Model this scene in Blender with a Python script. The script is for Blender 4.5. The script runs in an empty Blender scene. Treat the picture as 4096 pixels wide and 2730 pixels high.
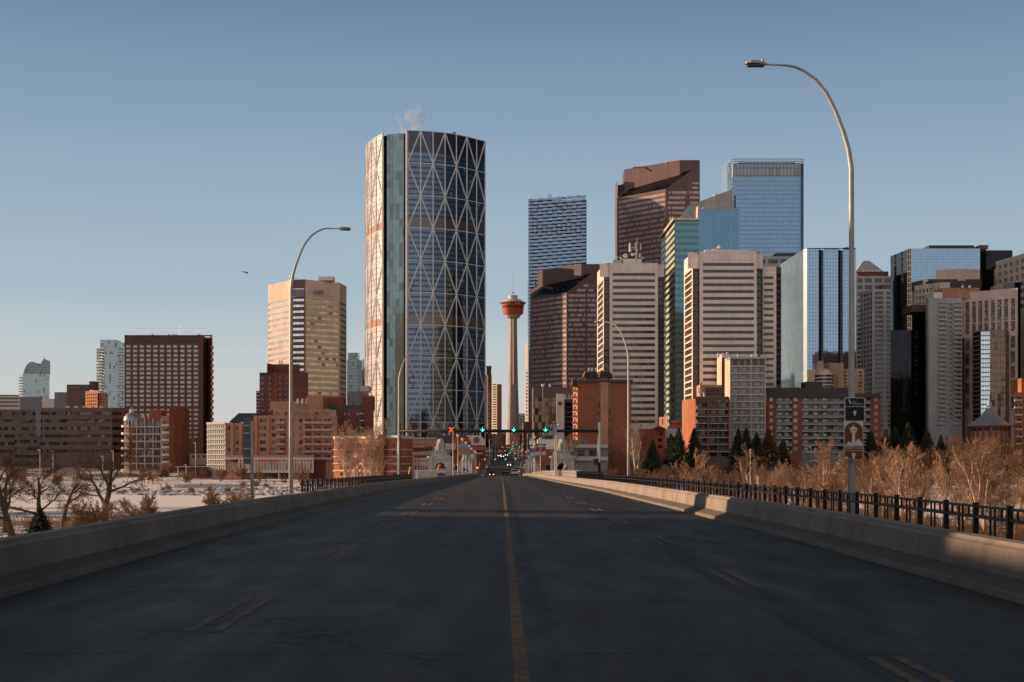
import bpy, math, random
from mathutils import Vector, Matrix
R = math.radians
random.seed(7)
C = bpy.data.collections.new("scene"); bpy.context.scene.collection.children.link(C)
F, CX, HY = 5689.0, 2048.0, 1828.0
def X(px, D): return (px-CX)*D/F
def Z(py, D): return (HY-py)*D/F
def lerp(a, b, t): return a+(b-a)*t
def interp(tab, y):
    if y <= tab[0][0]: return tab[0][1]
    for (a, b), (c, d) in zip(tab, tab[1:]):
        if y <= c: return lerp(b, d, (y-a)/(c-a))
    return tab[-1][1]
ROAD = [(-700,26),(-300,20),(-60,-.2),(-25,-1.75),(30,-1.75),(50,-1.87),(87,-2.12),(150,-2.75),(250,-3.7),(360,-4.85),(446,-6.1),(520,-7.2),(600,-6.9),(700,-4.4),(800,-2),(900,0),(1000,2.5),(1150,6.5),(1300,11),(1450,12)]
def rz(y): return interp(ROAD, y)
def rc(y): return -.00756*y
def S(s, y, z=0.): return Vector((s+rc(y), y, rz(y)+z))

# ---------------------------------------------------------------- objects
def tag(o, label=None, cat=None, group=None, kind=None):
    if label: o['label'] = label
    if cat: o['category'] = cat
    if group: o['group'] = group
    if kind: o['kind'] = kind
    return o
def empty(name, loc, label=None, cat=None, group=None, rz_=0):
    o = bpy.data.objects.new(name, None); C.objects.link(o); o.location = loc; o.rotation_euler = (0,0,rz_)
    o.empty_display_size = .5
    return tag(o, label, cat, group)
class MB:
    """collects polygons, builds ONE mesh object"""
    def __init__(s): s.v=[]; s.f=[]; s.uv=[]; s.mi=[]; s.cur=0
    def poly(s, pts, uv=None):
        n=len(s.v); s.v.extend([tuple(p) for p in pts]); s.f.append(tuple(range(n,n+len(pts))))
        s.uv.extend(uv if uv else [(p[0]+p[1],p[2]) for p in pts]); s.mi.append(s.cur)
    def box(s, c, d, rot=0, taper=1.):
        cx,cy,cz=c; dx,dy,dz=d[0]/2,d[1]/2,d[2]/2; cr,sr=math.cos(rot),math.sin(rot)
        P=[]
        for z,t in ((-dz,1),(dz,taper)):
            for x,y in ((-dx,-dy),(dx,-dy),(dx,dy),(-dx,dy)):
                x*=t; y*=t; P.append((cx+x*cr-y*sr, cy+x*sr+y*cr, cz+z))
        for q in ((3,2,1,0),(4,5,6,7),(0,1,5,4),(1,2,6,5),(2,3,7,6),(3,0,4,7)): s.poly([P[i] for i in q])
    def tube(s, pts, rad, n=6, cap=True):
        pts=[Vector(p) for p in pts]
        if not isinstance(rad,(list,tuple)): rad=[rad]*len(pts)
        base=len(s.v); N=len(pts); ref=None
        for i,p in enumerate(pts):
            d=(pts[min(i+1,N-1)]-pts[max(i-1,0)])
            if d.length<1e-9: d=Vector((0,0,1))
            d.normalize()
            if ref is None: ref = Vector((1,0,0)) if abs(d.x)<.8 else Vector((0,1,0))
            a=(ref-d*ref.dot(d)); a.normalize(); ref=a; b=d.cross(a)
            for k in range(n):
                t=2*math.pi*k/n; q=p+(a*math.cos(t)+b*math.sin(t))*rad[i]; s.v.append(tuple(q))
        for i in range(N-1):
            for k in range(n):
                k2=(k+1)%n
                s.f.append((base+i*n+k,base+i*n+k2,base+(i+1)*n+k2,base+(i+1)*n+k)); s.mi.append(s.cur)
                s.uv.extend([(k/n,i),((k+1)/n,i),((k+1)/n,i+1),(k/n,i+1)])
        if cap:
            for ring,rev in ((0,True),(N-1,False)):
                ids=[base+ring*n+k for k in range(n)]
                if rev: ids.reverse()
                s.f.append(tuple(ids)); s.mi.append(s.cur); s.uv.extend([(0,0)]*n)
    def lathe(s, c, prof, n=24, ang=(0,2*math.pi)):
        base=len(s.v); cl = abs(ang[1]-ang[0]-2*math.pi)<1e-6; m = n if cl else n+1
        for r,z in prof:
            for k in range(m):
                t=ang[0]+(ang[1]-ang[0])*k/n; s.v.append((c[0]+r*math.cos(t),c[1]+r*math.sin(t),c[2]+z))
        for i in range(len(prof)-1):
            for k in range(n):
                k2=(k+1)%m
                s.f.append((base+i*m+k,base+i*m+k2,base+(i+1)*m+k2,base+(i+1)*m+k)); s.mi.append(s.cur)
                L=prof[0][0]*2*math.pi
                s.uv.extend([(L*k/n,prof[i][1]),(L*(k+1)/n,prof[i][1]),(L*(k+1)/n,prof[i+1][1]),(L*k/n,prof[i+1][1])])
    def ball(s, c, r, n=10, sc=(1,1,1)):
        prof=[(max(1e-4,math.sin(math.pi*i/n)),-math.cos(math.pi*i/n)) for i in range(n+1)]
        b=len(s.v); s.lathe((0,0,0),prof,n+2)
        for i in range(b,len(s.v)):
            v=s.v[i]; s.v[i]=(c[0]+v[0]*r*sc[0],c[1]+v[1]*r*sc[1],c[2]+v[2]*r*sc[2])
    def prism(s, pts, z0, z1, cap=True):
        n=len(pts); u=0
        for i in range(n):
            a=pts[i]; b=pts[(i+1)%n]; L=math.hypot(b[0]-a[0],b[1]-a[1])
            s.poly([(a[0],a[1],z0),(b[0],b[1],z0),(b[0],b[1],z1),(a[0],a[1],z1)],[(u,z0),(u+L,z0),(u+L,z1),(u,z1)]); u+=L
        if cap:
            s.poly([(p[0],p[1],z1) for p in pts]); s.poly([(p[0],p[1],z0) for p in reversed(pts)])
    def extrude(s, prof, y0, y1):   # prof list of (x,z), extruded along y
        n=len(prof)
        s.poly([(x,y0,z) for x,z in prof]); s.poly([(x,y1,z) for x,z in reversed(prof)])
        for i in range(n):
            a,b=prof[i],prof[(i+1)%n]; s.poly([(a[0],y0,a[1]),(a[0],y1,a[1]),(b[0],y1,b[1]),(b[0],y0,b[1])])
    def build(s, name, mat, parent=None, smooth=False, origin=None):
        if not s.f: return None
        me=bpy.data.meshes.new(name)
        o=bpy.data.objects.new(name, me); C.objects.link(o)
        off=Vector((0,0,0))
        if parent is not None:
            o.parent=parent
            p=parent
            while p is not None: off=off+Vector(p.location); p=p.parent
        if origin is not None: o.location=Vector(origin)-off; off=Vector(origin)
        me.from_pydata([(v[0]-off.x,v[1]-off.y,v[2]-off.z) for v in s.v],[],s.f)
        ul=me.uv_layers.new(name='UVMap')
        flat=[c for uv in s.uv for c in uv]; ul.data.foreach_set('uv',flat)
        for m in (mat if isinstance(mat,(list,tuple)) else [mat]): me.materials.append(m)
        if isinstance(mat,(list,tuple)): me.polygons.foreach_set('material_index',s.mi)
        if smooth: me.polygons.foreach_set('use_smooth',[True]*len(me.polygons))
        me.update()
        return o
def tree_copy(o, parent=None):
    c=o.copy(); C.objects.link(c); c.parent=parent
    for ch in o.children: tree_copy(ch, c)
    return c
def struct(name, mb, mat, smooth=False, kind='structure', label=None):
    o=mb.build(name, mat, None, smooth); o['kind']=kind
    if label: o['label']=label
    return o

# ---------------------------------------------------------------- materials
def lin(h):
    h=h.lstrip('#'); out=[]
    for i in (0,2,4):
        c=int(h[i:i+2],16)/255; out.append(c/12.92 if c<=.04045 else ((c+.055)/1.055)**2.4)
    return (*out,1)
class NT:
    def __init__(s,name):
        s.m=bpy.data.materials.new(name); s.m.use_nodes=True; s.t=s.m.node_tree; s.n=s.t.nodes; s.l=s.t.links
        s.b=s.n['Principled BSDF']
    def add(s,ty,**kw):
        n=s.n.new(ty)
        for k,v in kw.items(): setattr(n,k,v)
        return n
    def link(s,a,b): s.l.new(a,b)
    def val(s,x,sock):
        if hasattr(x,'is_linked') or hasattr(x,'links'): s.l.new(x,sock)
        else: sock.default_value=x
    def math(s,op,a,b=0.,c=None,clamp=False):
        n=s.n.new('ShaderNodeMath'); n.operation=op; n.use_clamp=clamp
        s.val(a,n.inputs[0]); s.val(b,n.inputs[1])
        if c is not None: s.val(c,n.inputs[2])
        return n.outputs[0]
    def mix(s,f,a,b,blend='MIX'):
        n=s.n.new('ShaderNodeMix'); n.data_type='RGBA'; n.blend_type=blend
        s.val(f,n.inputs[0]); s.val(a,n.inputs[6]); s.val(b,n.inputs[7]); return n.outputs[2]
    def noise(s,scale,detail=3,vec=None,rough=.55,dist=0.):
        n=s.n.new('ShaderNodeTexNoise'); n.inputs['Scale'].default_value=scale; n.inputs['Detail'].default_value=detail
        n.inputs['Roughness'].default_value=rough; n.inputs['Distortion'].default_value=dist
        if vec is not None: s.link(vec,n.inputs['Vector'])
        return n.outputs['Fac']
    def ramp(s,x,a,b,lo=0.,hi=1.):
        n=s.n.new('ShaderNodeMapRange'); n.clamp=True; s.val(x,n.inputs[0])
        for i,v in ((1,a),(2,b),(3,lo),(4,hi)): n.inputs[i].default_value=v
        return n.outputs[0]
    def obj(s): return s.n.new('ShaderNodeTexCoord').outputs['Object']
    def pos(s): return s.n.new('ShaderNodeNewGeometry').outputs['Position']
    def uv(s): return s.n.new('ShaderNodeTexCoord').outputs['UV']
    def scale(s,vec,xyz):
        n=s.n.new('ShaderNodeMapping'); s.link(vec,n.inputs[0]); n.inputs['Scale'].default_value=xyz; return n.outputs[0]
    def sep(s,v):
        n=s.n.new('ShaderNodeSeparateXYZ'); s.link(v,n.inputs[0]); return n.outputs
    def comb(s,x,y,z=0.):
        n=s.n.new('ShaderNodeCombineXYZ'); s.val(x,n.inputs[0]); s.val(y,n.inputs[1]); s.val(z,n.inputs[2]); return n.outputs[0]
    def bump(s,h,strength=.3,dist=.05):
        n=s.n.new('ShaderNodeBump'); n.inputs['Strength'].default_value=strength; n.inputs['Distance'].default_value=dist
        s.link(h,n.inputs['Height']); s.link(n.outputs[0],s.b.inputs['Normal'])
def rgb(c): return lin(c) if isinstance(c,str) else ((*c,1) if len(c)==3 else c)
def dark(c,k): return (c[0]*k,c[1]*k,c[2]*k,1)
M={}
def wall(name,col,rough=.85,var=.25,panel=None,jd=.7,sc=.12,streak=.15,brick=False):
    t=NT(name); c=rgb(col); P=t.pos()
    n1=t.noise(sc,4,P); n2=t.noise(.9,3,t.scale(P,(1,1,.12)))
    f=t.math('ADD',t.ramp(n1,.3,.7,1-var,1+var*.6),t.ramp(n2,.35,.75,streak*.4,-streak))
    base=t.mix(1.,c,t.comb(f,f,f),'MULTIPLY')
    if panel:
        s=t.sep(t.uv()); fu=t.math('FRACT',t.math('DIVIDE',s[0],panel[0])); fv=t.math('FRACT',t.math('DIVIDE',s[1],panel[1]))
        w=.09
        e=t.math('MAXIMUM',t.math('LESS_THAN',fu,w/panel[0]),t.math('LESS_THAN',fv,w/panel[1]))
        cell=t.add('ShaderNodeTexWhiteNoise',noise_dimensions='2D')
        t.link(t.comb(t.math('FLOOR',t.math('DIVIDE',s[0],panel[0])),t.math('FLOOR',t.math('DIVIDE',s[1],panel[1]))),cell.inputs['Vector'])
        pv=t.ramp(cell.outputs['Value'],0,1,.93,1.05)
        base=t.mix(1.,base,t.comb(pv,pv,pv),'MULTIPLY')
        base=t.mix(e,base,dark(c,jd))
    t.link(base,t.b.inputs['Base Color']); t.b.inputs['Roughness'].default_value=rough
    M[name]=t.m; return t.m
def glass(name,col=(.02,.025,.03),ior=1.55,rough=.06,metal=0.,cell=(1.5,3.6),mull=.12,mcol=(.05,.05,.05),blind=.0,bcol=(.35,.32,.28),tilt=.012,band=None,bandcol=None,wave=.0,hm=True,brv=.16):
    """window or curtain-wall glass; pane grid, odd drawn blinds and slightly tilted panes, all in wall metres"""
    t=NT(name); c=rgb(col); s=t.sep(t.uv())
    U=t.math('DIVIDE',s[0],cell[0]); V=t.math('DIVIDE',s[1],cell[1])
    inf=t.add('ShaderNodeObjectInfo').outputs['Random']
    wn=t.add('ShaderNodeTexWhiteNoise',noise_dimensions='3D'); t.link(t.comb(t.math('FLOOR',U),t.math('FLOOR',V),t.math('MULTIPLY',inf,57.)),wn.inputs['Vector'])
    rnd=wn.outputs['Value']
    br=t.ramp(rnd,0,1,1-brv,1+brv)
    base=t.mix(1.,c,t.comb(br,br,br),'MULTIPLY')
    met=metal; rg=rough
    if blind>0:
        k=t.math('LESS_THAN',rnd,blind); base=t.mix(k,base,rgb(bcol))
        rg=t.math('ADD',t.math('MULTIPLY',k,.35),rough)
        if metal>0: met=t.math('MULTIPLY',t.math('SUBTRACT',1.,k),metal)
    if band:   # spandrel band once per storey
        k=t.math('LESS_THAN',t.math('FRACT',V),band); base=t.mix(k,base,rgb(bandcol))
    if mull>0:
        e=t.math('LESS_THAN',t.math('FRACT',U),mull/cell[0])
        if hm: e=t.math('MAXIMUM',e,t.math('LESS_THAN',t.math('FRACT',V),mull/cell[1]))
        base=t.mix(e,base,rgb(mcol))
        if metal>0: met=t.math('MULTIPLY',t.math('SUBTRACT',1.,e),met)
        rg=t.math('ADD',t.math('MULTIPLY',e,.4),rg)
    t.link(base,t.b.inputs['Base Color']); t.val(rg,t.b.inputs['Roughness']); t.val(met,t.b.inputs['Metallic'])
    t.b.inputs['IOR'].default_value=ior
    if tilt>0:
        sub=t.add('ShaderNodeVectorMath',operation='SUBTRACT'); t.link(wn.outputs['Color'],sub.inputs[0]); sub.inputs[1].default_value=(.5,.5,.5)
        scn=t.add('ShaderNodeVectorMath',operation='SCALE'); t.link(sub.outputs[0],scn.inputs[0]); scn.inputs[3].default_value=tilt*2
        g=t.add('ShaderNodeNewGeometry'); ad=t.add('ShaderNodeVectorMath',operation='ADD'); t.link(g.outputs['Normal'],ad.inputs[0]); t.link(scn.outputs[0],ad.inputs[1])
        src=ad.outputs[0]
        if wave>0:
            nz=t.add('ShaderNodeTexNoise'); nz.inputs['Scale'].default_value=.35; nz.inputs['Detail'].default_value=1; t.link(g.outputs['Position'],nz.inputs['Vector'])
            s2=t.add('ShaderNodeVectorMath',operation='SUBTRACT'); t.link(nz.outputs['Color'],s2.inputs[0]); s2.inputs[1].default_value=(.5,.5,.5)
            s3=t.add('ShaderNodeVectorMath',operation='SCALE'); t.link(s2.outputs[0],s3.inputs[0]); s3.inputs[3].default_value=wave
            a2=t.add('ShaderNodeVectorMath',operation='ADD'); t.link(src,a2.inputs[0]); t.link(s3.outputs[0],a2.inputs[1]); src=a2.outputs[0]
        nm=t.add('ShaderNodeVectorMath',operation='NORMALIZE'); t.link(src,nm.inputs[0]); t.link(nm.outputs[0],t.b.inputs['Normal'])
    M[name]=t.m; return t.m
def plain(name,col,rough=.6,metal=0.,var=.12,emit=None,es=1.,sc=6.):
    t=NT(name); c=rgb(col)
    if var>0:
        n=t.noise(sc,3,t.obj()); f=t.ramp(n,.3,.7,1-var,1+var); t.link(t.mix(1.,c,t.comb(f,f,f),'MULTIPLY'),t.b.inputs['Base Color'])
    else: t.b.inputs['Base Color'].default_value=c
    t.b.inputs['Roughness'].default_value=rough; t.b.inputs['Metallic'].default_value=metal
    if emit: t.b.inputs['Emission Color'].default_value=rgb(emit); t.b.inputs['Emission Strength'].default_value=es
    M[name]=t.m; return t.m

# ---------------------------------------------------------------- buildings
def fr(a,b,lst): return [((p-a)/(b-a),(q-a)/(b-a)) for p,q in lst]
def ncols(n,f0=.0,f1=1.,fill=.6):
    st=(f1-f0)/n; return [(f0+st*i+st*(1-fill)/2, f0+st*i+st*(1+fill)/2) for i in range(n)]
def nrows(y0,pitch,h,n,D): return [(Z(y0+pitch*i+h,D),Z(y0+pitch*i,D)) for i in range(n)]
class Bld:
    def __init__(s,name,label,cat,px,D,group=None,zb=-15):
        s.root=empty(name,(X(px,D),D,zb),label,cat,group); s.zb=zb; s.acc={}; s.nwin=0; s.stuff={}
    def mb(s,part,mat):
        k=(part,mat)
        if k not in s.acc: s.acc[k]=MB()
        return s.acc[k]
    def face(s,A,B,z0,z1,cols=None,rows=None,pane='dark_glass',rec=.35,wallmat='wall_beige',wpart='wall',pname='window',u0=0.,frame=None):
        w=s.mb(wpart,wallmat); dx,dy=B[0]-A[0],B[1]-A[1]; L=math.hypot(dx,dy); ux,uy=dx/L,dy/L; nx,ny=uy,-ux
        def P(u,z,d=0.): return (A[0]+ux*u-nx*d, A[1]+uy*u-ny*d, z)
        def Q(m,ua,ub,za,zc,d=0.): m.poly([P(ua,za,d),P(ub,za,d),P(ub,zc,d),P(ua,zc,d)],[(u0+ua,za),(u0+ub,za),(u0+ub,zc),(u0+ua,zc)])
        if not cols or not rows: Q(w,0,L,z0,z1); return
        us=sorted((a*L,b*L) for a,b in cols); vs=sorted((max(a,z0+.01),min(b,z1-.01)) for a,b in rows if b>z0+.3 and a<z1-.3)
        zp=z0
        for za,zc in vs:
            if za>zp: Q(w,0,L,zp,za)
            up=0
            for ua,ub in us:
                if ua>up+1e-4: Q(w,up,ua,za,zc)
                up=ub
            if up<L-1e-4: Q(w,up,L,za,zc)
            zp=zc
            for ua,ub in us:
                for q in (((ua,za,0),(ub,za,0),(ub,za,rec),(ua,za,rec)),((ua,zc,rec),(ub,zc,rec),(ub,zc,0),(ua,zc,0)),
                          ((ua,za,rec),(ua,zc,rec),(ua,zc,0),(ua,za,0)),((ub,za,0),(ub,zc,0),(ub,zc,rec),(ub,za,rec))):
                    w.poly([P(*p) for p in q],[(u0+p[0],p[1]) for p in q])
                if s.nwin<100:
                    m=MB(); Q(m,ua,ub,za,zc,rec); m.build(pname,M[pane],s.root)
                    s.nwin+=1
                else:
                    k=('more_'+pname+'s',pane)
                    if k not in s.stuff: s.stuff[k]=MB()
                    Q(s.stuff[k],ua,ub,za,zc,rec)
        if zp<z1: Q(w,0,L,zp,z1)
    def block(s,chain,ztop,zbot=None,specs=None,back=25.,wallmat='wall_beige',roofmat='roof_grey',wpart='wall',par=0.):
        """chain: visible outline left to right as (src px, depth); ztop given as z"""
        zb=s.zb if zbot is None else zbot
        pts=[(X(p,d),d) for p,d in chain]; u=0.
        for i in range(len(pts)-1):
            sp=dict((specs or {}).get(i,{})); sp.setdefault('wallmat',wallmat); sp.setdefault('wpart',wpart)
            s.face(pts[i],pts[i+1],zb,ztop,u0=u,**sp); u+=math.dist(pts[i],pts[i+1])
        my=max(p[1] for p in pts)+back
        br=(X(chain[-1][0]-1,my) if chain[-1][0]<2048 else pts[-1][0],my); bl=(X(chain[0][0]+1,my) if chain[0][0]>2048 else pts[0][0],my)
        ring=pts+[br,bl]
        w=s.mb(wpart,wallmat)
        for a,b in ((pts[-1],br),(br,bl),(bl,pts[0])):
            L=math.dist(a,b)
            if L<.01: continue
            w.poly([(a[0],a[1],zb),(b[0],b[1],zb),(b[0],b[1],ztop),(a[0],a[1],ztop)],[(0,zb),(L,zb),(L,ztop),(0,ztop)])
        s.mb('roof' if zbot is None else 'upper_roof',roofmat).poly([(p[0],p[1],ztop-par) for p in ring],[(p[0],p[1]) for p in ring])
        return ring
    def box(s,part,mat,px0,px1,y0,y1,D,depth,dd=0.):
        """box seen at src px x0..x1, y0(top)..y1(bottom), front at depth D"""
        xa,xb=X(px0,D),X(px1,D); za,zc=Z(y1,D),Z(y0,D)
        m=MB(); m.box(((xa+xb)/2,D+depth/2,(za+zc)/2),(xb-xa,depth,zc-za)); return m.build(part,M[mat],s.root)
    def done(s):
        for (p,m),mb in s.acc.items(): mb.build(p,M[m],s.root)
        for (p,m),mb in s.stuff.items():
            o=mb.build(p,M[m],s.root); o['kind']='stuff'
        return s.root
# ---- palette
wall('wall_beige',(.80,.69,.62),panel=(3.2,3.7),jd=.82,var=.10)
wall('wall_beige_warm',(.70,.54,.43),panel=(3.,3.5),jd=.85,var=.16)
wall('wall_cream',(.66,.54,.44),panel=(4,3.5),var=.1)
wall('wall_tan',(.50,.33,.22),var=.15)
wall('wall_pinkgranite',(.16,.105,.105),panel=(2.4,4),jd=.8,var=.12)
wall('wall_pink',(.80,.60,.51),panel=(4,4),jd=.85,var=.12)
wall('wall_brick_dark',(.17,.06,.045),var=.22)
wall('wall_brick_red',(.28,.095,.055),var=.18)
wall('wall_brick_orange',(.42,.15,.07),var=.2)
wall('wall_terra',(.44,.24,.17),var=.18)
wall('wall_terra_light',(.46,.23,.15),var=.15)
wall('wall_brown_slab',(.125,.062,.05),var=.15)
wall('wall_brown_band',(.15,.105,.09),var=.18)
wall('wall_concrete',(.42,.42,.43),var=.15)
wall('wall_concrete_dark',(.22,.23,.25),var=.15)
wall('wall_white',(.66,.62,.57),var=.1)
wall('wall_stone',(.40,.38,.36),var=.18,sc=.6)
wall('wall_shaft',(.52,.44,.38),var=.12,panel=(90,9),jd=.92)
wall('wall_metal_ribbed',(.40,.38,.36),panel=(1.2,60),jd=.6,rough=.5)
wall('wall_mural',(.36,.10,.04),var=.5,sc=.5)
wall('wall_teal',(.10,.14,.14),var=.1)
wall('slate_roof',(.05,.06,.07),rough=.5,var=.2,panel=(.8,40),jd=.6)
wall('roof_grey',(.25,.25,.26),var=.2)
wall('roof_dark',(.05,.045,.045),var=.2,rough=.6)
wall('roof_brown',(.12,.07,.055),var=.2)
wall('snow_roof',(.6,.62,.66),var=.12)
plain('white_metal','#d9d6d0',.4,0,.08); plain('dark_metal',(.03,.03,.033),.45,.3); plain('grey_metal',(.30,.32,.34),.45,.5)
plain('balcony_rail',(.50,.48,.46),.5); plain('balcony_pink',(.45,.27,.22),.6); plain('trim_white',(.62,.60,.56),.6); plain('trim_grey',(.42,.42,.43),.6)
plain('tower_red',(.55,.08,.025),.35,0,.15,sc=.4); plain('trim_orange',(.5,.2,.09),.6)
glass('dark_glass',(.022,.024,.028),1.5,.08,0,(1.5,9),.12,(.05,.045,.04),.10,(.09,.08,.07),.02,hm=False)
glass('band_glass',(.018,.015,.015),1.5,.08,0,(1.8,9),.1,(.03,.022,.02),.0,(.1,.08,.06),.02,hm=False)
glass('band_glass_warm',(.09,.03,.012),1.6,.08,0,(1.8,9),.1,(.04,.02,.015),.25,(.03,.018,.012),.02,hm=False,wave=.03)  # warm reflections are put into this window colour
glass('warm_glass',(.045,.032,.026),1.6,.08,0,(1.5,9),.1,(.10,.07,.05),.1,(.16,.11,.08),.02,hm=False)
glass('pink_glass',(.42,.32,.31),1.5,.05,.0,(1.3,9),.16,(.09,.055,.055),.15,(.15,.10,.10),.006,hm=False)
glass('pale_window',(.30,.29,.29),2.,.15,0,(1.1,9),.09,(.12,.07,.06),.3,(.42,.40,.38),.02,hm=False)
glass('apt_glass',(.04,.045,.05),1.6,.08,0,(.9,9),.08,(.25,.23,.21),.15,(.22,.21,.2),.02,hm=False)
glass('mirror_blue',(0.179,0.281,0.395),1.5,.04,1.,(1.55,1.9),.12,(.05,.08,.11),0,(.2,.2,.2),.002,wave=.004,brv=.05)
glass('pale_side',(.16,.26,.35),1.5,.12,.15,(1.6,3.8),.16,(.10,.14,.16),0,(.2,.2,.2),.003)  # sky reflection of the left face is put into this colour
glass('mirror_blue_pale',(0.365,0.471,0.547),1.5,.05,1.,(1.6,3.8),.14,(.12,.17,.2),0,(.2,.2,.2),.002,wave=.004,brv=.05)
glass('mirror_dark',(.016,.018,.023),1.5,.06,1.,(1.6,1.9),.1,(.012,.012,.015),0,(.2,.2,.2),.004,wave=.014)
glass('brook_glass',(.135,.225,.335),1.5,.06,1.,(1.5,3.9),.2,(.19,.28,.38),.0,(.22,.34,.5),.003,band=.22,bandcol=(0.091,0.171,0.289),brv=.05)
glass('brook_screen',(0.144,0.175,0.198),1.5,.15,.85,(3.2,6.5),.35,(.05,.06,.07),.08,(.32,.30,.27),.005,brv=.05)
glass('mid_blue',(0.091,0.175,0.258),1.5,.1,1.,(1.2,60),.14,(.08,.16,.24),0,(.2,.2,.2),.003,hm=False,brv=.05)
glass('teal_front',(0.076,0.160,0.182),1.5,.08,1.,(3,3.9),.08,(.05,.09,.1),0,(.2,.2,.2),.003,band=.45,bandcol=(0.053,0.106,0.152),brv=.05)
glass('teal_stripe',(.40,.45,.33),1.4,.55,.0,(3,30),.06,(.2,.24,.18),0,(.2,.2,.2),.004,hm=False)
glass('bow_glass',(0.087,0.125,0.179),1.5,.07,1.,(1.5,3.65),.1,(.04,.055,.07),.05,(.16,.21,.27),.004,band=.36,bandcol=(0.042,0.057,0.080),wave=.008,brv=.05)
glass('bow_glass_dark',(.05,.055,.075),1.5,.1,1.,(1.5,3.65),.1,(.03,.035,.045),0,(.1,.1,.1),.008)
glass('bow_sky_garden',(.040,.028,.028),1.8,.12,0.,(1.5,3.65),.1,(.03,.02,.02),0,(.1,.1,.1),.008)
glass('bow_glass_east',(.64,.61,.59),1.5,.3,.15,(1.5,3.65),.12,(.32,.29,.27),.08,(.38,.34,.31),.004,band=.2,bandcol=(.32,.29,.27))  # sunlit east side: its brightness is put into the glass colour
glass('atrium_glass',(.17,.25,.27),1.5,.2,.6,(2.4,5.4),.13,(.09,.13,.14),.2,(.22,.31,.32),.003)
glass('telus_glass',(0.152,0.220,0.319),1.5,.08,1.,(1.27,9),.08,(.08,.11,.15),.12,(.33,.42,.52),.012,hm=False,brv=.05)
glass('condo_glass',(0.228,0.319,0.350),1.5,.15,.6,(2.2,3.),.12,(.34,.40,.42),.10,(.36,.42,.42),.006,band=.22,bandcol=(0.289,0.319,0.327),brv=.05)
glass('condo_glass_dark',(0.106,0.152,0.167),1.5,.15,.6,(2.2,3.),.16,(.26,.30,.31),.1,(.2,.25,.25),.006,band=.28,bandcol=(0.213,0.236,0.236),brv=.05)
glass('green_glass',(.10,.16,.11),2.2,.08,0,(.9,9),.1,(.5,.48,.4),.15,(.3,.34,.26),.02,hm=False)
glass('brown_glass',(.11,.08,.06),1.6,.09,.8,(1.8,3.7),.14,(.05,.035,.03),.12,(.2,.15,.1),.03,band=.3,bandcol=(.10,.065,.05),wave=.03)
glass('grid_glass',(.05,.055,.06),1.6,.1,0,(1.1,1.5),.2,(.52,.44,.38),.2,(.3,.28,.26),.02)
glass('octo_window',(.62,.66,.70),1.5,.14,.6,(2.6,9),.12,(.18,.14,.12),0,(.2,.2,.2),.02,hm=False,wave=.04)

wall('garden_band',(.42,.27,.20),var=.08)

plain('bay_trim',(.30,.17,.11),.5)
glass('sky_glass',(.62,.70,.76),1.5,.12,.8,(3,8),.10,(.4,.47,.52),0,(.2,.2,.2),.002,brv=.03)
glass('strip_light',(.50,.62,.70),1.5,.2,.2,(1.6,3.8),.08,(.3,.38,.42),0,(.2,.2,.2),.002,brv=.05)  # facets catching sun and sky, their brightness put into the colour
glass('octo_gold_reflection',(1.,.72,.45),1.5,.1,.8,(2.6,9),.12,(.25,.18,.12),.1,(.35,.20,.10),.03,hm=False,wave=.05)  # orange reflections of sunlit neighbours are put into the glass tint
wall('wall_greige',(.30,.255,.235),var=.12)
glass('pale_blue_window',(.12,.15,.17),1.6,.08,0,(.9,9),.1,(.50,.52,.53),.2,(.3,.33,.36),.02,hm=False)
plain('green_paint',(.12,.16,.11),.6); plain('panel_blue',(.45,.52,.58),.5); plain('sign_red',(.45,.05,.04),.5); plain('mural_ray',(.55,.12,.04),.7,0,.5,sc=1.); plain('balcony_dark',(.10,.055,.045),.6)
wall('dark_core',(.015,.017,.02),rough=.4)
def strip0(b,part,mat,p,q,py0,py1,Dref,th=.5):
    a=(X(p[0],p[1]),p[1]); c=(X(q[0],q[1]),q[1]); dx,dy=c[0]-a[0],c[1]-a[1]; L=math.hypot(dx,dy); nx,ny=dy/L,-dx/L
    z0,z1=Z(py1,Dref),Z(py0,Dref)
    pts=[(a[0]+nx*th,a[1]+ny*th),(c[0]+nx*th,c[1]+ny*th),(c[0]-nx*.1,c[1]-ny*.1),(a[0]-nx*.1,a[1]-ny*.1)]
    m=MB(); m.prism(pts,z0,z1); m.build(part,M[mat],b.root)
def one(b,part,mat,meth,*a,**k):
    m=MB(); getattr(m,meth)(*a,**k); return m.build(part,M[mat],b.root)
# ================= BUILDINGS (src px + depth -> metres; y grows away from the camera)
# --- far left condo tower with curved roof
b=Bld('condo_tower','pale green glass condo tower with a curved roof and small peak at far left','high-rise',140,1600)
chain=[(79,1625),(92,1600),(198,1600)]
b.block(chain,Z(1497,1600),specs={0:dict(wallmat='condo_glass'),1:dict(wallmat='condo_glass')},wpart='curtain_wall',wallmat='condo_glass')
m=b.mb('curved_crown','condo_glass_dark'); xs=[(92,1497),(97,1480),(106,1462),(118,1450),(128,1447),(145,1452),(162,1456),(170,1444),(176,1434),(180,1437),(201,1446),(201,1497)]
f=[(X(px,1600),1600.,Z(py,1600)) for px,py in xs]; bk=[(x*1622/1600+(.3 if x<-520 else -.3),1622.,z) for x,_,z in f]
m.poly(f); m.poly(bk[::-1])
for i in range(len(f)):
    j=(i+1)%len(f); m.poly([f[i],bk[i],bk[j],f[j]])
for k in range(9): b.box('balcony','balcony_rail',74,84,1510+k*11,1513+k*11,1598,20)
b.mb('spire','grey_metal').tube([(X(177,1605),1605,Z(1437,1600)),(X(177,1605),1605,Z(1422,1600))],[.5,.1],5)
b.done()
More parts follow.
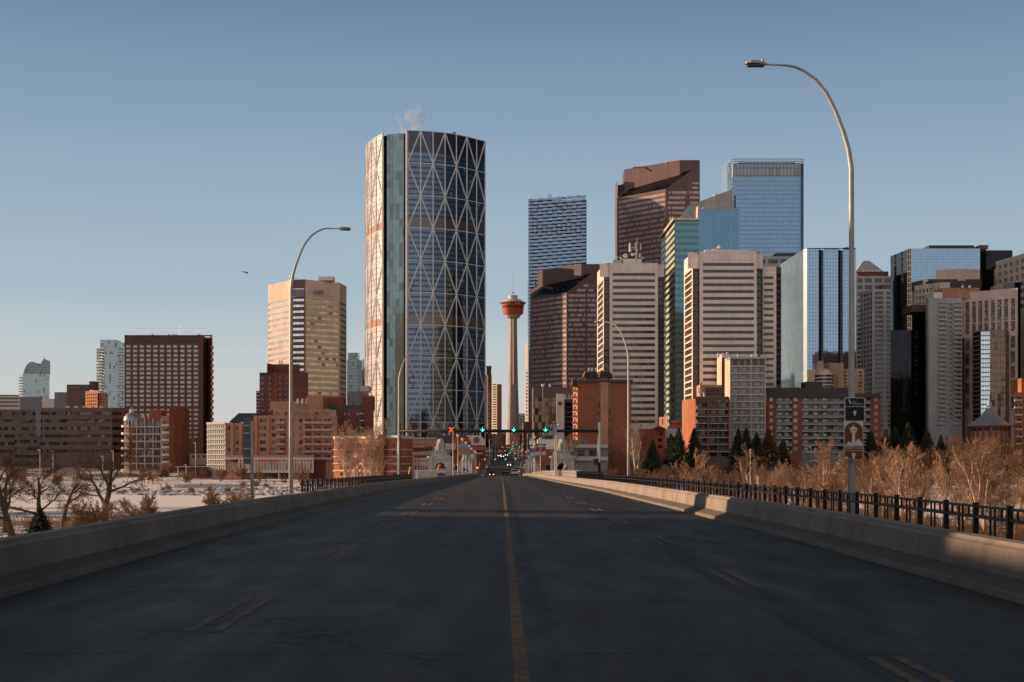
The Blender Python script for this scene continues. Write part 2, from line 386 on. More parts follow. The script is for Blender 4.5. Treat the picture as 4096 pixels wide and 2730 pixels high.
# --- low buildings at the left edge
b=Bld('office_block','low cream office block with dark window bands at the left edge','building',20,1100)
b.block([(-60,1100),(79,1100)],Z(1585,1100),specs={0:dict(cols=[(.02,.98)],rows=nrows(1591,15,7,3,1100),pane='dark_glass')},wallmat='wall_cream'); b.box('penthouse','wall_concrete_dark',-10,60,1580,1586,1104,10); b.done()
b=Bld('office_block','low grey green block below the curved roof condo tower','building',125,1300)
b.block([(76,1300),(172,1300)],Z(1588,1300),specs={0:dict(cols=ncols(8,fill=.7),rows=nrows(1594,11,6,3,1300),pane='apt_glass')},wallmat='wall_concrete_dark'); b.box('penthouse','wall_white',168,215,1596,1640,1290,20); b.done()
b=Bld('brick_office','stepped brown brick block with an orange sunlit wing beside the glass condo tower','building',330,1000)
b.block([(218,1010),(270,1010)],Z(1567,1000),wallmat='wall_concrete_dark')
b.block([(267,1000),(345,1000),(359,1000)],Z(1539,1000),wallmat='wall_brown_band',roofmat='roof_dark',specs={0:dict(cols=[(.1,.45)],rows=nrows(1546,12,8,1,1000))})
b.box('chimney','wall_brick_dark',357,378,1526,1560,1000,10)
b.block([(342,988),(390,974)],Z(1563,975),wallmat='wall_brick_orange',specs={0:dict(cols=ncols(5,.1,.95,.5),rows=nrows(1576,13,7,4,980))})
b.block([(390,978),(426,978)],Z(1571,978),wallmat='wall_terra',specs={0:dict(cols=ncols(4,fill=.5),rows=nrows(1580,13,7,3,978))}); b.done()
# --- glass condo tower
b=Bld('condo_tower','tall pale blue glass condo tower with white balconies beside the brown slab','high-rise',440,1500)
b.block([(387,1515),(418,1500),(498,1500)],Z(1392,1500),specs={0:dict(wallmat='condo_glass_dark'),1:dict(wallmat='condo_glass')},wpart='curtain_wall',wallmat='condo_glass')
b.box('upper_storeys','condo_glass',401,463,1360,1393,1503,20); b.box('upper_storeys','condo_glass',463,500,1371,1393,1505,20)
for k in range(20):
    for a,c in ((384,402),(470,488)): b.box('balcony','balcony_rail',a,c,1396+k*12,1399+k*12,1497,8)
b.done()
# --- brown brick slab with window grid
D=950; b=Bld('office_slab','broad dark brown brick slab with a grid of small pale windows','high-rise',670,D)
rows=[r for r in nrows(1381,17.9,11,14,D)]+[r for r in nrows(1636,17.9,9,7,D)]
b.block([(498,D),(812,D),(828,D+14),(838,D+8),(850,D-1)],Z(1345,D),specs={0:dict(cols=fr(498,812,[(503.5+27*k,522+27*k) for k in range(11)]),rows=rows,pane='pale_window',rec=.4)},wallmat='wall_brown_slab',roofmat='roof_dark')
b.box('louvre_band','roof_dark',530,796,1352,1369,D-.4,1)
for k in range(14): b.box('end_balcony','wall_brick_orange',843,850,1384+k*24,1396+k*24,D-3,4)  # orange brick stands in for sunlight on these balcony ends
b.box('parapet','wall_brick_dark',498,849,1341,1346,D-.5,.8)
for px in (606,672,690,700): b.box('roof_vent','white_metal',px,px+4,1337,1342,D+8,3)
b.mb('roof_dome','grey_metal').ball((X(786,D),D+8,Z(1343,D)),1.6)
one(b,'aerial','grey_metal','tube',[(X(708,D),D+9,Z(1345,D)),(X(708,D),D+9,Z(1300,D))],.12,4); b.done()
# --- wide low banded offices
D=720; b=Bld('office_complex','long low brown office complex with horizontal window bands','building',260,D)
def bands(y0,n,h=12.5,p=30.2): return nrows(y0,p,h,n,D)
b.block([(-70,D+6),(140,D+6)],Z(1638,D),specs={0:dict(cols=[(.0,1)],rows=bands(1648,6),pane='band_glass',rec=1.2)},wallmat='wall_brown_band',roofmat='roof_dark')
b.block([(60,D+3),(165,D+3)],Z(1744,D),specs={0:dict(cols=[(0,1)],rows=bands(1760,4),pane='band_glass',rec=1.2)},wallmat='wall_brown_band')
b.block([(163,D),(262,D),(448,D-2),(523,D+6)],Z(1632,D),specs={i:dict(cols=[(0,1)],rows=bands(1651-3,6),pane=('band_glass_warm' if i==1 else 'band_glass'),rec=1.2) for i in range(3)},wallmat='wall_brown_band',roofmat='roof_dark')
for k in range(5): b.box('roof_vent','white_metal',262+k*34,270+k*34,1625,1634,D+10,4)
b.done()
# --- domed brick apartment
D=680; b=Bld('domed_apartment','brick apartment block with a metal dome and rounded white balconies','apartment building',600,D)
rows=nrows(1686,29.5,19,7,D)
b.block([(512,D),(652,D)],Z(1674,D),specs={0:dict(cols=fr(512,652,[(516,542),(549,575),(583,609),(616,640)]),rows=rows,pane='apt_glass',rec=.7)},wallmat='wall_brick_red',roofmat='snow_roof')
b.block([(645,D-2),(683,D-2)],Z(1665,D),specs={0:dict(cols=[(.2,.8)],rows=rows,pane='apt_glass')},wallmat='wall_terra')
b.block([(676,D-6),(735,D+12)],Z(1630,D),wallmat='wall_brick_red',specs={0:dict(cols=[(.44,.52)],rows=rows,pane='dark_glass')})
for k in range(8):
    z=Z(1680+k*29.5,D)
    for a,c in ((512,645),): b.box('floor_band','trim_grey',a,c,1708+k*29.5-3,1708+k*29.5+2,D-.5,.6)
    b.box('balcony','trim_white',646,677,1700+k*29.5-3,1700+k*29.5+6,D-3.4,1.4)
for px in (512,546,579,612,644): b.box('pilaster','trim_grey',px-1.7,px+1.7,1674,1912,D-.8,1)
cx_=X(522,D); cy_=D+3
b.mb('round_bay','wall_brick_red').lathe((cx_,cy_,0),[(3.6,-15),(3.6,Z(1702,D)),(0,Z(1702,D))],20)
for k in range(7):
    z=Z(1712+k*29.5,D); o=MB(); o.lathe((X(504,D),D+1,z),[(2.2,0),(2.5,.3),(2.5,1.1),(2.2,1.3),(0,1.3)],14); o.build('balcony',M['white_metal'],b.root,True)
c0=(X(523,D),D+2,0)
m=b.mb('colonnade','trim_white')
for k in range(14):
    a=math.tau*k/14; m.box((c0[0]+3.4*math.cos(a),c0[1]+3.4*math.sin(a),Z(1693,D)),(.5,.5,2.4))
m=b.mb('dome','grey_metal'); m.lathe(c0,[(3.9,Z(1684,D)),(3.9,Z(1679,D)),(3.5,Z(1668,D)),(2.6,Z(1657,D)),(1.2,Z(1650,D)),(1.2,Z(1647,D))],20)
b.mb('cupola','trim_white').lathe(c0,[(1.2,Z(1647,D)),(.9,Z(1641,D)),(1.5,Z(1640,D)),(1.1,Z(1637,D)),(.12,Z(1636,D)),(.1,Z(1627,D))],12)
for px,h in ((565,12),(572,8),(590,7)): b.box('chimney','trim_white',px,px+5,1668-h,1676,D+4,1)
b.box('penthouse','wall_brick_red',596,645,1641,1675,D+6,10); b.done()
# --- white lattice building with long glazed hall
D=640; b=Bld('lattice_building','white building with a lattice front of green windows beside the terracotta flats','building',865,D)
b.block([(828,D+6),(902,D)],Z(1694,D),specs={0:dict(cols=ncols(8,.03,.97,.5),rows=nrows(1701,20.5,12.5,10,D),pane='green_glass',rec=.3)},wallmat='wall_white',roofmat='roof_grey'); 
for k in range(11): strip0(b,'floor_band','trim_white',(828,D+6),(902,D),1695+k*20.5,1698+k*20.5,D)
strip0(b,'parapet','trim_white',(828,D+6),(902,D),1689,1695,D); b.done()
# --- octagonal beige tower
D=850; b=Bld('octagonal_tower','octagonal beige office tower with bright window bands catching the sunrise','high-rise',1225,D)
rw=nrows(1196.5,23.2,10,18,D)
b.block([(1072,D+28),(1156,D+2),(1163,D),(1220,D-2),(1223,D-1),(1358,D+14),(1386,D+34)],Z(1120,D),specs={
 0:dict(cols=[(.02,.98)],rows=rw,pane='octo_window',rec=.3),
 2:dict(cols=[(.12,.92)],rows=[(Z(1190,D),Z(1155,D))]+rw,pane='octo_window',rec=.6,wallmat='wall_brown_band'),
 4:dict(cols=[(.03,.97)],rows=rw,pane='octo_gold_reflection',rec=.3),
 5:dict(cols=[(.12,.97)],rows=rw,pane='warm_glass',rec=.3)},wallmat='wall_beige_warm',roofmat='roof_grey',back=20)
b.box('louvre_panel','wall_concrete_dark',1171,1216,1158,1188,D-2.2,.4)
for k in range(3): b.box('louvre_panel','wall_concrete_dark',1252+k*15,1262+k*15,1162,1176,D+1.5+k,.5)
m=b.mb('rooftop_plant','wall_beige'); m.box((X(1298,D),D+10,Z(1120,D)+1.6),(9,8,2.4)); m=b.mb('rooftop_plant','grey_metal')
for k in range(5): m.tube([(X(1284+k*9,D),D+9,Z(1120,D)),(X(1284+k*9,D),D+9,Z(1112-k%2*3,D))],.25,5)
one(b,'satellite_dish','white_metal','ball',(X(1162,D),D+6,Z(1103,D)),1.5,8,(1,.4,1))
one(b,'aerial','grey_metal','tube',[(X(1163,D),D+6,Z(1120,D)),(X(1163,D),D+6,Z(1106,D))],.12,4)
one(b,'aerial','grey_metal','tube',[(X(1168,D),D+6,Z(1109,D)),(X(1183,D),D+6,Z(1109,D))],.15,4); b.done()
# --- stepped red brick tower
D=760; b=Bld('brick_tower','stepped dark red brick tower in front of the octagonal beige tower','high-rise',1135,D)
rw=nrows(1507,21.8,10,10,D)
b.block([(1038,D),(1233,D)],Z(1491,D),specs={0:dict(cols=fr(1038,1233,[(1041,1054),(1073,1083),(1114,1124),(1140,1149)]),rows=rw,pane='apt_glass')},wallmat='wall_brick_dark',roofmat='roof_dark')
b.block([(1068,D-2),(1093,D+6),(1199,D+6)],Z(1455,D),zbot=Z(1495,D),wallmat='wall_brick_dark',wpart='upper_storey')
b.block([(1025,D+4),(1040,D+4)],Z(1563,D),wallmat='wall_brick_dark')
m=b.mb('pier','wall_brick_red')
for px in (1098,1106): b.box('pier','wall_brick_red',px-3,px+3,1491,1720,D-.5,1)
for k in range(14): b.box('balcony','balcony_rail',1024,1039,1568+k*14,1571+k*14,D-1,3)
for px in (1115,1124,1164): b.box('chimney','white_metal',px,px+5,1444,1456,D+6,1)
b.done()
# --- terracotta stepped flats
D=640; b=Bld('terracotta_flats','wide stepped terracotta apartment block with balconies on a brick base','apartment building',1130,D)
rw=nrows(1706,28.6,15,5,D)
b.block([(902,D+2),(1014,D+2)],Z(1692,D),specs={0:dict(cols=fr(902,1014,[(912,929),(945,961),(978,992)]),rows=rw,pane='apt_glass')},wallmat='wall_terra')
m=b.mb('slate_roof','slate_roof'); xa,xb=X(912,D),X(1040,D); zl,zh=Z(1690,D),Z(1651,D)
m.poly([(xa,D+1.5,zl),(xb,D+1.5,zl),(xb,D+9,zh),(xa+3,D+9,zh)]); m.poly([(xa,D+1.5,zl),(xa+3,D+9,zh),(xa+3,D+25,zh),(xa,D+30,zl)]); m.poly([(xa+3,D+9,zh),(xb,D+9,zh),(xb,D+25,zh),(xa+3,D+25,zh)])
cs=fr(1014,1350,[(1039,1063),(1088,1106),(1120,1142),(1160,1176),(1196,1214),(1226,1247),(1262,1284),(1297,1324)])
b.block([(1014,D-3),(1350,D-3)],Z(1664,D),specs={0:dict(cols=cs,rows=nrows(1677.5,28.6,14,6,D),pane='apt_glass',rec=.8)},wallmat='wall_terra')
b.block([(1092,D-1),(1322,D-1)],Z(1638,D),zbot=Z(1664,D),specs={0:dict(cols=ncols(6,fill=.5),rows=nrows(1650,28,10,1,D),pane='apt_glass')},wallmat='wall_terra_light',wpart='setback_storey')
b.box('penthouse','wall_terra_light',1226,1292,1584,1640,D+8,14); b.box('penthouse','wall_terra',1080,1225,1606,1640,D+10,12)
for px in (1186,1204,1222): b.box('chimney','white_metal',px,px+8,1596,1616,D+9,1)
for i,(a,c) in enumerate(((1110,1146),(1218,1250),(1252,1290),(1292,1336))):
    for k in range(6):
        o=MB(); xa,xb=X(a,D),X(c,D); z=Z(1678+14+k*28.6,D); o.box(((xa+xb)/2,D-4.2,z-.5),(xb-xa,2.4,.18)); o.box(((xa+xb)/2,D-5.3,z),(xb-xa,.1,1.)); o.build('balcony',M['balcony_pink'],b.root)
for px in (1024,1074,1150,1216,1250,1338):
    b.box('bay_pier','wall_terra_light',px-4,px+4,1664,1830,D-4,1.2)
for px in (930,964): b.box('bay_pier','wall_terra_light',px-8,px+3,1692,1830,D+.8,1.4)
b.box('sign_panel','wall_brick_orange',1016,1034,1688,1830,D-3.5,.6)
m=b.mb('sign_letter','tower_red')
for k in range(6):
    xx=X(1025,D); zz=Z(1700+k*20,D); m.box((xx,D-3.7,zz),(1.1,.15,.22)); m.box((xx-.45,D-3.7,zz-.5),(.2,.15,1.2)); m.box((xx+.3,D-3.7,zz-.8),(.7,.15,.22))
b.box('terrace_rail','balcony_pink',904,1256,1822,1834,D-9,.4)
b.block([(904,D-10),(1256,D-10)],Z(1832,D),zbot=Z(1838,D),wallmat='trim_white',wpart='podium_slab')
b.box('podium_frame','trim_white',955,1254,1886,1892,D-12,.8); b.box('podium_frame','trim_white',955,1254,1832,1838,D-12,.8)
for px in (955,1252): b.box('podium_frame','trim_white',px-2,px+2,1832,1892,D-12.2,1)
b.block([(958,D-11.5),(1250,D-11.5)],Z(1838,D),zbot=Z(1886,D),specs={0:dict(cols=ncols(24,fill=.6),rows=[(Z(1880,D),Z(1852,D)),(Z(1849,D),Z(1840,D))],pane='green_glass',rec=.3)},wallmat='wall_cream',back=6,wpart='glazed_hall')
b.block([(904,D-9),(955,D-9)],Z(1850,D),wallmat='wall_terra_light',wpart='podium',specs={0:dict(cols=ncols(5,fill=.6),rows=[(Z(1878,D),Z(1852,D))],pane='green_glass')})
b.block([(955,D-4),(1256,D-4)],Z(1892,D),wallmat='wall_brick_orange',wpart='podium',specs={0:dict(cols=[(.08,.2),(.3,.45),(.52,.62),(.72,.94)],rows=[(Z(1925,D),Z(1897,D))],pane='green_glass')})
b.box('podium_sign','tower_red',1031,1116,1841,1848,D-12.3,.3)
for px in (960,1113,1228): b.box('podium_column','trim_white',px,px+4,1890,1935,D-12,.6)
b.block([(1254,D-5),(1352,D-1)],Z(1838,D),wallmat='wall_brick_dark',wpart='brick_wing')
b.done()
# --- dark brick block right of the flats
D=655; b=Bld('brick_apartment','dark brick apartment block with a slate roof left of the diagrid tower','apartment building',1420,D)
b.block([(1344,D),(1440,D),(1495,D+2)],Z(1636,D),specs={0:dict(cols=fr(1344,1440,[(1372,1384),(1392,1400),(1424,1436)]),rows=nrows(1650,28,12,8,D),pane='apt_glass'),1:dict(cols=[(.0,.3)],rows=nrows(1640,28,14,8,D),pane='dark_glass',rec=1.)},wallmat='wall_brick_dark',roofmat='slate_roof')
b.box('roof_gable','slate_roof',1310,1470,1622,1638,D+4,10); b.box('upper_storey','wall_brick_dark',1446,1490,1584,1640,D+3,12); b.box('upper_storey','wall_brick_red',1290,1372,1588,1626,D+8,12)
for k in range(7): b.box('balcony','balcony_rail',1438,1456,1653+k*28,1657+k*28,D-1.5,2)
b.done()
# --- small towers between octagon and bow
D=1300; b=Bld('glass_tower','small grey glass gridded tower behind the octagonal beige tower','high-rise',1418,D)
b.block([(1388,D),(1432,D),(1450,D+12)],Z(1440,D),specs={0:dict(wallmat='condo_glass_dark'),1:dict(wallmat='condo_glass_dark')},wpart='curtain_wall',wallmat='condo_glass_dark')
b.box('penthouse','condo_glass_dark',1392,1431,1412,1441,D+3,18); one(b,'aerial','grey_metal','tube',[(X(1454,D),D,Z(1520,D)),(X(1454,D),D,Z(1437,D))],.5,4)
b.done()
b=Bld('glass_tower','slim far glass tower just left of the diagrid tower','high-rise',1462,1350)
b.block([(1447,1350),(1475,1350)],Z(1480,1350),specs={0:dict(wallmat='condo_glass_dark')},wpart='curtain_wall',wallmat='condo_glass_dark'); b.box('upper_storeys','condo_glass_dark',1452,1470,1470,1481,1354,14); b.done()
D=800; b=Bld('office_block','low grey beige office block between the octagonal tower and diagrid tower','building',1430,D)
b.block([(1388,D),(1476,D)],Z(1566,D),specs={0:dict(cols=ncols(4,fill=.75),rows=nrows(1573,20,11,5,D),pane='warm_glass')},wallmat='wall_concrete_dark'); b.box('penthouse','wall_cream',1441,1476,1545,1568,D+3,12); b.done()
# --- brick hotel by the road, left
D=560; b=Bld('brick_apartment','orange brick five storey apartment block with pale cornices left of the road','apartment building',1540,D)
rw=nrows(1777,29,14,6,D)
pA,pB,pC=(1335,D+22),(1598,D-3),(1650,D+18)
b.block([pA,pB,pC],Z(1747,D-3),specs={0:dict(cols=fr(1335,1600,[(1362,1374),(1390,1398),(1440,1458),(1470,1480),(1536,1548),(1574,1592)]),rows=rw,pane='apt_glass'),1:dict(cols=ncols(3,.15,.95,.4),rows=rw,pane='apt_glass')},wallmat='wall_brick_orange',roofmat='roof_grey')
def strip(b,part,mat,p,q,py0,py1,Dref,th=.5):
    a=(X(p[0],p[1]),p[1]); c=(X(q[0],q[1]),q[1]); dx,dy=c[0]-a[0],c[1]-a[1]; L=math.hypot(dx,dy); nx,ny=dy/L,-dx/L
    z0,z1=Z(py1,Dref),Z(py0,Dref)
    pts=[(a[0]+nx*th,a[1]+ny*th),(c[0]+nx*th,c[1]+ny*th),(c[0]-nx*.1,c[1]-ny*.1),(a[0]-nx*.1,a[1]-ny*.1)]
    b.mb(part,mat).prism(pts,z0,z1)
for y0,y1 in ((1743,1754),(1797,1800),(1826,1829),(1855,1858),(1884,1888)):
    strip(b,'cornice','trim_white',pA,pB,y0,y1,D-3); strip(b,'cornice','trim_white',pB,pC,y0,y1,D-3)
b.box('stair_tower','wall_brick_orange',1512,1534,1738,1900,D-1,4); b.done()

# ================= THE DIAGRID TOWER
b=Bld('diagrid_tower','tall curved glass tower with white triangular bracing and a pale glass atrium','skyscraper',1700,975)
ZT=221.; SEC=21.93
EAST=[(-106.5,1042),(-105.8,1026),(-103.3,1011),(-99.5,998),(-94.5,985),(-88.1,973)]
FRONT=[(-70.6,963),(-61.9,964.6),(-53.2,967),(-46.2,970),(-39.2,974.5),(-34.6,978.6),(-30.6,983),(-24.9,990),(-18.9,997)]
def dense(ch,n):
    # resample polyline evenly
    L=[0]
    for a,c in zip(ch,ch[1:]): L.append(L[-1]+math.dist(a,c))
    out=[]
    for i in range(n+1):
        t=L[-1]*i/n
        for k in range(len(ch)-1):
            if t<=L[k+1]+1e-6:
                f=(t-L[k])/(L[k+1]-L[k]); out.append((lerp(ch[k][0],ch[k+1][0],f),lerp(ch[k][1],ch[k+1][1],f))); break
    return out
def skin(ch,part,mat,z0,z1,u=0):
    m=b.mb(part,mat)
    for a,c in zip(ch,ch[1:]):
        L=math.dist(a,c); m.poly([(*a,z0),(*c,z0),(*c,z1),(*a,z1)],[(u,z0-ZT),(u+L,z0-ZT),(u+L,z1-ZT),(u,z1-ZT)]); u+=L
def skin1(ch,part,mat,z0,z1):
    m=MB(); u=0
    for a,c in zip(ch,ch[1:]):
        L=math.dist(a,c); m.poly([(*a,z0),(*c,z0),(*c,z1),(*a,z1)],[(u,z0-ZT),(u+L,z0-ZT),(u+L,z1-ZT),(u,z1-ZT)]); u+=L
    m.build(part,M[mat],b.root)
fr_=dense(FRONT,28); ea=dense(EAST,16)
zl=[ZT-SEC*i for i in range(11)]+[-15]
for i in range(11):
    hi,lo=zl[i],zl[i+1]
    if i==0:
        skin(fr_,'dark_glass_band','bow_glass_dark',hi-14.6,hi-.2); skin(fr_,'glass_skin','bow_glass',lo,hi-14.6)
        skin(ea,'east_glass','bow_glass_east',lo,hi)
    elif i in (3,6):
        pass
    skin_lo=lo
    if i>0:
        if i in (2,5,):
            skin(fr_,'glass_skin','bow_glass',lo+7.3,hi); skin1(fr_,'sky_garden','bow_sky_garden',lo,lo+7.3)
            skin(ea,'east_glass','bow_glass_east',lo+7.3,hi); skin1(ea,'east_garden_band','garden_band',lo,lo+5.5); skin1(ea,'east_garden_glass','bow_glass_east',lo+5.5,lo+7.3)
        else:
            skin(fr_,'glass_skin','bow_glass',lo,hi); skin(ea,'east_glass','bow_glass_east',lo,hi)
# atrium and slots
AT=[(-86.4,972.6),(-85.2,974.5),(-85.0,971.2),(-79,967.6),(-73.4,965.6),(-73.2,969),(-71.2,969),(-70.6,963)]
skin([(-88.1,973),(-87.6,977),(-85.6,976),(-85.6,971.4)],'slot','mirror_dark',-15,ZT-1.5)
skin(dense([(-85.6,971.4),(-79.5,968.6),(-73.6,966.9)],6),'atrium_glass','atrium_glass',-15,ZT-1)
skin([(-73.6,966.9),(-73.4,972),(-71.0,972),(-70.8,963)],'slot','mirror_dark',-15,ZT-1.5)
for k in range(54): 
    z=ZT-3-k*4; one(b,'slot_louvre','grey_metal','box',(-71.9,968.2,z),(1.6,2.2,.35))
ring=ea+[(-85.6,971.4),(-79.5,968.6),(-73.6,966.9)]+fr_+[(-27,1022),(-62,1050)]
b.mb('roof','roof_grey').poly([(x,y,ZT-1.6) for x,y in ring])
m=b.mb('back_wall','wall_concrete_dark')
for a,c in (((-18.9,997),(-27,1022)),((-27,1022),(-62,1050)),((-62,1050),(-106.5,1042))): m.poly([(*a,-15),(*c,-15),(*c,ZT-1),(*a,ZT-1)])
# diagrid members
def nodes(ch,n): return dense(ch,n)
def out(p,ch_c,d=.35):
    v=Vector((p[0]-ch_c[0],p[1]-ch_c[1])).normalized(); return (p[0]+v.x*d,p[1]+v.y*d)
cen=(-55,1060)
plain('diagrid_paint',(.66,.70,.74),.45,.2,.05)
NF=[( -70.6,963),(-61.6,964.7),(-52.3,967.2),(-43.2,971.6),(-34.7,978.5),(-27.2,987.2),(-18.9,997)]
NF=[]
for px in (1631.5,1683,1732.6,1780.2,1825.3,1867.4,1906,1939.8):
    # where the sight line of the measured mullion meets the curve
    best=min(((abs(p[0]/p[1]*F+CX-px),p) for p in dense(FRONT,600))); NF.append(best[1])
NE=dense(EAST[0:],6)
def diag(nod,phase,r,extra_end):
    P=[out(p,cen) for p in nod]
    vm=MB(); dm=MB(); rm=MB()
    for p in P: vm=MB(); vm.tube([(p[0],p[1],-15),(p[0],p[1],ZT)],r*.85,5); vm.build('column',M['diagrid_paint'],b.root)
    
    for i in range(11):
        hi,lo=zl[i],zl[i+1]
        if lo<hi-30: lo=hi-SEC
        for k in range(len(P)-1):
            a,c=P[k],P[k+1]
            # odd nodes are apexes in even sections
            up0=((k+i+phase)%2==0)
            za,zc=(lo,hi) if up0 else (hi,lo)
            dm.tube([(a[0],a[1],za),(c[0],c[1],zc)],r,5)
        rm.tube([(p[0],p[1],hi) for p in [out(q,cen) for q in dense(nod,14)]],r*.7,5)
    dm.build('diagonal_bracing',M['diagrid_paint'],b.root); rm.build('floor_ring',M['diagrid_paint'],b.root)
diag(NF,0,.47,0); M['diagrid_paint_']=M['diagrid_paint']; M['diagrid_paint']=plain('sunlit_brace_paint',(.84,.82,.79),.5,0,.04); diag(NE,1,.46,0)  # east braces use a lit copy, sunlight put into a whiter colour
b.mb('corner_column','white_metal').tube([(-71.2,962.2,-15),(-71.2,962.2,ZT+.5)],.75,8)
b.mb('corner_column','white_metal').tube([(-88.3,972.2,-15),(-88.3,972.2,ZT+.5)],.75,8)
m=b.mb('rooftop_crane','dark_metal'); zr=ZT; m.box((X(1812,975)+1,975,zr+.5),(1.6,1.2,2)); m.tube([(X(1793,975),975,zr-.2),(X(1812,975),975,zr+.9)],.3,4)
for k,px in enumerate((1741,1752,1770)): one(b,'roof_vent','white_metal','box',(X(px,970),972,zr+.2),(1.5,1,1.2))
b.done()
# steam
def steam():
    m=MB()
    for (px,py,r,sx) in ((1640,462,2.2,1.5),(1690,470,2.,.9),(1672,440,2.,1.),(1664,515,2.6,1),(1662,498,2.4,1),(1657,480,2.6,.8),(1668,466,2.4,.8),(1661,452,1.8,.8),(1606,520,1.6,.8),(1607,500,1.6,.8),(1602,482,1.4,.8),(1588,462,1.1,1)):
        m.ball((X(px,980),982+random.uniform(-1,1),Z(py,980)),r*1.45,10,(sx,1,1.5))
    t=NT('steam_volume'); t.n.remove(t.b); v=t.add('ShaderNodeVolumePrincipled'); v.inputs['Color'].default_value=(.95,.95,.95,1)
    P=t.pos(); n=t.noise(.2,5,P,.62,.7); d=t.ramp(n,.40,.74,0,.17); t.link(d,v.inputs['Density']); t.link(v.outputs[0],t.n['Material Output'].inputs['Volume']); t.l.remove(t.n['Material Output'].inputs['Surface'].links[0]) if t.n['Material Output'].inputs['Surface'].links else None
    o=m.build('steam',t.m); tag(o,'thin white steam rising from the diagrid tower roof','steam',None,'stuff')
steam()

# --- narrow towers between diagrid tower and concrete tower
b=Bld('office_tower','slim brown tower just right of the diagrid tower','high-rise',1956,1200)
b.block([(1940,1200),(1952,1190),(1967,1190)],Z(1500,1190),specs={1:dict(cols=[(.1,.9)],rows=nrows(1506,15,7,16,1190),pane='warm_glass')},wallmat='wall_brown_band'); b.box('penthouse','wall_brown_band',1946,1964,1466,1502,1194,14); b.box('penthouse_rim','trim_grey',1944,1966,1464,1469,1193,16); b.done()
b=Bld('office_tower','narrow white striped tower left of the concrete observation tower','high-rise',1980,1160)
b.block([(1968,1165),(1988,1160)],Z(1527,1160),specs={0:dict(cols=[(.15,.9)],rows=nrows(1536,10,5,22,1160),pane='dark_glass')},wallmat='wall_white',roofmat='roof_dark')
b.block([(1988,1158),(2007,1158)],Z(1538,1160),wallmat='wall_terra'); b.done()
b=Bld('street_end_building','brown building closing the far end of the street below the observation tower','building',2040,1400)
b.block([(1930,1400),(2125,1400)],Z(1738,1400),specs={0:dict(cols=ncols(14,fill=.6),rows=nrows(1746,12,6,7,1400),pane='warm_glass')},wallmat='wall_brown_band',roofmat='trim_white')
b.box('roof_edge','trim_grey',1990,2090,1731,1738,1399,12); b.done()
b=Bld('far_office','small pale grey office block behind the observation tower shaft','building',2090,1500)
b.block([(2068,1500),(2100,1500)],Z(1655,1500),specs={0:dict(cols=ncols(3,fill=.6),rows=nrows(1665,10,5,8,1500),pane='dark_glass')},wallmat='wall_white'); b.done()

# ================= OBSERVATION TOWER
D=1370; k=D/F; c0=(X(2052,D),D,0)
b=Bld('observation_tower','concrete observation tower with a red pod, white roof and thin mast','tower',2052,D,zb=8)
def zz(py): return Z(py,D)
pr=[(30,1850),(27.5,1740),(23.5,1650),(20,1540),(17.8,1420),(16.6,1340),(16.3,1272)]
b.mb('shaft','wall_shaft').lathe(c0,[(r*k,zz(y)) for r,y in pr],12)
b.mb('shaft_rib','wall_shaft').tube([(c0[0]+16.5*k*math.cos(R(-80)),c0[1]-17*k,zz(1272)),(c0[0]+20*k*math.cos(R(-80)),c0[1]-20*k,zz(1540))],.9,6)
def y2(zy): return 1150+zy/8.711
b.mb('pod_base','wall_cream').lathe(c0,[(24*k,zz(y2(1072))),(25*k,zz(y2(1060))),(29*k,zz(y2(1010))),(35*k,zz(y2(950))),(40*k,zz(y2(935)))],28)
b.mb('red_band','tower_red').lathe(c0,[(40.3*k,zz(y2(938))),(43.5*k,zz(y2(730)))],28)
b.mb('window_band','warm_glass').lathe(c0,[(43.4*k,zz(y2(730))),(44.4*k,zz(y2(672)))],28)
b.mb('upper_red_band','tower_red').lathe(c0,[(44.8*k,zz(y2(672))),(46*k,zz(y2(600)))],28)
b.mb('observation_windows','warm_glass').lathe(c0,[(45.3*k,zz(y2(600))),(47*k,zz(y2(565)))],28)
b.mb('roof_rim','trim_orange').lathe(c0,[(46*k,zz(y2(590))),(53.5*k,zz(y2(552))),(52*k,zz(y2(535))),(44*k,zz(y2(520)))],28)
b.mb('pod_roof','white_metal').lathe(c0,[(45*k,zz(y2(528))),(38*k,zz(y2(470))),(28*k,zz(y2(425))),(18*k,zz(y2(400)))],28)
b.mb('plant_drum','trim_white').lathe(c0,[(17.5*k,zz(y2(405))),(18.8*k,zz(y2(290))),(17.5*k,zz(y2(290))),(.1,zz(y2(300)))],18)
b.mb('mast','white_metal').lathe(c0,[(2.4*k,zz(y2(295))),(1.8*k,zz(y2(215))),(1.*k,zz(y2(180))),(.8*k,zz(y2(60))),(.35*k,zz(1084))],8)
b.mb('mast_collar','trim_orange').lathe(c0,[(1.5*k,zz(y2(215))),(6*k,zz(y2(200))),(6*k,zz(y2(178))),(1*k,zz(y2(172)))],14)
m=b.mb('pod_equipment','white_metal')
for a in (-110,-125,-62,-75): m.box((c0[0]+46*k*math.cos(R(a)),c0[1]+46*k*math.sin(R(a)),zz(y2(575))),(1.6,1.6,1.8))
b.done()

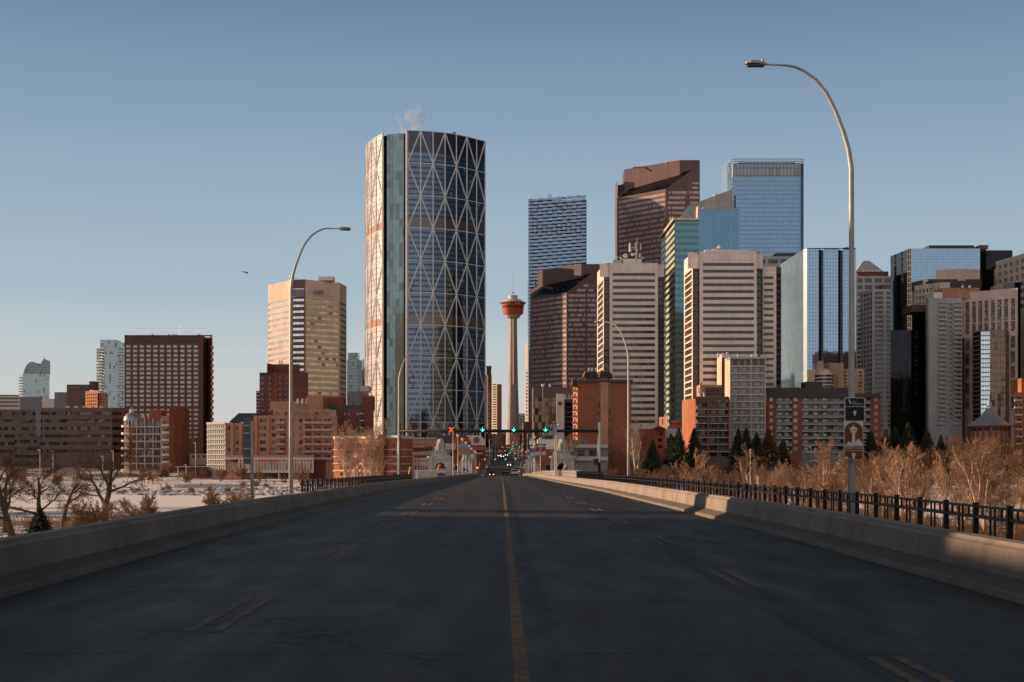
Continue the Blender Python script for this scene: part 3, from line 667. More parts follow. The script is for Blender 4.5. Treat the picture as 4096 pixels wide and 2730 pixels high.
# ================= PIXELATED TOWER
D=1150; b=Bld('pixel_tower','slender blue tower of staggered protruding glass boxes','skyscraper',2228,D)
wpx=19.25; rows_n=44; pitch=13.8
b.block([(2113,D+12),(2116,D+1.5),(2346,D+1.5)],Z(800,D),wallmat='dark_core' if 'dark_core' in M else 'roof_dark',wpart='core',roofmat='roof_dark',back=22)
n=0; extra=MB()
for r in range(rows_n):
    for c in range(-1,7):
        a=2113+(c*2+(r%2))*wpx; z=2113+(c*2+2+(r%2))*wpx
        a=max(a,2113); z=min(z,2344)
        if z-a<5: continue
        tilt=(a-2113)/231*18
        y0=791-tilt+r*pitch+5; D1=D-1.2-(c%2)*.3
        hpx=9.8
        if r==0 and c==-1: pass
        for half in (0,1):
            aa=lerp(a,z,.5*half)+.25; bb=lerp(a,z,.5*(half+1))-.25
            o=MB() if n<100 else extra
            x0,x1=X(aa,D1),X(bb,D1); hh=hpx-(2.2 if half else 0)
            z1=Z(y0,D1); z0=Z(y0+hh,D1); dd=D1+(.9 if half else 0)
            u=(r*37+c*13)%50
            P=[(x0,dd),(x1,dd),(x1,D+1.6),(x0,D+1.6)]
            o.prism(P,z0,z1)
            if n<100: o.build('glass_box',M['telus_glass'],b.root)
            n+=1
o=extra.build('more_glass_boxes',M['telus_glass'],b.root); o['kind']='stuff'
for px in (2190,2196,2202): b.box('roof_vent','white_metal',px,px+4,778,785,D+6,2)
one(b,'aerial','white_metal','tube',[(X(2118,D),D+4,Z(795,D)),(X(2116,D),D+4,Z(775,D))],.25,4)
for r in range(40): b.box('side_window','mirror_blue_pale',2110,2116,1130+r*13.8,1138+r*13.8,D+8,3)
b.done()

# ================= PINK GRANITE TOWERS
def granite(label,A,Bc,Cc,zlow,E,zhi,PL,PM,PR,ph,rws,rw_right,zslope_rows,extra=None,name='granite_tower',DB=1100):
    """A far left, Bc near corner, Cc right end: (px,D); E=(px) where the slope meets the front; P* penthouse px"""
    b=Bld(name,label,'skyscraper',Bc[0],Bc[1])
    a=(X(*A),A[1]); q=(X(*Bc),Bc[1]); c=(X(*Cc),Cc[1]); e=(X(E,Bc[1]),Bc[1])
    b.face(a,q,-15,zlow,cols=[(.015,.985)],rows=[r for r in rws if r[1]<zlow-.5],pane='pink_glass',rec=.25,wallmat='wall_pinkgranite')
    L=c[0]-q[0]; f=(e[0]-q[0])/L
    b.face(q,c,-15,zlow,cols=[(.05,.62),(.68,.98)],rows=[r for r in rw_right if r[1]<zlow],pane='pink_glass',rec=.25,wallmat='wall_pinkgranite')
    m=b.mb('wall','wall_pinkgranite')
    m.poly([(*q,zlow),(*c,zlow),(*c,zhi),(*e,zhi)],[(0,zlow),(L,zlow),(L,zhi),(e[0]-q[0],zhi)])
    for (u0,u1,zz0,zz1) in zslope_rows:
        o=MB(); o.poly([(q[0]+L*u0,q[1]-.1,zz0),(q[0]+L*u1,q[1]-.1,zz0),(q[0]+L*u1,q[1]-.1,zz1),(q[0]+L*u0,q[1]-.1,zz1)],[(L*u0,zz0),(L*u1,zz0),(L*u1,zz1),(L*u0,zz1)]); o.build('window',M['pink_glass'],b.root)
    # slope: from edge a-q at zlow back/up to penthouse wall line
    d=Vector((q[0]-a[0],q[1]-a[1])); d.normalize()
    base=Vector(e); pl=base-d*(math.dist(a,q)*1.0)
    pts=[(*a,zlow),(*q,zlow),(e[0],e[1],zhi),(pl.x,pl.y,zhi)]
    b.mb('sloped_roof','mirror_dark').poly(pts,[(0,0),(30,0),(30,20),(0,20)])
    bk=max(a[1],c[1])+25
    b.mb('roof','roof_dark').poly([(e[0],e[1],zhi),(*c,zhi),(c[0],bk,zhi),(a[0],bk,zhi),(pl.x,pl.y,zhi)])
    m.poly([(*c,-15),(c[0],bk,-15),(c[0],bk,zhi),(*c,zhi)]); m.poly([(a[0],bk,-15),(*a,-15),(*a,zlow),(pl.x,pl.y,zhi),(a[0],bk,zhi)])
    # penthouse
    s=b.mb('penthouse','wall_pinkgranite'); p0,p1,p2=[(X(*p),p[1]) for p in (PL,PM,PR)]
    pb=bk-1; u=0
    for (x,y) in ((p0,p1),(p1,p2),(p2,(p2[0],pb)),((p2[0],pb),(p0[0],pb)),((p0[0],pb),p0)):
        LL=math.dist(x,y); s.poly([(*x,zlow),(*y,zlow),(*y,ph),(*x,ph)],[(u,zlow),(u+LL,zlow),(u+LL,ph),(u,ph)]); u+=LL
    s.poly([(*p0,ph),(*p1,ph),(*p2,ph),(p2[0],pb,ph),(p0[0],pb,ph)])
    return b
D=1150
fl=[(Z(770+k*20.2+11.5,D),Z(770+k*20.2,D)) for k in range(34)]
fr2=[(Z(765+k*20.6+10.5,D),Z(765+k*20.6,D)) for k in range(34)]
zl_=Z(756,D); zh_=Z(682,D)
b=granite('tall pink granite tower with banded windows and a dark sloping roof',(2471,D+40),(2663,D),(2799.5,D),zl_,2766,zh_,(2497,D+44),(2719,D+6),(2799,D+6),Z(641,D+6),fl,fr2,[(.05,.62,Z(776,D),Z(766,D)),(.78,.98,Z(738,D),Z(730,D)),(.78,.98,Z(756,D),Z(748,D)),(.78,.98,Z(776,D),Z(766,D))],DB=D)
a=(X(2461,D+70),D+70); q=(X(2471,D+41),D+41); b.face(a,q,-15,Z(745,D+70),cols=[(.05,.95)],rows=[(Z(790+k*19.5,D+60)-2.2,Z(790+k*19.5,D+60)) for k in range(20)],pane='mirror_blue_pale',wallmat='wall_pinkgranite',rec=.2)
b.mb('rooftop_crane','trim_orange').tube([(X(2530,D+30),D+30,Z(671,D+30)),(X(2605,D+30),D+30,Z(667,D+30))],.7,5); one(b,'aerial','dark_metal','tube',[(X(2740,D),D+10,Z(640,D)),(X(2740,D),D+10,Z(634,D))],.3,4)
for px in (2664,2679): b.box('roof_vent','white_metal',px,px+5,643,652,D+14,3)
b.done()
D=1100
fl=[(Z(1181+k*19.2+11,D),Z(1181+k*19.2,D)) for k in range(26)]; fr3=[(Z(1177+k*19.6+10.5,D),Z(1177+k*19.6,D)) for k in range(26)]
b=granite('shorter pink granite tower with a sloping roof beside the blue pixel tower',(2122,D+36),(2267,D),(2388,D),Z(1171,D),2366,Z(1095,D),(2152,D+44),(2325.5,D+6),(2408,D+6),Z(1057,D+6),fl,fr3,[(.55,.9,Z(1148,D),Z(1138,D)),(.3,.9,Z(1167,D),Z(1157,D))],DB=D)
b.box('sunlit_wall_patch','wall_pink',2297,2325,1057,1103,D+5.2,.5); b.done()  # sunlit end of the penthouse wall put on as a paler panel
# --- lit far slab left of the granite tower
b=Bld('office_tower','narrow cream sunlit tower edge between the observation tower and granite tower','high-rise',2112,1250)
b.block([(2102,1250),(2128,1240)],Z(1376,1250),specs={0:dict(cols=[(.1,.35),(.45,.75)],rows=nrows(1490,14,7,18,1250),pane='warm_glass')},wallmat='wall_beige_warm'); b.done()

# ================= BEIGE BANDED TOWERS
def beige(label,lf,fl_,fr_e,nl,nr,D,DL,top,rows,cols,bot,rowsL,wallm='wall_beige',grp='twin beige towers with window bands'):
    b=Bld('beige_tower',label,'skyscraper',(fl_+fr_e)/2,D,group=grp)
    # side face, deep notch, front, right notch
    xL=X(nl[0],D+4)
    A=(X(lf[0],DL),DL); Bp=(X(lf[1],D+3),D+3)
    b.face(A,Bp,-15,top,cols=[(.1,.9)],rows=rowsL,pane='warm_glass',rec=.5,wallmat=wallm)
    b.face(Bp,(X(nl[0],D+2.9),D+2.9),-15,top,wallmat=wallm)
    b.face((X(nl[0],D+2.9),D+2.9),(X(nl[1],D+2.9),D+2.9),-15,top,cols=[(.03,.97)],rows=[(r[0]-1.4,r[1]) for r in rows],pane='dark_glass',rec=1.5,wallmat='wall_brown_band',wpart='notch_wall')
    b.face((X(nl[1],D+2.9),D+2.9),(X(nl[1],D),D),-15,top,wallmat=wallm)
    b.face((X(nl[1],D),D),(X(nr[0],D),D),-15,top,cols=cols,rows=rows,pane='dark_glass',rec=.5,wallmat=wallm)
    b.face((X(nr[0],D+2.9),D+2.9),(X(nr[1],D+2.9),D+2.9),-15,top,cols=[(.03,.97)],rows=[(r[0]-1.4,r[1]) for r in rows],pane='dark_glass',rec=1.5,wallmat='wall_brown_band',wpart='notch_wall')
    xr=X(nr[1],D+2.9); m=b.mb('wall',wallm); m.poly([(xr,D+2.9,-15),(xr,DL,-15),(xr,DL,top),(xr,D+2.9,top)]); m.poly([(X(nr[0],D),D,-15),(X(nr[0],D),D+2.9,-15),(X(nr[0],D),D+2.9,top),(X(nr[0],D),D,top)])
    m.poly([(xr,DL,-15),(A[0],DL,-15),(A[0],DL,top),(xr,DL,top)])
    b.mb('parapet',wallm).prism([(X(nl[0],D+2.9)-2.4,D+2.7),(xr,D+2.7),(xr,D+6),(A[0],DL),(X(lf[1],D+3),D+2.8)],top-Z(0,D)+Z(60,D)*1.0 if False else top-8,top+.02)
    b.mb('roof','roof_grey').poly([(A[0],DL,top),(Bp[0],Bp[1],top),(X(nl[1],D),D,top),(X(nr[0],D),D,top),(xr,D+2.9,top),(xr,DL,top)])
    return b
D=850; top=Z(1053,D)
b=beige('beige tower with dark window bands carrying dishes and masts on its roof',(2389,2415),2438,2632,(2415,2438),(2632,2656),D,D+44,top,nrows(1093,25.6,11.5,24,D),fr(2438,2632,[(2451,2620)]),1712,[(r[0]-.6,r[1]+.6) for r in nrows(1093,25.6,11.5,24,D)])
m=MB()
for (x,y,r) in ((640,975,9.5),(862,935,7.2),(963,915,4.8),(1003,805,3.8),(1090,990,5),(1095,935,4),(485,1040,5),(365,1020,5),(1175,1035,4)):
    px=2420+x/7.84; py=900+y/7.84; o=MB(); kk=D/F; cc=(X(px,D+6),D+5,Z(py,D+5)); o.lathe((0,0,0),[(.02,-.5),(r*kk*.6,-.3),(r*kk,0),(r*kk*.9,.1),(.02,-.1)],16)
    o.v=[(cc[0]+v[0],cc[1]-v[2],cc[2]+v[1]) for v in o.v]; o.build('satellite_dish',M['white_metal'],b.root,True)
b.box('plant_room','white_metal',2488,2566,1036,1053,D+8,14); b.box('plant_room','grey_metal',2452,2492,1040,1053,D+8,10)
one(b,'lattice_mast','trim_white','tube',[(X(2544,D+8),D+8,Z(1053,D)),(X(2548,D+8),D+8,Z(945,D))],[.55,.2],5)
one(b,'lattice_mast','trim_white','tube',[(X(2520,D+8),D+8,Z(1000,D)),(X(2520,D+8),D+8,Z(964,D))],[.8,.5],6)
one(b,'lattice_mast','trim_white','tube',[(X(2520,D+8),D+8,Z(984,D)),(X(2546,D+8),D+8,Z(980,D))],.3,4)
one(b,'panel_antenna','trim_white','box',(X(2541,D+8),D+7,Z(980,D)),(.6,.6,5)); one(b,'panel_antenna','trim_white','box',(X(2562,D+8),D+7,Z(982,D)),(.5,.5,4)); b.done()
D=700; top=Z(1007,D)
rws=nrows(1053,27.1,12,18,D)
b=beige('larger beige tower with dark window bands and a lower right wing',(2736,2770.6),2798,3027,(2770.6,2798),(3027,3050),D,D+32,top,rws,fr(2798,3027,[(2812,3016)]),1600,[(r[0]-.6,r[1]+.4) for r in nrows(1067,27.1,12.5,20,D)])
b.block([(3052,D+6),(3105,D+6),(3125,D+9)],Z(1060,D),specs={0:dict(cols=[(.03,.8)],rows=nrows(1100,25.3,11,18,D),pane='dark_glass',rec=.5),1:dict(cols=[(.05,.95)],rows=nrows(1087,25.3,18,18,D),pane='dark_glass',rec=1.,wallmat='wall_brown_band')},wallmat='wall_beige',wpart='wing_wall')
b.box('plant_room','white_metal',2820,2990,1000,1008,D+8,12); b.box('plant_room','white_metal',2850,2890,996,1001,D+9,6)
for px,h in ((2838,14),(2877,22),(2934,12)): one(b,'roof_antenna','white_metal','tube',[(X(px,D),D+9,Z(1000,D)),(X(px,D),D+9,Z(1000-h,D))],[.4,.3],5)
one(b,'satellite_dish','white_metal','ball',(X(2878,D+8),D+8,Z(980,D)),.9,8); b.done()
# grey block behind
D=930; b=Bld('office_block','grey concrete block with dark windows peeking behind the larger beige tower','building',3120,D)
b.block([(3045,D),(3175,D)],Z(1026,D),specs={0:dict(cols=fr(3045,3175,[(3052,3062),(3073,3111),(3122,3150)]),rows=[(Z(1055,D),Z(1038,D))]+nrows(1070,25,14,6,D),pane='dark_glass')},wallmat='wall_concrete'); 
b.box('plant_screen','roof_dark',3104,3190,1013,1028,D+10,20); b.done()

# ================= TEAL BANDED TOWER
D=865; DLt=937; b=Bld('teal_tower','teal glass tower with pale green stripes running down its sunlit side','skyscraper',2730,D)
top=Z(884,D); A=(X(2645,DLt),DLt); Bp=(X(2700,D),D); Cp=(X(2796,D),D)
zs=[top-1.3-4.02*k for k in range(34)]
b.face(Bp,Cp,-15,top,wallmat='teal_front',wpart='front_glass')
b.face(A,Bp,-15,top,cols=[(0,1)],rows=[(z-2.1,z) for z in zs if z>-12],pane='teal_stripe',rec=-.25,wallmat='mirror_dark',wpart='side_glass',pname='stripe_panel')
b.mb('wall','wall_teal').poly([(*Cp,-15),(Cp[0],DLt,-15),(Cp[0],DLt,top),(*Cp,top)])
b.mb('cornice','wall_cream').prism([(A[0]-1.5,A[1]),(Bp[0]-1.5,Bp[1]-2),(Cp[0],Cp[1]-2),(Cp[0],DLt),(A[0],DLt)],top,top+1.4)
for px in (2681,2690): b.box('chimney','wall_cream',px,px+4,868,885,D+25,2)
b.done()
# slanted metal roof block + mid blue
D=1120; b=Bld('wedge_block','grey ribbed wedge shaped penthouse rising behind the mid blue glass block','building',2840,D)
pts=[(2717,882),(2717,872),(2755,823),(2927,758.5),(2933,840),(2933,882)]
m=b.mb('wall','wall_metal_ribbed'); f=[(X(px,D),D,Z(py,D)) for px,py in pts]; bk=[(x,D+30,z) for x,_,z in f]
m.poly(f,[(p[0],p[2]) for p in f]); m.poly(bk[::-1])
for i in range(len(f)): j=(i+1)%len(f); m.poly([f[i],bk[i],bk[j],f[j]],[(0,0),(30,0),(30,8),(0,8)])
b.block([(2717,D+1),(2934,D+1)],Z(884,D),wallmat='wall_concrete',wpart='tower_body'); b.box('penthouse','wall_cream',2858,2874,775,786,D+5,4); b.done()
D=1040; b=Bld('blue_block','plain mid blue glass block between the teal tower and tallest blue tower','skyscraper',2877,D)
b.block([(2795,D),(2959,D)],Z(838,D),specs={0:dict(wallmat='mid_blue')},wpart='curtain_wall',wallmat='mid_blue')
b.box('roof_rim','trim_grey',2795,2959,836,839,D-.4,20); b.box('plant_room','wall_cream',2791,2800,824,884,D+1,10); b.box('plant_room','grey_metal',2812,2860,827,837,D+8,8); b.done()
# ================= TALLEST BLUE TOWER
D=1250; b=Bld('blue_glass_tower','tallest blue glass tower with rounded corners and an open glass crown','skyscraper',3070,D)
def rounded(x0,x1,y0,y1,r,n=5):
    P=[]
    for cx,cy,a0 in ((x0+r,y0+r,180),(x1-r,y0+r,270),(x1-r,y1-r,0),(x0+r,y1-r,90)):
        for i in range(n+1): a=R(a0+90*i/n); P.append((cx+r*math.cos(a),cy+r*math.sin(a)))
    return P
x0,x1=X(2928,D),X(3219,D); P=rounded(x0,x1,D,D+46,5)
b.mb('curtain_wall','brook_glass').prism(P,-15,Z(710,D),False); b.mb('roof','roof_grey').poly([(x,y,Z(712,D)) for x,y in P])
b.mb('crown_screen','brook_screen').prism(P,Z(710,D),Z(655,D),False)
m=b.mb('crown_frame','grey_metal')
for i in range(27):
    xx=lerp(x0+3,x1-3,i/26); m.box((xx,D,Z(645,D)),(.35,.35,Z(636,D)-Z(655,D)))
for yy in (637,646,655): m.tube([(x,y,Z(yy,D)) for x,y in P]+[(P[0][0],P[0][1],Z(yy,D))],.28,4)
b.mb('plant_room','mid_blue').box(((x0+x1)/2,D+20,Z(665,D)),(50,24,Z(645,D)-Z(690,D)))
xw=X(2890,D+46)
m=b.mb('side_wing','sky_glass'); m.prism([(xw,D+46),(x0+1,D+14),(x0+1,D+46)],-15,Z(641,D+30)-2)
b.done()

# ================= BLUE MIRROR BUILDING (stepped strips)
D=750; b=Bld('mirror_building','pale blue mirrored building with vertical glass ridges behind the lamp pole','high-rise',3300,D)
ch=[(3121,D+62),(3213,D+3),(3228,D),(3275,D+.4),(3277,D+4),(3284,D+4.2),(3294,D+.5),(3352.5,D+1),(3354.5,D+4.8),(3361,D+4.9),(3372,D+1.2),(3424,D+1.7)]
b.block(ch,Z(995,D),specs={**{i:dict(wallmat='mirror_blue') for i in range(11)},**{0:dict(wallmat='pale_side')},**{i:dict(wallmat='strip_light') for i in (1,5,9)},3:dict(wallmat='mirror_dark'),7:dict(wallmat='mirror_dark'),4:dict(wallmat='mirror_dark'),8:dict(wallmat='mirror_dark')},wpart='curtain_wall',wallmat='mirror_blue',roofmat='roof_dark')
b.box('parapet','dark_metal',3228,3424,993,996,D-.2,1); b.box('roof_vent','dark_metal',3380,3395,990,996,D+5,4)
for px in (3272,3303): one(b,'aerial','dark_metal','tube',[(X(px,D),D+8,Z(997,D)),(X(px-3,D),D+8,Z(985,D))],.08,4)
b.done()
# ================= PYRAMID ROOF TOWER
D=980; b=Bld('pyramid_roof_tower','grey concrete tower with a pale pyramid roof right of the lamp pole','high-rise',3500,D)
b.block([(3400,D),(3562,D)],Z(1105,D),specs={0:dict(cols=fr(3400,3562,[(3430,3450),(3459,3489),(3498,3528),(3537,3562)]),rows=nrows(1115,27,16,4,D)+nrows(1223,18.4,10,28,D),pane='dark_glass')},wallmat='wall_concrete',roofmat='roof_grey')
b.box('brick_drum','wall_brick_dark',3430,3554,1087,1105,D+3,22)
m=b.mb('pyramid_roof','trim_grey'); xa,xb=X(3426,D),X(3545,D); ta,tb=X(3471,D),X(3496,D); zb_,zt_=Z(1087,D),Z(1035,D)
Bq=[(xa,D+4,zb_),(xb,D+4,zb_),(xb,D+24,zb_),(xa,D+24,zb_)]; Tq=[(ta,D+12,zt_),(tb,D+12,zt_),(tb,D+16,zt_),(ta,D+16,zt_)]
for i in range(4): j=(i+1)%4; m.poly([Bq[i],Bq[j],Tq[j],Tq[i]])
m.poly(Tq)
for k in range(8): one(b,'roof_light','white_metal','ball',(X(3455+k*13,D+2),D+2,Z(1084,D)),.5,6)
D=900
b.block([(3440,D+18),(3489,D),(3562,D)],Z(1157,D),specs={0:dict(cols=ncols(4,fill=.66),rows=nrows(1170,19,11,30,D),pane='dark_glass',rec=.5),1:dict(cols=[(.14,.62),(.76,.98)],rows=nrows(1168,18.9,12,30,D),pane='dark_glass',rec=.5)},wallmat='wall_concrete',wpart='lower_wing_wall')
b.box('upper_terrace','wall_brown_band',3528,3562,1140,1158,D+8,12); b.done()
# ================= DARK MIRROR BUILDING
D=960; b=Bld('dark_mirror_building','wide dark mirrored building reflecting sky with vertical light strips','high-rise',3800,D)
ch=[(3562,D+38),(3577,D+30),(3586,D+26),(3604,D+16),(3613,D+12),(3629,D+3),(3645,D),(3920,D),(3945,D+8),(4050,D+8)]
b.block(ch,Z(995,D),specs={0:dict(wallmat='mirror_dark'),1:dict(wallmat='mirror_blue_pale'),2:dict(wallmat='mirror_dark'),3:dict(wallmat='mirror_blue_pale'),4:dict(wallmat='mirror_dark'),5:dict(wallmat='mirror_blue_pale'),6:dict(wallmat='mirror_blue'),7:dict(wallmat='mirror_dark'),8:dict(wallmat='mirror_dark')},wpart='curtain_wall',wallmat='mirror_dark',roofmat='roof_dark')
b.box('plant_screen','roof_dark',3716,3897,982,996,D+10,25); b.box('plant_screen','wall_brown_band',3914,3953,981,996,D+8,12); b.done()
D=900; b=Bld('dark_tower','dark brown glass tower in front of the dark mirrored building','high-rise',3680,D)
b.block([(3560,D+4),(3610,D+3),(3650,D+2)],Z(1320,D),wallmat='mirror_dark',wpart='lower_curtain_wall')
b.block([(3648,D),(3703,D)],Z(1222,D),wallmat='mirror_dark',wpart='curtain_wall'); b.box('top_storeys','wall_brown_band',3647,3704,1220,1248,D-.5,20)
for k in range(16):
    if k%3: one(b,'lit_window','warm_glass','box',(X(3665,D),D-.3,Z(1310+k*19,D)),(1.6,.3,1.6))
b.done()
# tan stepped building
D=915; b=Bld('tan_stepped_building','tan office building with square windows under a dark sloping roof','building',3750,D)
b.block([(3659,D+16),(3760,D-2),(3800,D-2)],Z(1132,D),specs={0:dict(cols=ncols(7,fill=.6),rows=nrows(1150,26,15,4,D),pane='grid_glass')},wallmat='wall_beige_warm',roofmat='roof_dark')
b.block([(3744,D+10),(3845,D+2),(3920,D+6)],Z(1074,D),zbot=Z(1122,D),wallmat='wall_beige_warm',wpart='drum_storey',roofmat='roof_dark')
b.box('sloped_roof','roof_dark',3730,3925,1118,1160,D+3,16); b.done()
# condo with balconies
D=860; b=Bld('condo_tower','grey concrete condo tower with stacked balconies and a sunlit left edge','high-rise',3780,D)
rw=nrows(1214,18.2,10,26,D)
b.block([(3704,D+5),(3714,D),(3751,D),(3849,D)],Z(1193,D),specs={2:dict(cols=[(.03,.33),(.4,.6),(.66,.97)],rows=rw,pane='apt_glass',rec=.8)},wallmat='wall_concrete')
for k in range(27):
    for a,c in ((3753,3784),(3814,3846)):
        o=MB(); xa,xb=X(a,D-1),X(c,D-1); z=Z(1224+k*18.2,D); o.box(((xa+xb)/2,D-.8,z),(xb-xa,1.5,.9)); o.build('balcony',M['balcony_rail'],b.root)
b.box('plant_room','wall_terra_light',3770,3918,1152,1194,D+8,20); b.box('plant_room','wall_beige',3735,3772,1170,1194,D+8,14)
for px in (3850,3878): one(b,'satellite_dish','white_metal','ball',(X(px,D+6),D+6,Z(1144,D)),1.,8)
b.done()
# pink hotel
D=850; b=Bld('pink_hotel','pink hotel with columns of white framed windows and a dark glass bay','high-rise',3960,D)
cs=[((a-3847)/(4071-3847),(c-3847)/(4071-3847)) for a,c in ((3862,3878),(3889,3905),(3914,3930),(3939,3955),(3965,3981),(3991,4007),(4017,4033),(4044,4060))]
rws=[(Z(1187+o+88,D-10),Z(1187+o,D-10)) for o in (0,)]+[(Z(1285+40,D),Z(1285,D))]+[(Z(y+46,D),Z(y,D)) for y in (1346,1406,1466,1526,1586)]
b.block([(3847,D+22),(4071,D-3)],Z(1152.5,D-3),specs={0:dict(cols=cs,rows=rws,pane='grid_glass',rec=.3)},wallmat='wall_pink',roofmat='roof_grey')
b.block([(3891,D-4),(3922,D-12),(3960,D-14),(4022,D-14),(4036,D-8)],Z(1329,D),specs={0:dict(cols=[(0,1)],rows=[(Z(1335+k*18+14,D),Z(1335+k*18,D)) for k in range(20)],pane='mirror_dark',rec=.3,wallmat='bay_trim'),1:dict(cols=[(0,1)],rows=[(Z(1335+k*18+14,D),Z(1335+k*18,D)) for k in range(20)],pane='mirror_blue_pale',rec=.3,wallmat='bay_trim'),2:dict(wallmat='brown_glass'),3:dict(wallmat='brown_glass')},wallmat='mirror_dark',wpart='glass_bay',back=10)
b.block([(3833,D+20),(3858,D+10)],Z(1346,D),specs={0:dict(cols=[(0,1)],rows=[(Z(1352+k*16+12,D),Z(1352+k*16,D)) for k in range(14)],pane='mirror_dark',rec=.3,wallmat='bay_trim')},wallmat='bay_trim',wpart='side_bay',back=8)
b.done()
D=900; b=Bld('dark_slab','dark grey tower slab at the right edge behind the pink hotel','high-rise',4085,D)
b.block([(4010,D+4),(4058,D),(4200,D)],Z(1130,D),specs={1:dict(wallmat='mirror_dark')},wallmat='wall_concrete_dark'); b.box('top_storey','wall_pink',4003,4058,1135,1160,D+8,20); b.done()
D=925; b=Bld('beige_grid_tower','sunlit cream tower with square windows at the upper right edge','high-rise',4050,D)
cs=ncols(10,.02,.98,.6); rws=[(Z(1060+k*29+16,D),Z(1060+k*29,D)) for k in range(7)]
b.block([(3984,D+8),(4230,D-70)],Z(1047,D+8),specs={0:dict(cols=cs,rows=rws,pane='grid_glass',rec=.6)},wallmat='wall_cream',roofmat='roof_grey',back=60)
m=b.mb('peaked_roof','roof_grey'); z0=Z(1047,D+8); m.poly([(X(4060,D),D,z0),(X(4240,D),D-20,z0),(X(4200,D),D+10,z0+11)]); m.poly([(X(4060,D),D,z0),(X(4200,D),D+10,z0+11),(X(4060,D),D+40,z0)]); b.done()

# ================= FRONT ROW, RIGHT
def stripf(b,part,mat,pxa,pxb,y0,y1,D,th=.3,dd=0): b.box(part,mat,pxa,pxb,y0,y1,D-dd,th)
# brick tower with pagoda roofs
D=620; b=Bld('pagoda_roof_tower','red brick apartment tower with upturned pagoda roofs and a pale central pier','apartment building',2415,D)
rws=nrows(1534,12.8,7,26,D)
b.block([(2292,D+24),(2310,D)],Z(1522,D),specs={0:dict(cols=[(.2,.8)],rows=nrows(1545,25.6,13,11,D),pane='warm_glass',rec=1.2)},wallmat='wall_terra_light',roofmat='roof_dark',back=2,wpart='balcony_bay')
b.block([(2310,D),(2525,D)],Z(1524,D),specs={0:dict(cols=fr(2310,2525,[(2393,2401),(2434,2442)]),rows=rws,pane='apt_glass',rec=.25)},wallmat='wall_brick_red',roofmat='roof_dark')
b.box('central_pier','wall_terra_light',2402,2433,1512,1860,D-1,3)
def pagoda(part,px0,px1,py0,py1,D0,dep,over=1.2):
    m=b.mb(part,'roof_dark'); xa,xb=X(px0,D0),X(px1,D0); zt,zb2=Z(py0,D0),Z(py1,D0); ins=(xb-xa)*.16
    Bq=[(xa,D0-over,zb2),(xb,D0-over,zb2),(xb,D0+dep,zb2),(xa,D0+dep,zb2)]; Tq=[(xa+ins,D0+dep*.3,zt),(xb-ins,D0+dep*.3,zt),(xb-ins,D0+dep*.7,zt),(xa+ins,D0+dep*.7,zt)]
    for i in range(4): j=(i+1)%4; m.poly([Bq[i],Bq[j],Tq[j],Tq[i]])
    m.poly(Tq); m.poly(Bq[::-1])
    r=b.mb('ridge_tile','trim_orange')
    for i in range(4): r.tube([Tq[i],Bq[i],(Bq[i][0]+(-.5 if i in (0,3) else .5),Bq[i][1],Bq[i][2]+.4)],[.3,.32,.25],5)
pagoda('pagoda_roof',2332,2400,1486,1512,D,9); pagoda('pagoda_roof',2394,2452,1484,1512,D-1.5,8)
pagoda('pagoda_roof',2286,2316,1518,1546,D-1,8,.5)
b.box('eave','roof_dark',2310,2532,1519,1530,D-1.3,24)
b.box('parapet','wall_terra',2340,2396,1510,1520,D+1,6)
for px in (2352,2364,2382): b.box('chimney','white_metal',px,px+6,1472,1488,D+4,1)
for k in range(11): b.box('balcony','wall_brick_orange',2290,2312,1560+k*25.6,1568+k*25.6,D+2,2)
b.done()
# tan-dark office and slim white building
D=760; b=Bld('bronze_office','bronze glass office block under a blank brown top left of the pagoda tower','building',2205,D)
b.block([(2128,D+10),(2133,D),(2292,D)],Z(1549,D),specs={1:dict(cols=[(0,1)],rows=[(-12,Z(1592,D))],pane='brown_glass',rec=.4,pname='curtain_wall')},wallmat='wall_brown_band',roofmat='roof_dark')
one(b,'roof_light','trim_white','tube',[(X(2171,D),D-1,Z(1592,D)),(X(2171,D),D-1,Z(1545,D))],.25,5); one(b,'roof_light','white_metal','ball',(X(2171,D),D-1,Z(1543,D)),.9,8); one(b,'roof_light','white_metal','box',(X(2199,D),D+2,Z(1544,D)),(1.3,1.3,1.8)); b.done()
D=690; b=Bld('slim_white_building','slim white building with a round dark emblem and dark glass side','building',2255,D)
b.block([(2226,D),(2257,D)],Z(1576,D),wallmat='wall_white')
b.block([(2257,D+2),(2294,D+2)],Z(1598,D),specs={0:dict(cols=[(.03,.97)],rows=nrows(1610,20,16,12,D),pane='mirror_dark',rec=.2)},wallmat='wall_brick_dark',wpart='glass_side')
m=b.mb('emblem','wall_brick_dark'); m.lathe((0,0,0),[(0.01,0),(1.,0),(1.,.2),(0.01,.2)],16); m.v=[(X(2241,D)+v[0],D-.1-v[2],Z(1615,D)+v[1]) for v in m.v]
for px in (2255,2262,2275,2285): b.box('chimney','white_metal',px,px+4,1580,1598,D+4,1)
b.done()
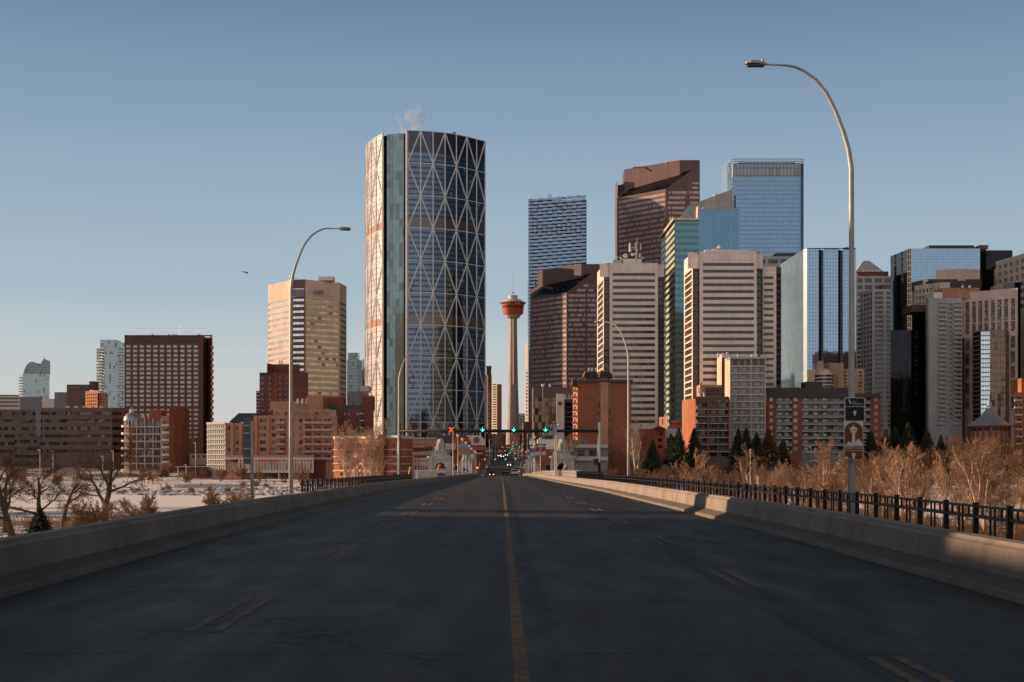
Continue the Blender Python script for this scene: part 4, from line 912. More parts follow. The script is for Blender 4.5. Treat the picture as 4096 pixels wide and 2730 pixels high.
# grey pavilion with green roof mounds
D=600; b=Bld('riverside_restaurant','low grey two storey building with green roof boxes behind the right lion','building',2350,D)
b.block([(2270,D),(2430,D)],Z(1778,D),specs={0:dict(cols=fr(2270,2430,[(2284,2296),(2305,2338),(2356,2384)]),rows=[(Z(1824,D),Z(1800,D))],pane='warm_glass',rec=.8)},wallmat='wall_concrete_dark',roofmat='roof_grey')
b.box('fascia','trim_grey',2262,2432,1779,1792,D-2,2); b.box('fascia','trim_grey',2262,2432,1828,1843,D-2,2); b.box('red_line','tower_red',2264,2432,1776.5,1778.5,D-2,.4); b.box('red_line','tower_red',2264,2432,1826,1828,D-2,.4)
for a,c in ((2286,2310),(2310,2330),(2332,2356)): one(b,'green_roof_box','green_paint','box',((X(a,D)+X(c,D))/2,D+6,Z(1770,D)),(X(c,D)-X(a,D)-.2,6,2.))
b.done()
b=Bld('brick_shop','plain red brick shop building behind the banner posts right of the road','building',2180,560)
b.block([(2138,560),(2222,560)],Z(1798,560),specs={0:dict(cols=[(.55,.75)],rows=[(Z(1890,560),Z(1862,560))],pane='dark_glass')},wallmat='wall_brick_red',roofmat='trim_white'); b.box('upper_floor','wall_white',2150,2232,1758,1800,566,14); b.done()
# small orange group
D=700; b=Bld('brick_corner_block','small orange brick block with dark hipped corner roofs among spruces','building',2650,D)
b.block([(2560,D+6),(2620,D-2),(2661,D)],Z(1716,D),specs={1:dict(cols=[(.3,.7)],rows=nrows(1730,25,14,3,D),pane='dark_glass')},wallmat='wall_brick_red',roofmat='roof_dark')
b.block([(2661,D+1),(2744,D+1)],Z(1716,D),specs={0:dict(cols=[(.05,.9)],rows=[(Z(1775,D),Z(1750,D))],pane='dark_glass')},wallmat='panel_blue' if 'panel_blue' in M else 'wall_white',wpart='panel_wing')
for a,c in ((2614,2664),(2738,2786)):
    m=b.mb('hipped_roof','roof_dark'); xa,xb=X(a,D-3),X(c,D-3); z0,z1=Z(1716,D),Z(1703,D)
    Bq=[(xa,D-4,z0),(xb,D-4,z0),(xb,D+5,z0),(xa,D+5,z0)]; xm=(xa+xb)/2
    for i in range(4): j=(i+1)%4; m.poly([Bq[i],Bq[j],(xm,D,z1)])
b.block([(2744,D),(2784,D)],Z(1716,D),wallmat='wall_brick_red',wpart='right_wing'); b.done()
b=Bld('pink_stair_house','small pink stair house standing above the orange brick block','building',2652,740)
b.block([(2636,740),(2668,735)],Z(1669,740),specs={0:dict(cols=[(.4,.7)],rows=[(Z(1700,740),Z(1678,740))],pane='pale_window')},wallmat='wall_terra_light'); b.box('flue','white_metal',2668,2672,1660,1715,734,1); b.done()
b=Bld('red_pavilion','small red hipped roof pavilion block above the spruces','building',2705,735)
b.block([(2684,735),(2728,735)],Z(1690,735),wallmat='wall_brick_red')
m=b.mb('hipped_roof','wall_brick_red'); D=733; Bq=[(X(2680,D),D-1,Z(1691,D)),(X(2731,D),D-1,Z(1691,D)),(X(2731,D),D+9,Z(1691,D)),(X(2680,D),D+9,Z(1691,D))]; Tq=[(X(2694,D),D+3,Z(1680,D)),(X(2716,D),D+3,Z(1680,D)),(X(2716,D),D+5,Z(1680,D)),(X(2694,D),D+5,Z(1680,D))]
for i in range(4): j=(i+1)%4; m.poly([Bq[i],Bq[j],Tq[j],Tq[i]])
m.poly(Tq); b.done()
# stepped orange balcony block
D=650; b=Bld('orange_balcony_block','orange brick block with dark balconies and a brown curved roof beside the beige balcony tower','apartment building',2810,D)
pitch=28.3
b.block([(2728,D+20),(2752,D+4),(2782,D-2)],Z(1597,D),wallmat='wall_brick_orange',wpart='orange_wall',back=2)
b.block([(2782,D),(2832,D),(2918,D)],Z(1606,D),specs={0:dict(cols=[(.16,.9)],rows=nrows(1612,pitch,17,8,D),pane='dark_glass',rec=1.3),1:dict(cols=[(.08,.42),(.52,.95)],rows=nrows(1612,pitch,17,8,D),pane='dark_glass',rec=1.3)},wallmat='wall_brown_band',roofmat='roof_brown')
for k in range(7):
    b.box('balcony','balcony_dark' if 'balcony_dark' in M else 'roof_brown',2790,2917,1628+k*pitch,1638+k*pitch,D-1.4,1.3); b.box('balcony_edge','trim_grey',2786,2918,1637+k*pitch,1639.5+k*pitch,D-1.6,1.6)
for px in (2784,2832,2917): b.box('pier','wall_brick_red',px-3,px+3,1600,1800,D-1.8,2)
for k in range(3): b.box('white_balcony','trim_white',2783,2791,1624+k*pitch,1638+k*pitch,D-2.2,1)
m=b.mb('curved_roof','roof_brown')
for i in range(5):
    a0,a1=R(90*i/5),R(90*(i+1)/5); z0=Z(1606,D); h=2.3
    m.poly([(X(2776,D),D-1+4*(1-math.cos(a0)),z0+h*math.sin(a0)),(X(2918,D),D-1+4*(1-math.cos(a0)),z0+h*math.sin(a0)),(X(2918,D),D-1+4*(1-math.cos(a1)),z0+h*math.sin(a1)),(X(2776,D),D-1+4*(1-math.cos(a1)),z0+h*math.sin(a1))])
b.box('roof_house','wall_tan',2800,2888,1540,1594,D+8,12); b.box('roof_house','roof_brown',2822,2892,1550,1580,D+6,6); b.box('chimney_stack','wall_tan',2800,2808,1532,1592,D+5,2)
b.mb('flue_pipe','white_metal').tube([(X(2797,D),D+3,Z(1548,D)),(X(2797,D),D+3,Z(1568,D)),(X(2818,D),D+3,Z(1570,D)),(X(2822,D),D+3,Z(1594,D))],.45,6); b.done()
# beige balcony tower
D=670; b=Bld('beige_balcony_tower','narrow beige apartment tower with white floor lines and a sunlit left wall','apartment building',2965,D)
rws=nrows(1470,28.3,17,12,D)
b.block([(2868,D+26),(2887,D+14)],Z(1416,D+12),wallmat='wall_beige_warm',wpart='stair_wall',back=4)
b.block([(2887,D+22),(2920,D)],Z(1431,D),wallmat='wall_beige_warm',wpart='side_wall',back=2)
b.block([(2920,D),(3062,D)],Z(1433,D),specs={0:dict(cols=fr(2920,3062,[(2931,2955),(2966,2990),(3018,3042)]),rows=rws,pane='pale_blue_window',rec=.9)},wallmat='wall_greige',roofmat='trim_white')
for k in range(13): b.box('floor_band','trim_white',2920,3062,1464+k*28.3,1467.5+k*28.3,D-.7,.8)
for px in (2921,3004,3061): b.box('pilaster','trim_white',px-1.3,px+1.3,1436,1795,D-.9,1)
b.box('cornice','trim_grey',2918,3064,1428,1436,D-1.4,16)
for k in range(5): b.box('louvre_panel','wall_brown_band',2934+k*27,2948+k*27,1440,1460,D-.4,.5)
for px,y in ((2874,1414),(2893,1413),(2910,1410),(2955,1418),(3010,1420),(3028,1419),(3050,1421)): b.box('roof_vent','trim_white',px-4,px+4,y,1431,D+4,1.5)
b.done()
# wide red brick apartment block
D=680; b=Bld('red_apartment_block','wide red brick apartment block with dark balconies and white windows','apartment building',3290,D)
cols=fr(3062,3523,[(3080,3093),(3107,3166),(3174,3188),(3205,3470),(3498,3512)])
pitch=28.2
rows=nrows(1591,pitch,15,8,D)
b.block([(3062,D),(3104,D),(3168,D),(3207,D),(3483,D),(3523,D)],Z(1588,D),specs={
 0:dict(cols=[(.4,.72)],rows=rows,pane='pale_window',rec=.2),
 1:dict(cols=[(.01,.99)],rows=nrows(1588,pitch,25,8,D),pane='dark_glass',rec=1.5,wallmat='wall_concrete_dark'),
 2:dict(cols=[(.2,.56)],rows=rows,pane='pale_window',rec=.2),
 3:dict(cols=ncols(4,.0,1,.97),rows=nrows(1588,pitch,25,8,D),pane='dark_glass',rec=1.5,wallmat='wall_concrete_dark'),
 4:dict(cols=[(.35,.72)],rows=rows,pane='pale_window',rec=.2)},wallmat='wall_brick_red',roofmat='roof_dark')
for k in range(8):
    for a,c in ((3104,3168),(3207,3483)):
        b.box('balcony_slab','trim_white',a,c,1613+k*pitch-1.2,1613+k*pitch+1.6,D-1,1.4)
        b.box('balcony_rail','wall_concrete_dark',a,c,1603+k*pitch,1612+k*pitch,D-1,.15)
    for px in (3120,3150,3225,3265,3300,3345,3385,3425,3460): one(b,'patio_door','pale_window','box',(X(px,D),D+1.2,Z(1603+k*pitch,D)),(1.7,.3,2.))
b.box('mansard_roof','roof_dark',3062,3523,1574,1591,D-1.2,20); b.box('mansard_roof','roof_dark',3062,3400,1552,1576,D+2,14); b.box('roof_house','roof_dark',3220,3290,1528,1556,D+6,10); b.box('side_fin','wall_brick_orange',3063,3067,1572,1625,D-2.5,2)
for px in (3130,3150): b.box('chimney','white_metal',px,px+3,1538,1555,D+5,1)
b.box('rooftop_unit','white_metal',3178,3200,1528,1550,D+5,3); b.done()
# tan hotel with faded vertical signs
D=715; b=Bld('tan_hotel','tan building with sunlit fins, a rounded bay and faded vertical letters','building',3370,D)
b.block([(3317,D),(3374,D)],Z(1453,D),wallmat='wall_tan'); b.block([(3374,D+2),(3457,D+2)],Z(1475,D),specs={0:dict(cols=[(.02,.16),(.75,.9)],rows=nrows(1485,14,8,8,D),pane='apt_glass')},wallmat='wall_tan',wpart='wing_wall')
for a,c,y in ((3271,3294,1448),(3311,3325,1455)): b.block([(a,D-4),(c,D-10)],Z(y,D),wallmat='wall_beige_warm',wpart='fin_wall',back=12)
m=b.mb('rounded_bay','wall_beige_warm'); m.lathe((X(3285,D),D-6,0),[(4.6,-10),(4.6,Z(1500,D)),(4.,Z(1490,D)),(2.6,Z(1480,D)),(.1,Z(1476,D))],16)
for k in range(6): b.mb('bay_window','dark_glass').lathe((X(3285,D),D-6,0),[(4.7,Z(1512+k*14,D)),(4.7,Z(1505+k*14,D))],16)
m=b.mb('faded_character','wall_brick_dark')
for k in range(5):
    x,z=X(3350,D),Z(1510+k*14,D); m.box((x,D-.1,z),(.9,.1,.14)); m.box((x,D-.12,z-.4),(.14,.1,1.)); m.box((x-.3,D-.14,z-.6),(.14,.1,.6)); m.box((x+.1,D-.16,z-.8),(.7,.1,.12))
b.done()
# round pagoda hall
D=640; b=Bld('pagoda_hall','round cultural hall with a blue tiled conical roof and red drum','pavilion',3966,D)
c0=(X(3958,D+11),D+11,0); kk=D/F
plain('blue_tile',(.30,.32,.35),.3,.1,.2); 
b.mb('tiled_roof','blue_tile').lathe(c0,[(98*kk,Z(1703,D)),(84*kk,Z(1697,D)),(64*kk,Z(1685,D)),(42*kk,Z(1669,D)),(24*kk,Z(1650,D)),(12*kk,Z(1630,D))],40)
b.mb('eave','tower_red').lathe(c0,[(88*kk,Z(1708,D)),(97*kk,Z(1704,D)),(98*kk,Z(1703,D))],40)
b.mb('drum','wall_terra').lathe(c0,[(76*kk,-12),(76*kk,Z(1707,D))],28); b.mb('drum_window','dark_glass').lathe(c0,[(76.6*kk,Z(1722,D)),(76.6*kk,Z(1712,D))],28)
m=b.mb('column','wall_brick_red')
for k in range(20): a=math.tau*k/20; m.tube([(c0[0]+80*kk*math.cos(a),c0[1]+80*kk*math.sin(a),-12),(c0[0]+80*kk*math.cos(a),c0[1]+80*kk*math.sin(a),Z(1706,D))],.35,5)
b.mb('finial','trim_grey').lathe(c0,[(12*kk,Z(1626,D)),(9*kk,Z(1612,D)),(9*kk,Z(1604,D)),(3*kk,Z(1600,D)),(4*kk,Z(1590,D)),(.5*kk,Z(1578,D))],14)
b.block([(3790,D+5),(3850,D+5)],Z(1742,D),wallmat='wall_terra_light',wpart='side_hall'); b.done()
D=650; b=Bld('orange_apartment','orange brick apartment block with glass balconies at the right edge','apartment building',4085,D)
b.block([(4056,D),(4190,D)],Z(1570,D),specs={0:dict(cols=[(.05,.22),(.3,.5),(.6,.9)],rows=nrows(1588,29,18,9,D),pane='apt_glass',rec=1.)},wallmat='wall_brick_orange'); b.box('upper_part','wall_brick_orange',4086,4190,1514,1572,D+2,14)
for k in range(9): b.box('balcony','balcony_rail',4060,4090,1598+k*29,1606+k*29,D-1.2,1)
b.done()
# ================= LEFT OF THE STREET
D=620; b=Bld('brown_store','brown box like store building behind the left lion','building',1697,D)
b.block([(1640,D+2),(1648,D),(1746,D)],Z(1756,D),specs={1:dict(cols=[(.26,.5)],rows=[(Z(1772,D),Z(1762,D))],pane='pale_window')},wallmat='wall_terra',roofmat='roof_grey')
b.box('fascia','trim_grey',1646,1748,1751,1757,D-.6,.6); b.box('lower_block','wall_brick_dark',1650,1725,1788,1810,D-8,8); b.box('lower_block','trim_white',1655,1700,1787,1790,D-8.4,1); b.box('blue_panel','wall_concrete',1650,1730,1807,1822,D-9,2); b.done()
b=Bld('pink_shop','small pink two storey shop with square windows behind the left balustrade','building',1690,590)
b.block([(1650,590),(1715,590)],Z(1832,590),specs={0:dict(cols=ncols(5,.1,.95,.4),rows=[(Z(1848,590),Z(1841,590)),(Z(1880,590),Z(1864,590))],pane='warm_glass')},wallmat='wall_pink',roofmat='trim_white'); b.done()
D=640; b=Bld('mural_building','white gabled shopping mall with a red sunburst mural and round window','building',1880,D)
b.block([(1815,D),(1888,D)],Z(1746,D),wallmat='wall_mural',roofmat='trim_white')
m=b.mb('sunburst_mural','mural_ray' if 'mural_ray' in M else 'trim_orange')
for cxp in (1852,1878):
    for k in range(9):
        a=R(180-k*22); c0=(X(cxp,D),Z(1782,D)); r=3.7
        m.poly([(c0[0],D-.08,c0[1]),(c0[0]+r*math.cos(a+.06),D-.08,c0[1]+r*math.sin(a+.06)),(c0[0]+r*math.cos(a-.1),D-.08,c0[1]+r*math.sin(a-.1))][::-1])
x0,x1=X(1886,D),X(1940,D); m=b.mb('gable','wall_white'); zz_=lambda py:Z(py,D)
pts=[(1862,1742),(1924,1743),(1941,1762),(1941,1782),(1886,1782),(1884,1766),(1876,1752)]
f=[(X(px,D),D-1.,Z(py,D)) for px,py in pts]; m.poly(f[::-1]); m.poly([(x,D+6,z) for x,_,z in f])
for i in range(len(f)): j=(i+1)%len(f); m.poly([f[i],f[j],(f[j][0],D+6,f[j][2]),(f[i][0],D+6,f[i][2])])
m=b.mb('round_window','warm_glass'); m.lathe((0,0,0),[(.01,0),(1.3,0),(1.3,.2),(.01,.2)],18); m.v=[(X(1906,D)+v[0],D-1.05-v[2],Z(1761,D)+v[1]) for v in m.v]
m=b.mb('round_frame','trim_orange'); m.lathe((0,0,0),[(1.3,0),(1.55,0),(1.55,.25),(1.3,.25)],18); m.v=[(X(1906,D)+v[0],D-1.05-v[2],Z(1761,D)+v[1]) for v in m.v]
b.block([(1886,D-1),(1941,D-1)],Z(1786,D),wallmat='wall_teal',wpart='front_wall',back=8); b.box('red_sign','sign_red' if 'sign_red' in M else 'tower_red',1894,1936,1787,1802,D-1.6,.4)
b.box('blue_awning','mirror_blue_pale',1890,1934,1803,1808,D-3,2); b.box('snow_roof','snow_roof',1886,1930,1811,1815,D-5,4); b.block([(1884,D-5),(1930,D-5),(1940,D+4)],Z(1815,D),wallmat='wall_brick_red',wpart='shopfront',back=4,specs={0:dict(cols=ncols(4,fill=.6),rows=[(Z(1848,D),Z(1822,D))],pane='dark_glass')})
b.box('white_upper_wall','wall_white',1780,1822,1775,1800,D-4,4); b.done()
# street flanks
def flank(label,side,y0,y1,h,matn,off):
    b=Bld('street_building',label,'building',2048,y0); xs=[rc(y0)+side*off,rc(y1)+side*off]
    b.root.location=(xs[0],y0,-10); z1=rz(y0)+h
    A,Bp=((xs[0],y0),(xs[1],y1)) if side<0 else ((xs[1],y1),(xs[0],y0))
    n=int((y1-y0)/7)
    b.face(A,Bp,-10,z1,cols=ncols(n,fill=.6),rows=[(rz(y0)+4+3.6*k,rz(y0)+6+3.6*k) for k in range(int((h-5)/3.6))],pane='warm_glass',wallmat=matn)
    if side<0: b.face((xs[0]-26,y0),(xs[0],y0),-10,z1,cols=ncols(5,fill=.5),rows=[(rz(y0)+4+3.6*k,rz(y0)+6+3.6*k) for k in range(int((h-5)/3.6))],pane='warm_glass',wallmat=matn)
    else: b.face((xs[0],y0),(xs[0]+26,y0),-10,z1,cols=ncols(5,fill=.5),rows=[(rz(y0)+4+3.6*k,rz(y0)+6+3.6*k) for k in range(int((h-5)/3.6))],pane='warm_glass',wallmat=matn)
    x2=[x+side*26 for x in xs]; b.mb('roof','roof_dark').poly([(xs[0],y0,z1),(xs[1],y1,z1),(x2[1],y1,z1),(x2[0],y0,z1)]); 
    b.mb('wall',matn).poly([(x2[0],y0,-10),(x2[1],y1,-10),(x2[1],y1,z1),(x2[0],y0,z1)]); b.done()
flank('dark brick shop row on the left of the far street',-1,705,800,11,'wall_brick_dark',17)
flank('brown office row on the left of the far street past the shops',-1,830,930,15,'wall_brown_band',17)
flank('low brown block beyond the glass towers on the left of the street',-1,1120,1290,15,'wall_brown_band',15)
flank('brown shop row on the right of the far street',1,690,790,10,'wall_brown_band',17)
flank('dark stone office row on the right of the far street',1,820,960,17,'wall_concrete_dark',17)
flank('tall brown block on the right where the street climbs',1,1000,1090,22,'wall_brick_dark',16)

for (y0,y1,h,lb) in ((1140,1162,170,'unseen grey tower added behind the diagrid tower to shade the granite towers, nearer one'),(1212,1240,250,'taller unseen grey tower added behind the diagrid tower to shade the granite towers')):  # unseen towers added to throw shade on the granite towers
    b=Bld('office_tower',lb,'skyscraper',1750,y0); xa,xb=-78,-48
    b.face((xa,y0),(xb,y0),-10,h,cols=ncols(1,.02,.98,.98),rows=[(4*k,4*k+2.2) for k in range(1,int(h/4)-1)],pane='dark_glass',wallmat='wall_concrete')
    m=b.mb('wall','wall_concrete'); P=[(xa,y0),(xb,y0),(xb,y1),(xa,y1)]
    for i in (1,2,3): j=(i+1)%4; m.poly([(*P[i],-10),(*P[j],-10),(*P[j],h),(*P[i],h)])
    m.poly([(*p,h) for p in P]); b.done()

for (x0,x1,y0,h,mt,lb) in ((206,226,520,78,'wall_brown_band','brown tower added beyond the right edge of the view for reflections, nearer one'),(230,262,545,70,'wall_brick_dark','dark brick tower added beyond the right edge of the view for reflections')):  # unseen towers added to give the mirrored building dark reflections
    b=Bld('unseen_reflected_tower',lb,'high-rise',4090,y0); m=b.mb('wall',mt); b.root.location=((x0+x1)/2,y0,-15)
    if x0/y0<.362: x0=x0+8; x1=x1+8
    P=[(x0,y0),(x1,y0),(x1,y0+18),(x0,y0+18)]
    for i in (0,1,3): j=(i+1)%4; m.poly([(*P[i],-12),(*P[j],-12),(*P[j],h),(*P[i],h)])
    m.poly([(*p,h) for p in P]); b.face(P[2],P[3],-12,h,cols=ncols(5,fill=.6),rows=[(3.2*k-6,3.2*k-4.4) for k in range(20)],pane='warm_glass',wallmat=mt); b.done()
# ================= SETTING
def city_z(x,y):
    s=[(-700,40),(-330,38),(-120,30),(-70,17),(-30,2),(-8,-5),(15,-8.2),(120,-8.8),(200,-10),(270,-12.2),(300,-14.2),(505,-14.2),(535,-12.6),(600,-11),(640,-10.2),(700,-5.5),(800,-3),(900,-1),(1000,1.5),(1150,5.5),(1300,10),(1450,11),(2500,14),(6000,20)]
    z=interp(s,y)
    if y<290 or y>530: z+=.5*math.sin(x*.043+y*.02)+.35*math.sin(x*.11-y*.07)
    w=max(0,min(1,(abs(x-rc(y))-9)/14))
    if y<240: z=lerp(min(rz(y)-1.4,z) if y<-8 else max(z,rz(y)-2.6-y*.012),z,w)
    if 8.5<x<26 and 22<y<100: z=max(z,lerp(z,rz(y)-1.3,min(1,(26-x)/9.)*min(1,(y-22)/10,(100-y)/25)))
    return z
def axis(lo,hi,near,far,c0,c1):
    v=[]; p=lo
    while p<hi: v.append(p); p+= near if c0<=p<=c1 else far
    v.append(hi); return v
xs=[-5000,-3000,-1800,-1200,-900,-700]+axis(-560,560,9,9,-560,560)+[700,900,1200,1800,3000,5000]
ys=[-700,-500,-400]+axis(-340,720,8,8,-400,800)+axis(728,1500,40,40,0,1)+[1800,2400,3500,6000]
m=MB(); nx=len(xs)
for y in ys:
    for x in xs: m.v.append((x,y,city_z(x,y)))
for j in range(len(ys)-1):
    for i in range(nx-1):
        m.f.append((j*nx+i,j*nx+i+1,(j+1)*nx+i+1,(j+1)*nx+i)); m.mi.append(0); m.uv.extend([(0,0)]*4)
t=NT('winter_ground'); P=t.pos(); sp=t.sep(P)
n1=t.noise(.035,5,t.scale(P,(1,1.8,1)),.6); n2=t.noise(.6,4,P,.7); n3=t.noise(3.5,3,P)
snow=t.ramp(t.math('ADD',t.math('MULTIPLY',n1,.62),t.math('MULTIPLY',n2,.38)),.485,.53)
# bank beside the river keeps more snow; the near bank and lanes are bare brown grass
bank=t.math('MULTIPLY',t.ramp(sp[1],480,520),t.ramp(sp[1],660,620))
near=t.math('MULTIPLY',t.ramp(sp[1],60,110),t.ramp(sp[1],260,215))
snow=t.math('MAXIMUM',snow,t.math('MULTIPLY',bank,t.ramp(n2,.38,.46)))
snow=t.math('MULTIPLY',snow,t.ramp(sp[1],-40,20,.25,1.))
grass=t.mix(n2,(.085,.05,.032,1),(.17,.10,.055,1)); grass=t.mix(t.ramp(n3,.45,.7),grass,(.06,.04,.028,1))
col=t.mix(snow,grass,(.86,.86,.89,1)); 
city=t.ramp(sp[1],660,700); col=t.mix(city,col,t.mix(n1,(.10,.095,.09,1),(.16,.14,.13,1)))
t.link(col,t.b.inputs['Base Color']); t.b.inputs['Roughness'].default_value=.95; t.bump(n2,.6,.5)
struct('ground',m,t.m,True)
# river ice
t=NT('river_ice'); P=t.pos(); sp=t.sep(P)
n=t.noise(.018,4,t.scale(P,(.55,2.4,1)),.55,.4); n2=t.noise(.25,4,t.scale(P,(.4,1.6,1)),.6)
open_w=t.math('MULTIPLY',t.ramp(n,.50,.54),t.ramp(sp[1],400,345)); snowc=t.mix(t.ramp(n2,.4,.65),(.93,.90,.90,1),(.80,.80,.84,1))
t.link(t.mix(open_w,snowc,(.09,.10,.11,1)),t.b.inputs['Base Color']); t.link(t.math('SUBTRACT',.9,t.math('MULTIPLY',open_w,.72)),t.b.inputs['Roughness']); t.bump(n2,.25,.3)
m=MB(); 
for i in range(24):
    x0,x1=-900+i*75,-825+i*75; m.poly([(x0,270,-13.75),(x1,270,-13.75),(x1,530,-13.75),(x0,530,-13.75)])
struct('river',m,t.m)
# road
t=NT('asphalt'); uv=t.uv(); sp=t.sep(uv); P=t.pos()
fine=t.noise(45,3,P,.6); med=t.noise(1.6,4,t.scale(P,(1,.22,1)),.6); big=t.noise(.32,3,t.scale(P,(1,.04,1)),.6)
base=t.math('ADD',t.ramp(fine,.3,.7,.80,1.18),t.math('ADD',t.math('ADD',t.ramp(med,.3,.7,-.16,.16),t.ramp(t.noise(10,2,P,.6),.3,.7,-.16,.16)),t.ramp(big,.38,.62,-.15,.15)))
# wheel tracks and a darker relaid right lane
tr=t.math('SINE',t.math('MULTIPLY',t.math('ADD',sp[0],1.2),3.98)); base=t.math('ADD',base,t.math('MULTIPLY',tr,.13))
lane=t.ramp(t.math('ADD',sp[0],t.math('MULTIPLY',t.noise(.8,2,t.scale(P,(0,1,0))),.15)),3.02,3.10); base=t.math('MULTIPLY',base,t.math('SUBTRACT',1.,t.math('MULTIPLY',lane,.42)))
vor=t.add('ShaderNodeTexVoronoi',feature='DISTANCE_TO_EDGE'); vor.inputs['Scale'].default_value=.16
wp=t.add('ShaderNodeVectorMath',operation='ADD'); nn=t.add('ShaderNodeTexNoise'); nn.inputs['Scale'].default_value=.9; nn.inputs['Detail'].default_value=5; nn.inputs['Roughness'].default_value=.65; t.link(P,nn.inputs['Vector'])
t.link(P,wp.inputs[0]); t.link(nn.outputs['Color'],wp.inputs[1]); t.link(wp.outputs[0],vor.inputs['Vector'])
crack=t.math('MULTIPLY',t.ramp(vor.outputs['Distance'],.0,.007,1,0),t.ramp(t.noise(.13,2,P),.44,.52))
# sealed transverse joints
joint=0
for y0,amp in ((8.6,.10),(12.6,.14),(17.2,.14),(31.4,.2),(54,.2),(80,.2),(110,.2)):
    w=t.math('ADD',sp[1],t.math('MULTIPLY',t.noise(.45,3,t.scale(P,(1,0,0))),amp*4))
    d=t.math('ABSOLUTE',t.math('SUBTRACT',w,y0+amp*2)); j=t.ramp(d,.0,.035+.0022*y0,1,0); joint=j if joint==0 else t.math('MAXIMUM',joint,j)
sl=t.ramp(t.math('ABSOLUTE',t.math('SUBTRACT',t.math('ADD',sp[0],t.math('MULTIPLY',t.noise(1.1,4,t.scale(P,(0,1,0)),.7),.55)),.72)),.02,.17,.9,0)
sl2=t.ramp(t.math('ABSOLUTE',t.math('SUBTRACT',sp[0],3.02)),.0,.07,.8,0)
ck=t.math('MAXIMUM',t.math('MAXIMUM',crack,joint),t.math('MAXIMUM',sl,sl2))
grime=t.math('MULTIPLY',t.ramp(t.math('ABSOLUTE',sp[0]),5.2,6.1),.5)
c=t.mix(1.,(.043,.038,.034,1),t.comb(base,base,base),'MULTIPLY'); c=t.mix(t.math('MULTIPLY',ck,.85),c,(.007,.007,.007,1)); c=t.mix(grime,c,(.035,.028,.022,1))
t.link(c,t.b.inputs['Base Color']); t.link(t.ramp(med,.3,.7,.5,.66),t.b.inputs['Roughness']); t.b.inputs['Specular IOR Level'].default_value=.16; t.b.inputs['Specular Tint'].default_value=(1.,.88,.76,1)
t.bump(t.math('SUBTRACT',fine,ck),.5,.015)
yr=[-200,-120,-60,-30,-10,0,5,10,15,20,25,30,34,38,42,46,50,55,60,68,76,87,100,120,135,150,170,190,220,250,285,320,360,400,446,480,520,560,600,650,700,750,800,850,900,950,1000,1075,1150,1225,1300,1400]
def sm(tab): pass
def ribbon(m,s0,s1,z,ya=-200,yb=1400,steps=None):
    Y=[y for y in yr if ya<y<yb]; Y=[ya]+Y+[yb]
    for a,c in zip(Y,Y[1:]): m.poly([S(s0,a,z),S(s1,a,z),S(s1,c,z),S(s0,c,z)],[(s0,a),(s1,a),(s1,c),(s0,c)])
m=MB(); 
for s0,s1 in ((-6.4,-3),(-3,0),(0,3),(3,6.4)): ribbon(m,s0,s1,0)
struct('road',m,t.m)
# worn yellow paint
t=NT('road_paint'); P=t.pos(); n=t.noise(3.5,5,P,.75); n2=t.noise(.35,2,P)
w=t.ramp(t.math('ADD',n,t.math('MULTIPLY',n2,.35)),.56,.80); t.link(t.mix(w,(.27,.15,.05,1),(.045,.04,.035,1)),t.b.inputs['Base Color']); t.b.inputs['Roughness'].default_value=.75
m=MB(); ribbon(m,.10,.225,.004,-20,600)
def dash(s,a,c):
    m.poly([S(s-.055,a,.004),S(s+.055,a,.004),S(s+.055,c,.004),S(s-.055,c,.004)])
for k in range(40):
    a=14.2+10.35*k-10.35
    for s in (-3.12,-2.86): dash(s,a,a+3.6)
    a=18.9+9.75*k-9.75
    for s in (3.22,3.46): dash(s,a,a+3.3)
struct('lane_markings',m,t.m)
# sidewalks + bridge deck edge
wall('sidewalk_concrete',(.26,.24,.22),var=.25,sc=.8); wall('deck_concrete',(.24,.23,.22),var=.2)
m=MB()
for sg in (-1,1):
    a,c=(6.8,9.1)
    s0,s1=(a,c) if sg>0 else (-c,-a)
    ribbon(m,s0,s1,-.02,-200,285); ribbon(m,(6.4 if sg>0 else -11.5),(11.5 if sg>0 else -6.4),.13,285,600); ribbon(m,(6.4 if sg>0 else -16.8),(16.8 if sg>0 else -6.4),.13,600,1400)
    for y0,y1,e in ((-200,285,9.1),(285,560,11.5)):
        Y=[y0]+[y for y in yr if y0<y<y1]+[y1]
        for p,q in zip(Y,Y[1:]):
            P_=[S(sg*e,p,-1.6),S(sg*e,q,-1.6),S(sg*e,q,.14 if y0>100 else -.02),S(sg*e,p,.14 if y0>100 else -.02)]; m.poly(P_ if sg<0 else P_[::-1])
struct('sidewalk',m,M['sidewalk_concrete'])
m=MB(); ribbon(m,-11.5,11.5,-1.6,285,560); ribbon(m,-9.1,9.1,-1.6,-200,285)
for y in range(20,560,36):
    e=8 if y<285 else 10
    m.box((rc(y),y,(rz(y)-1.6-16)/2),(2*e,2.4,14.4+rz(y)))
struct('bridge_structure',m,M['deck_concrete'])

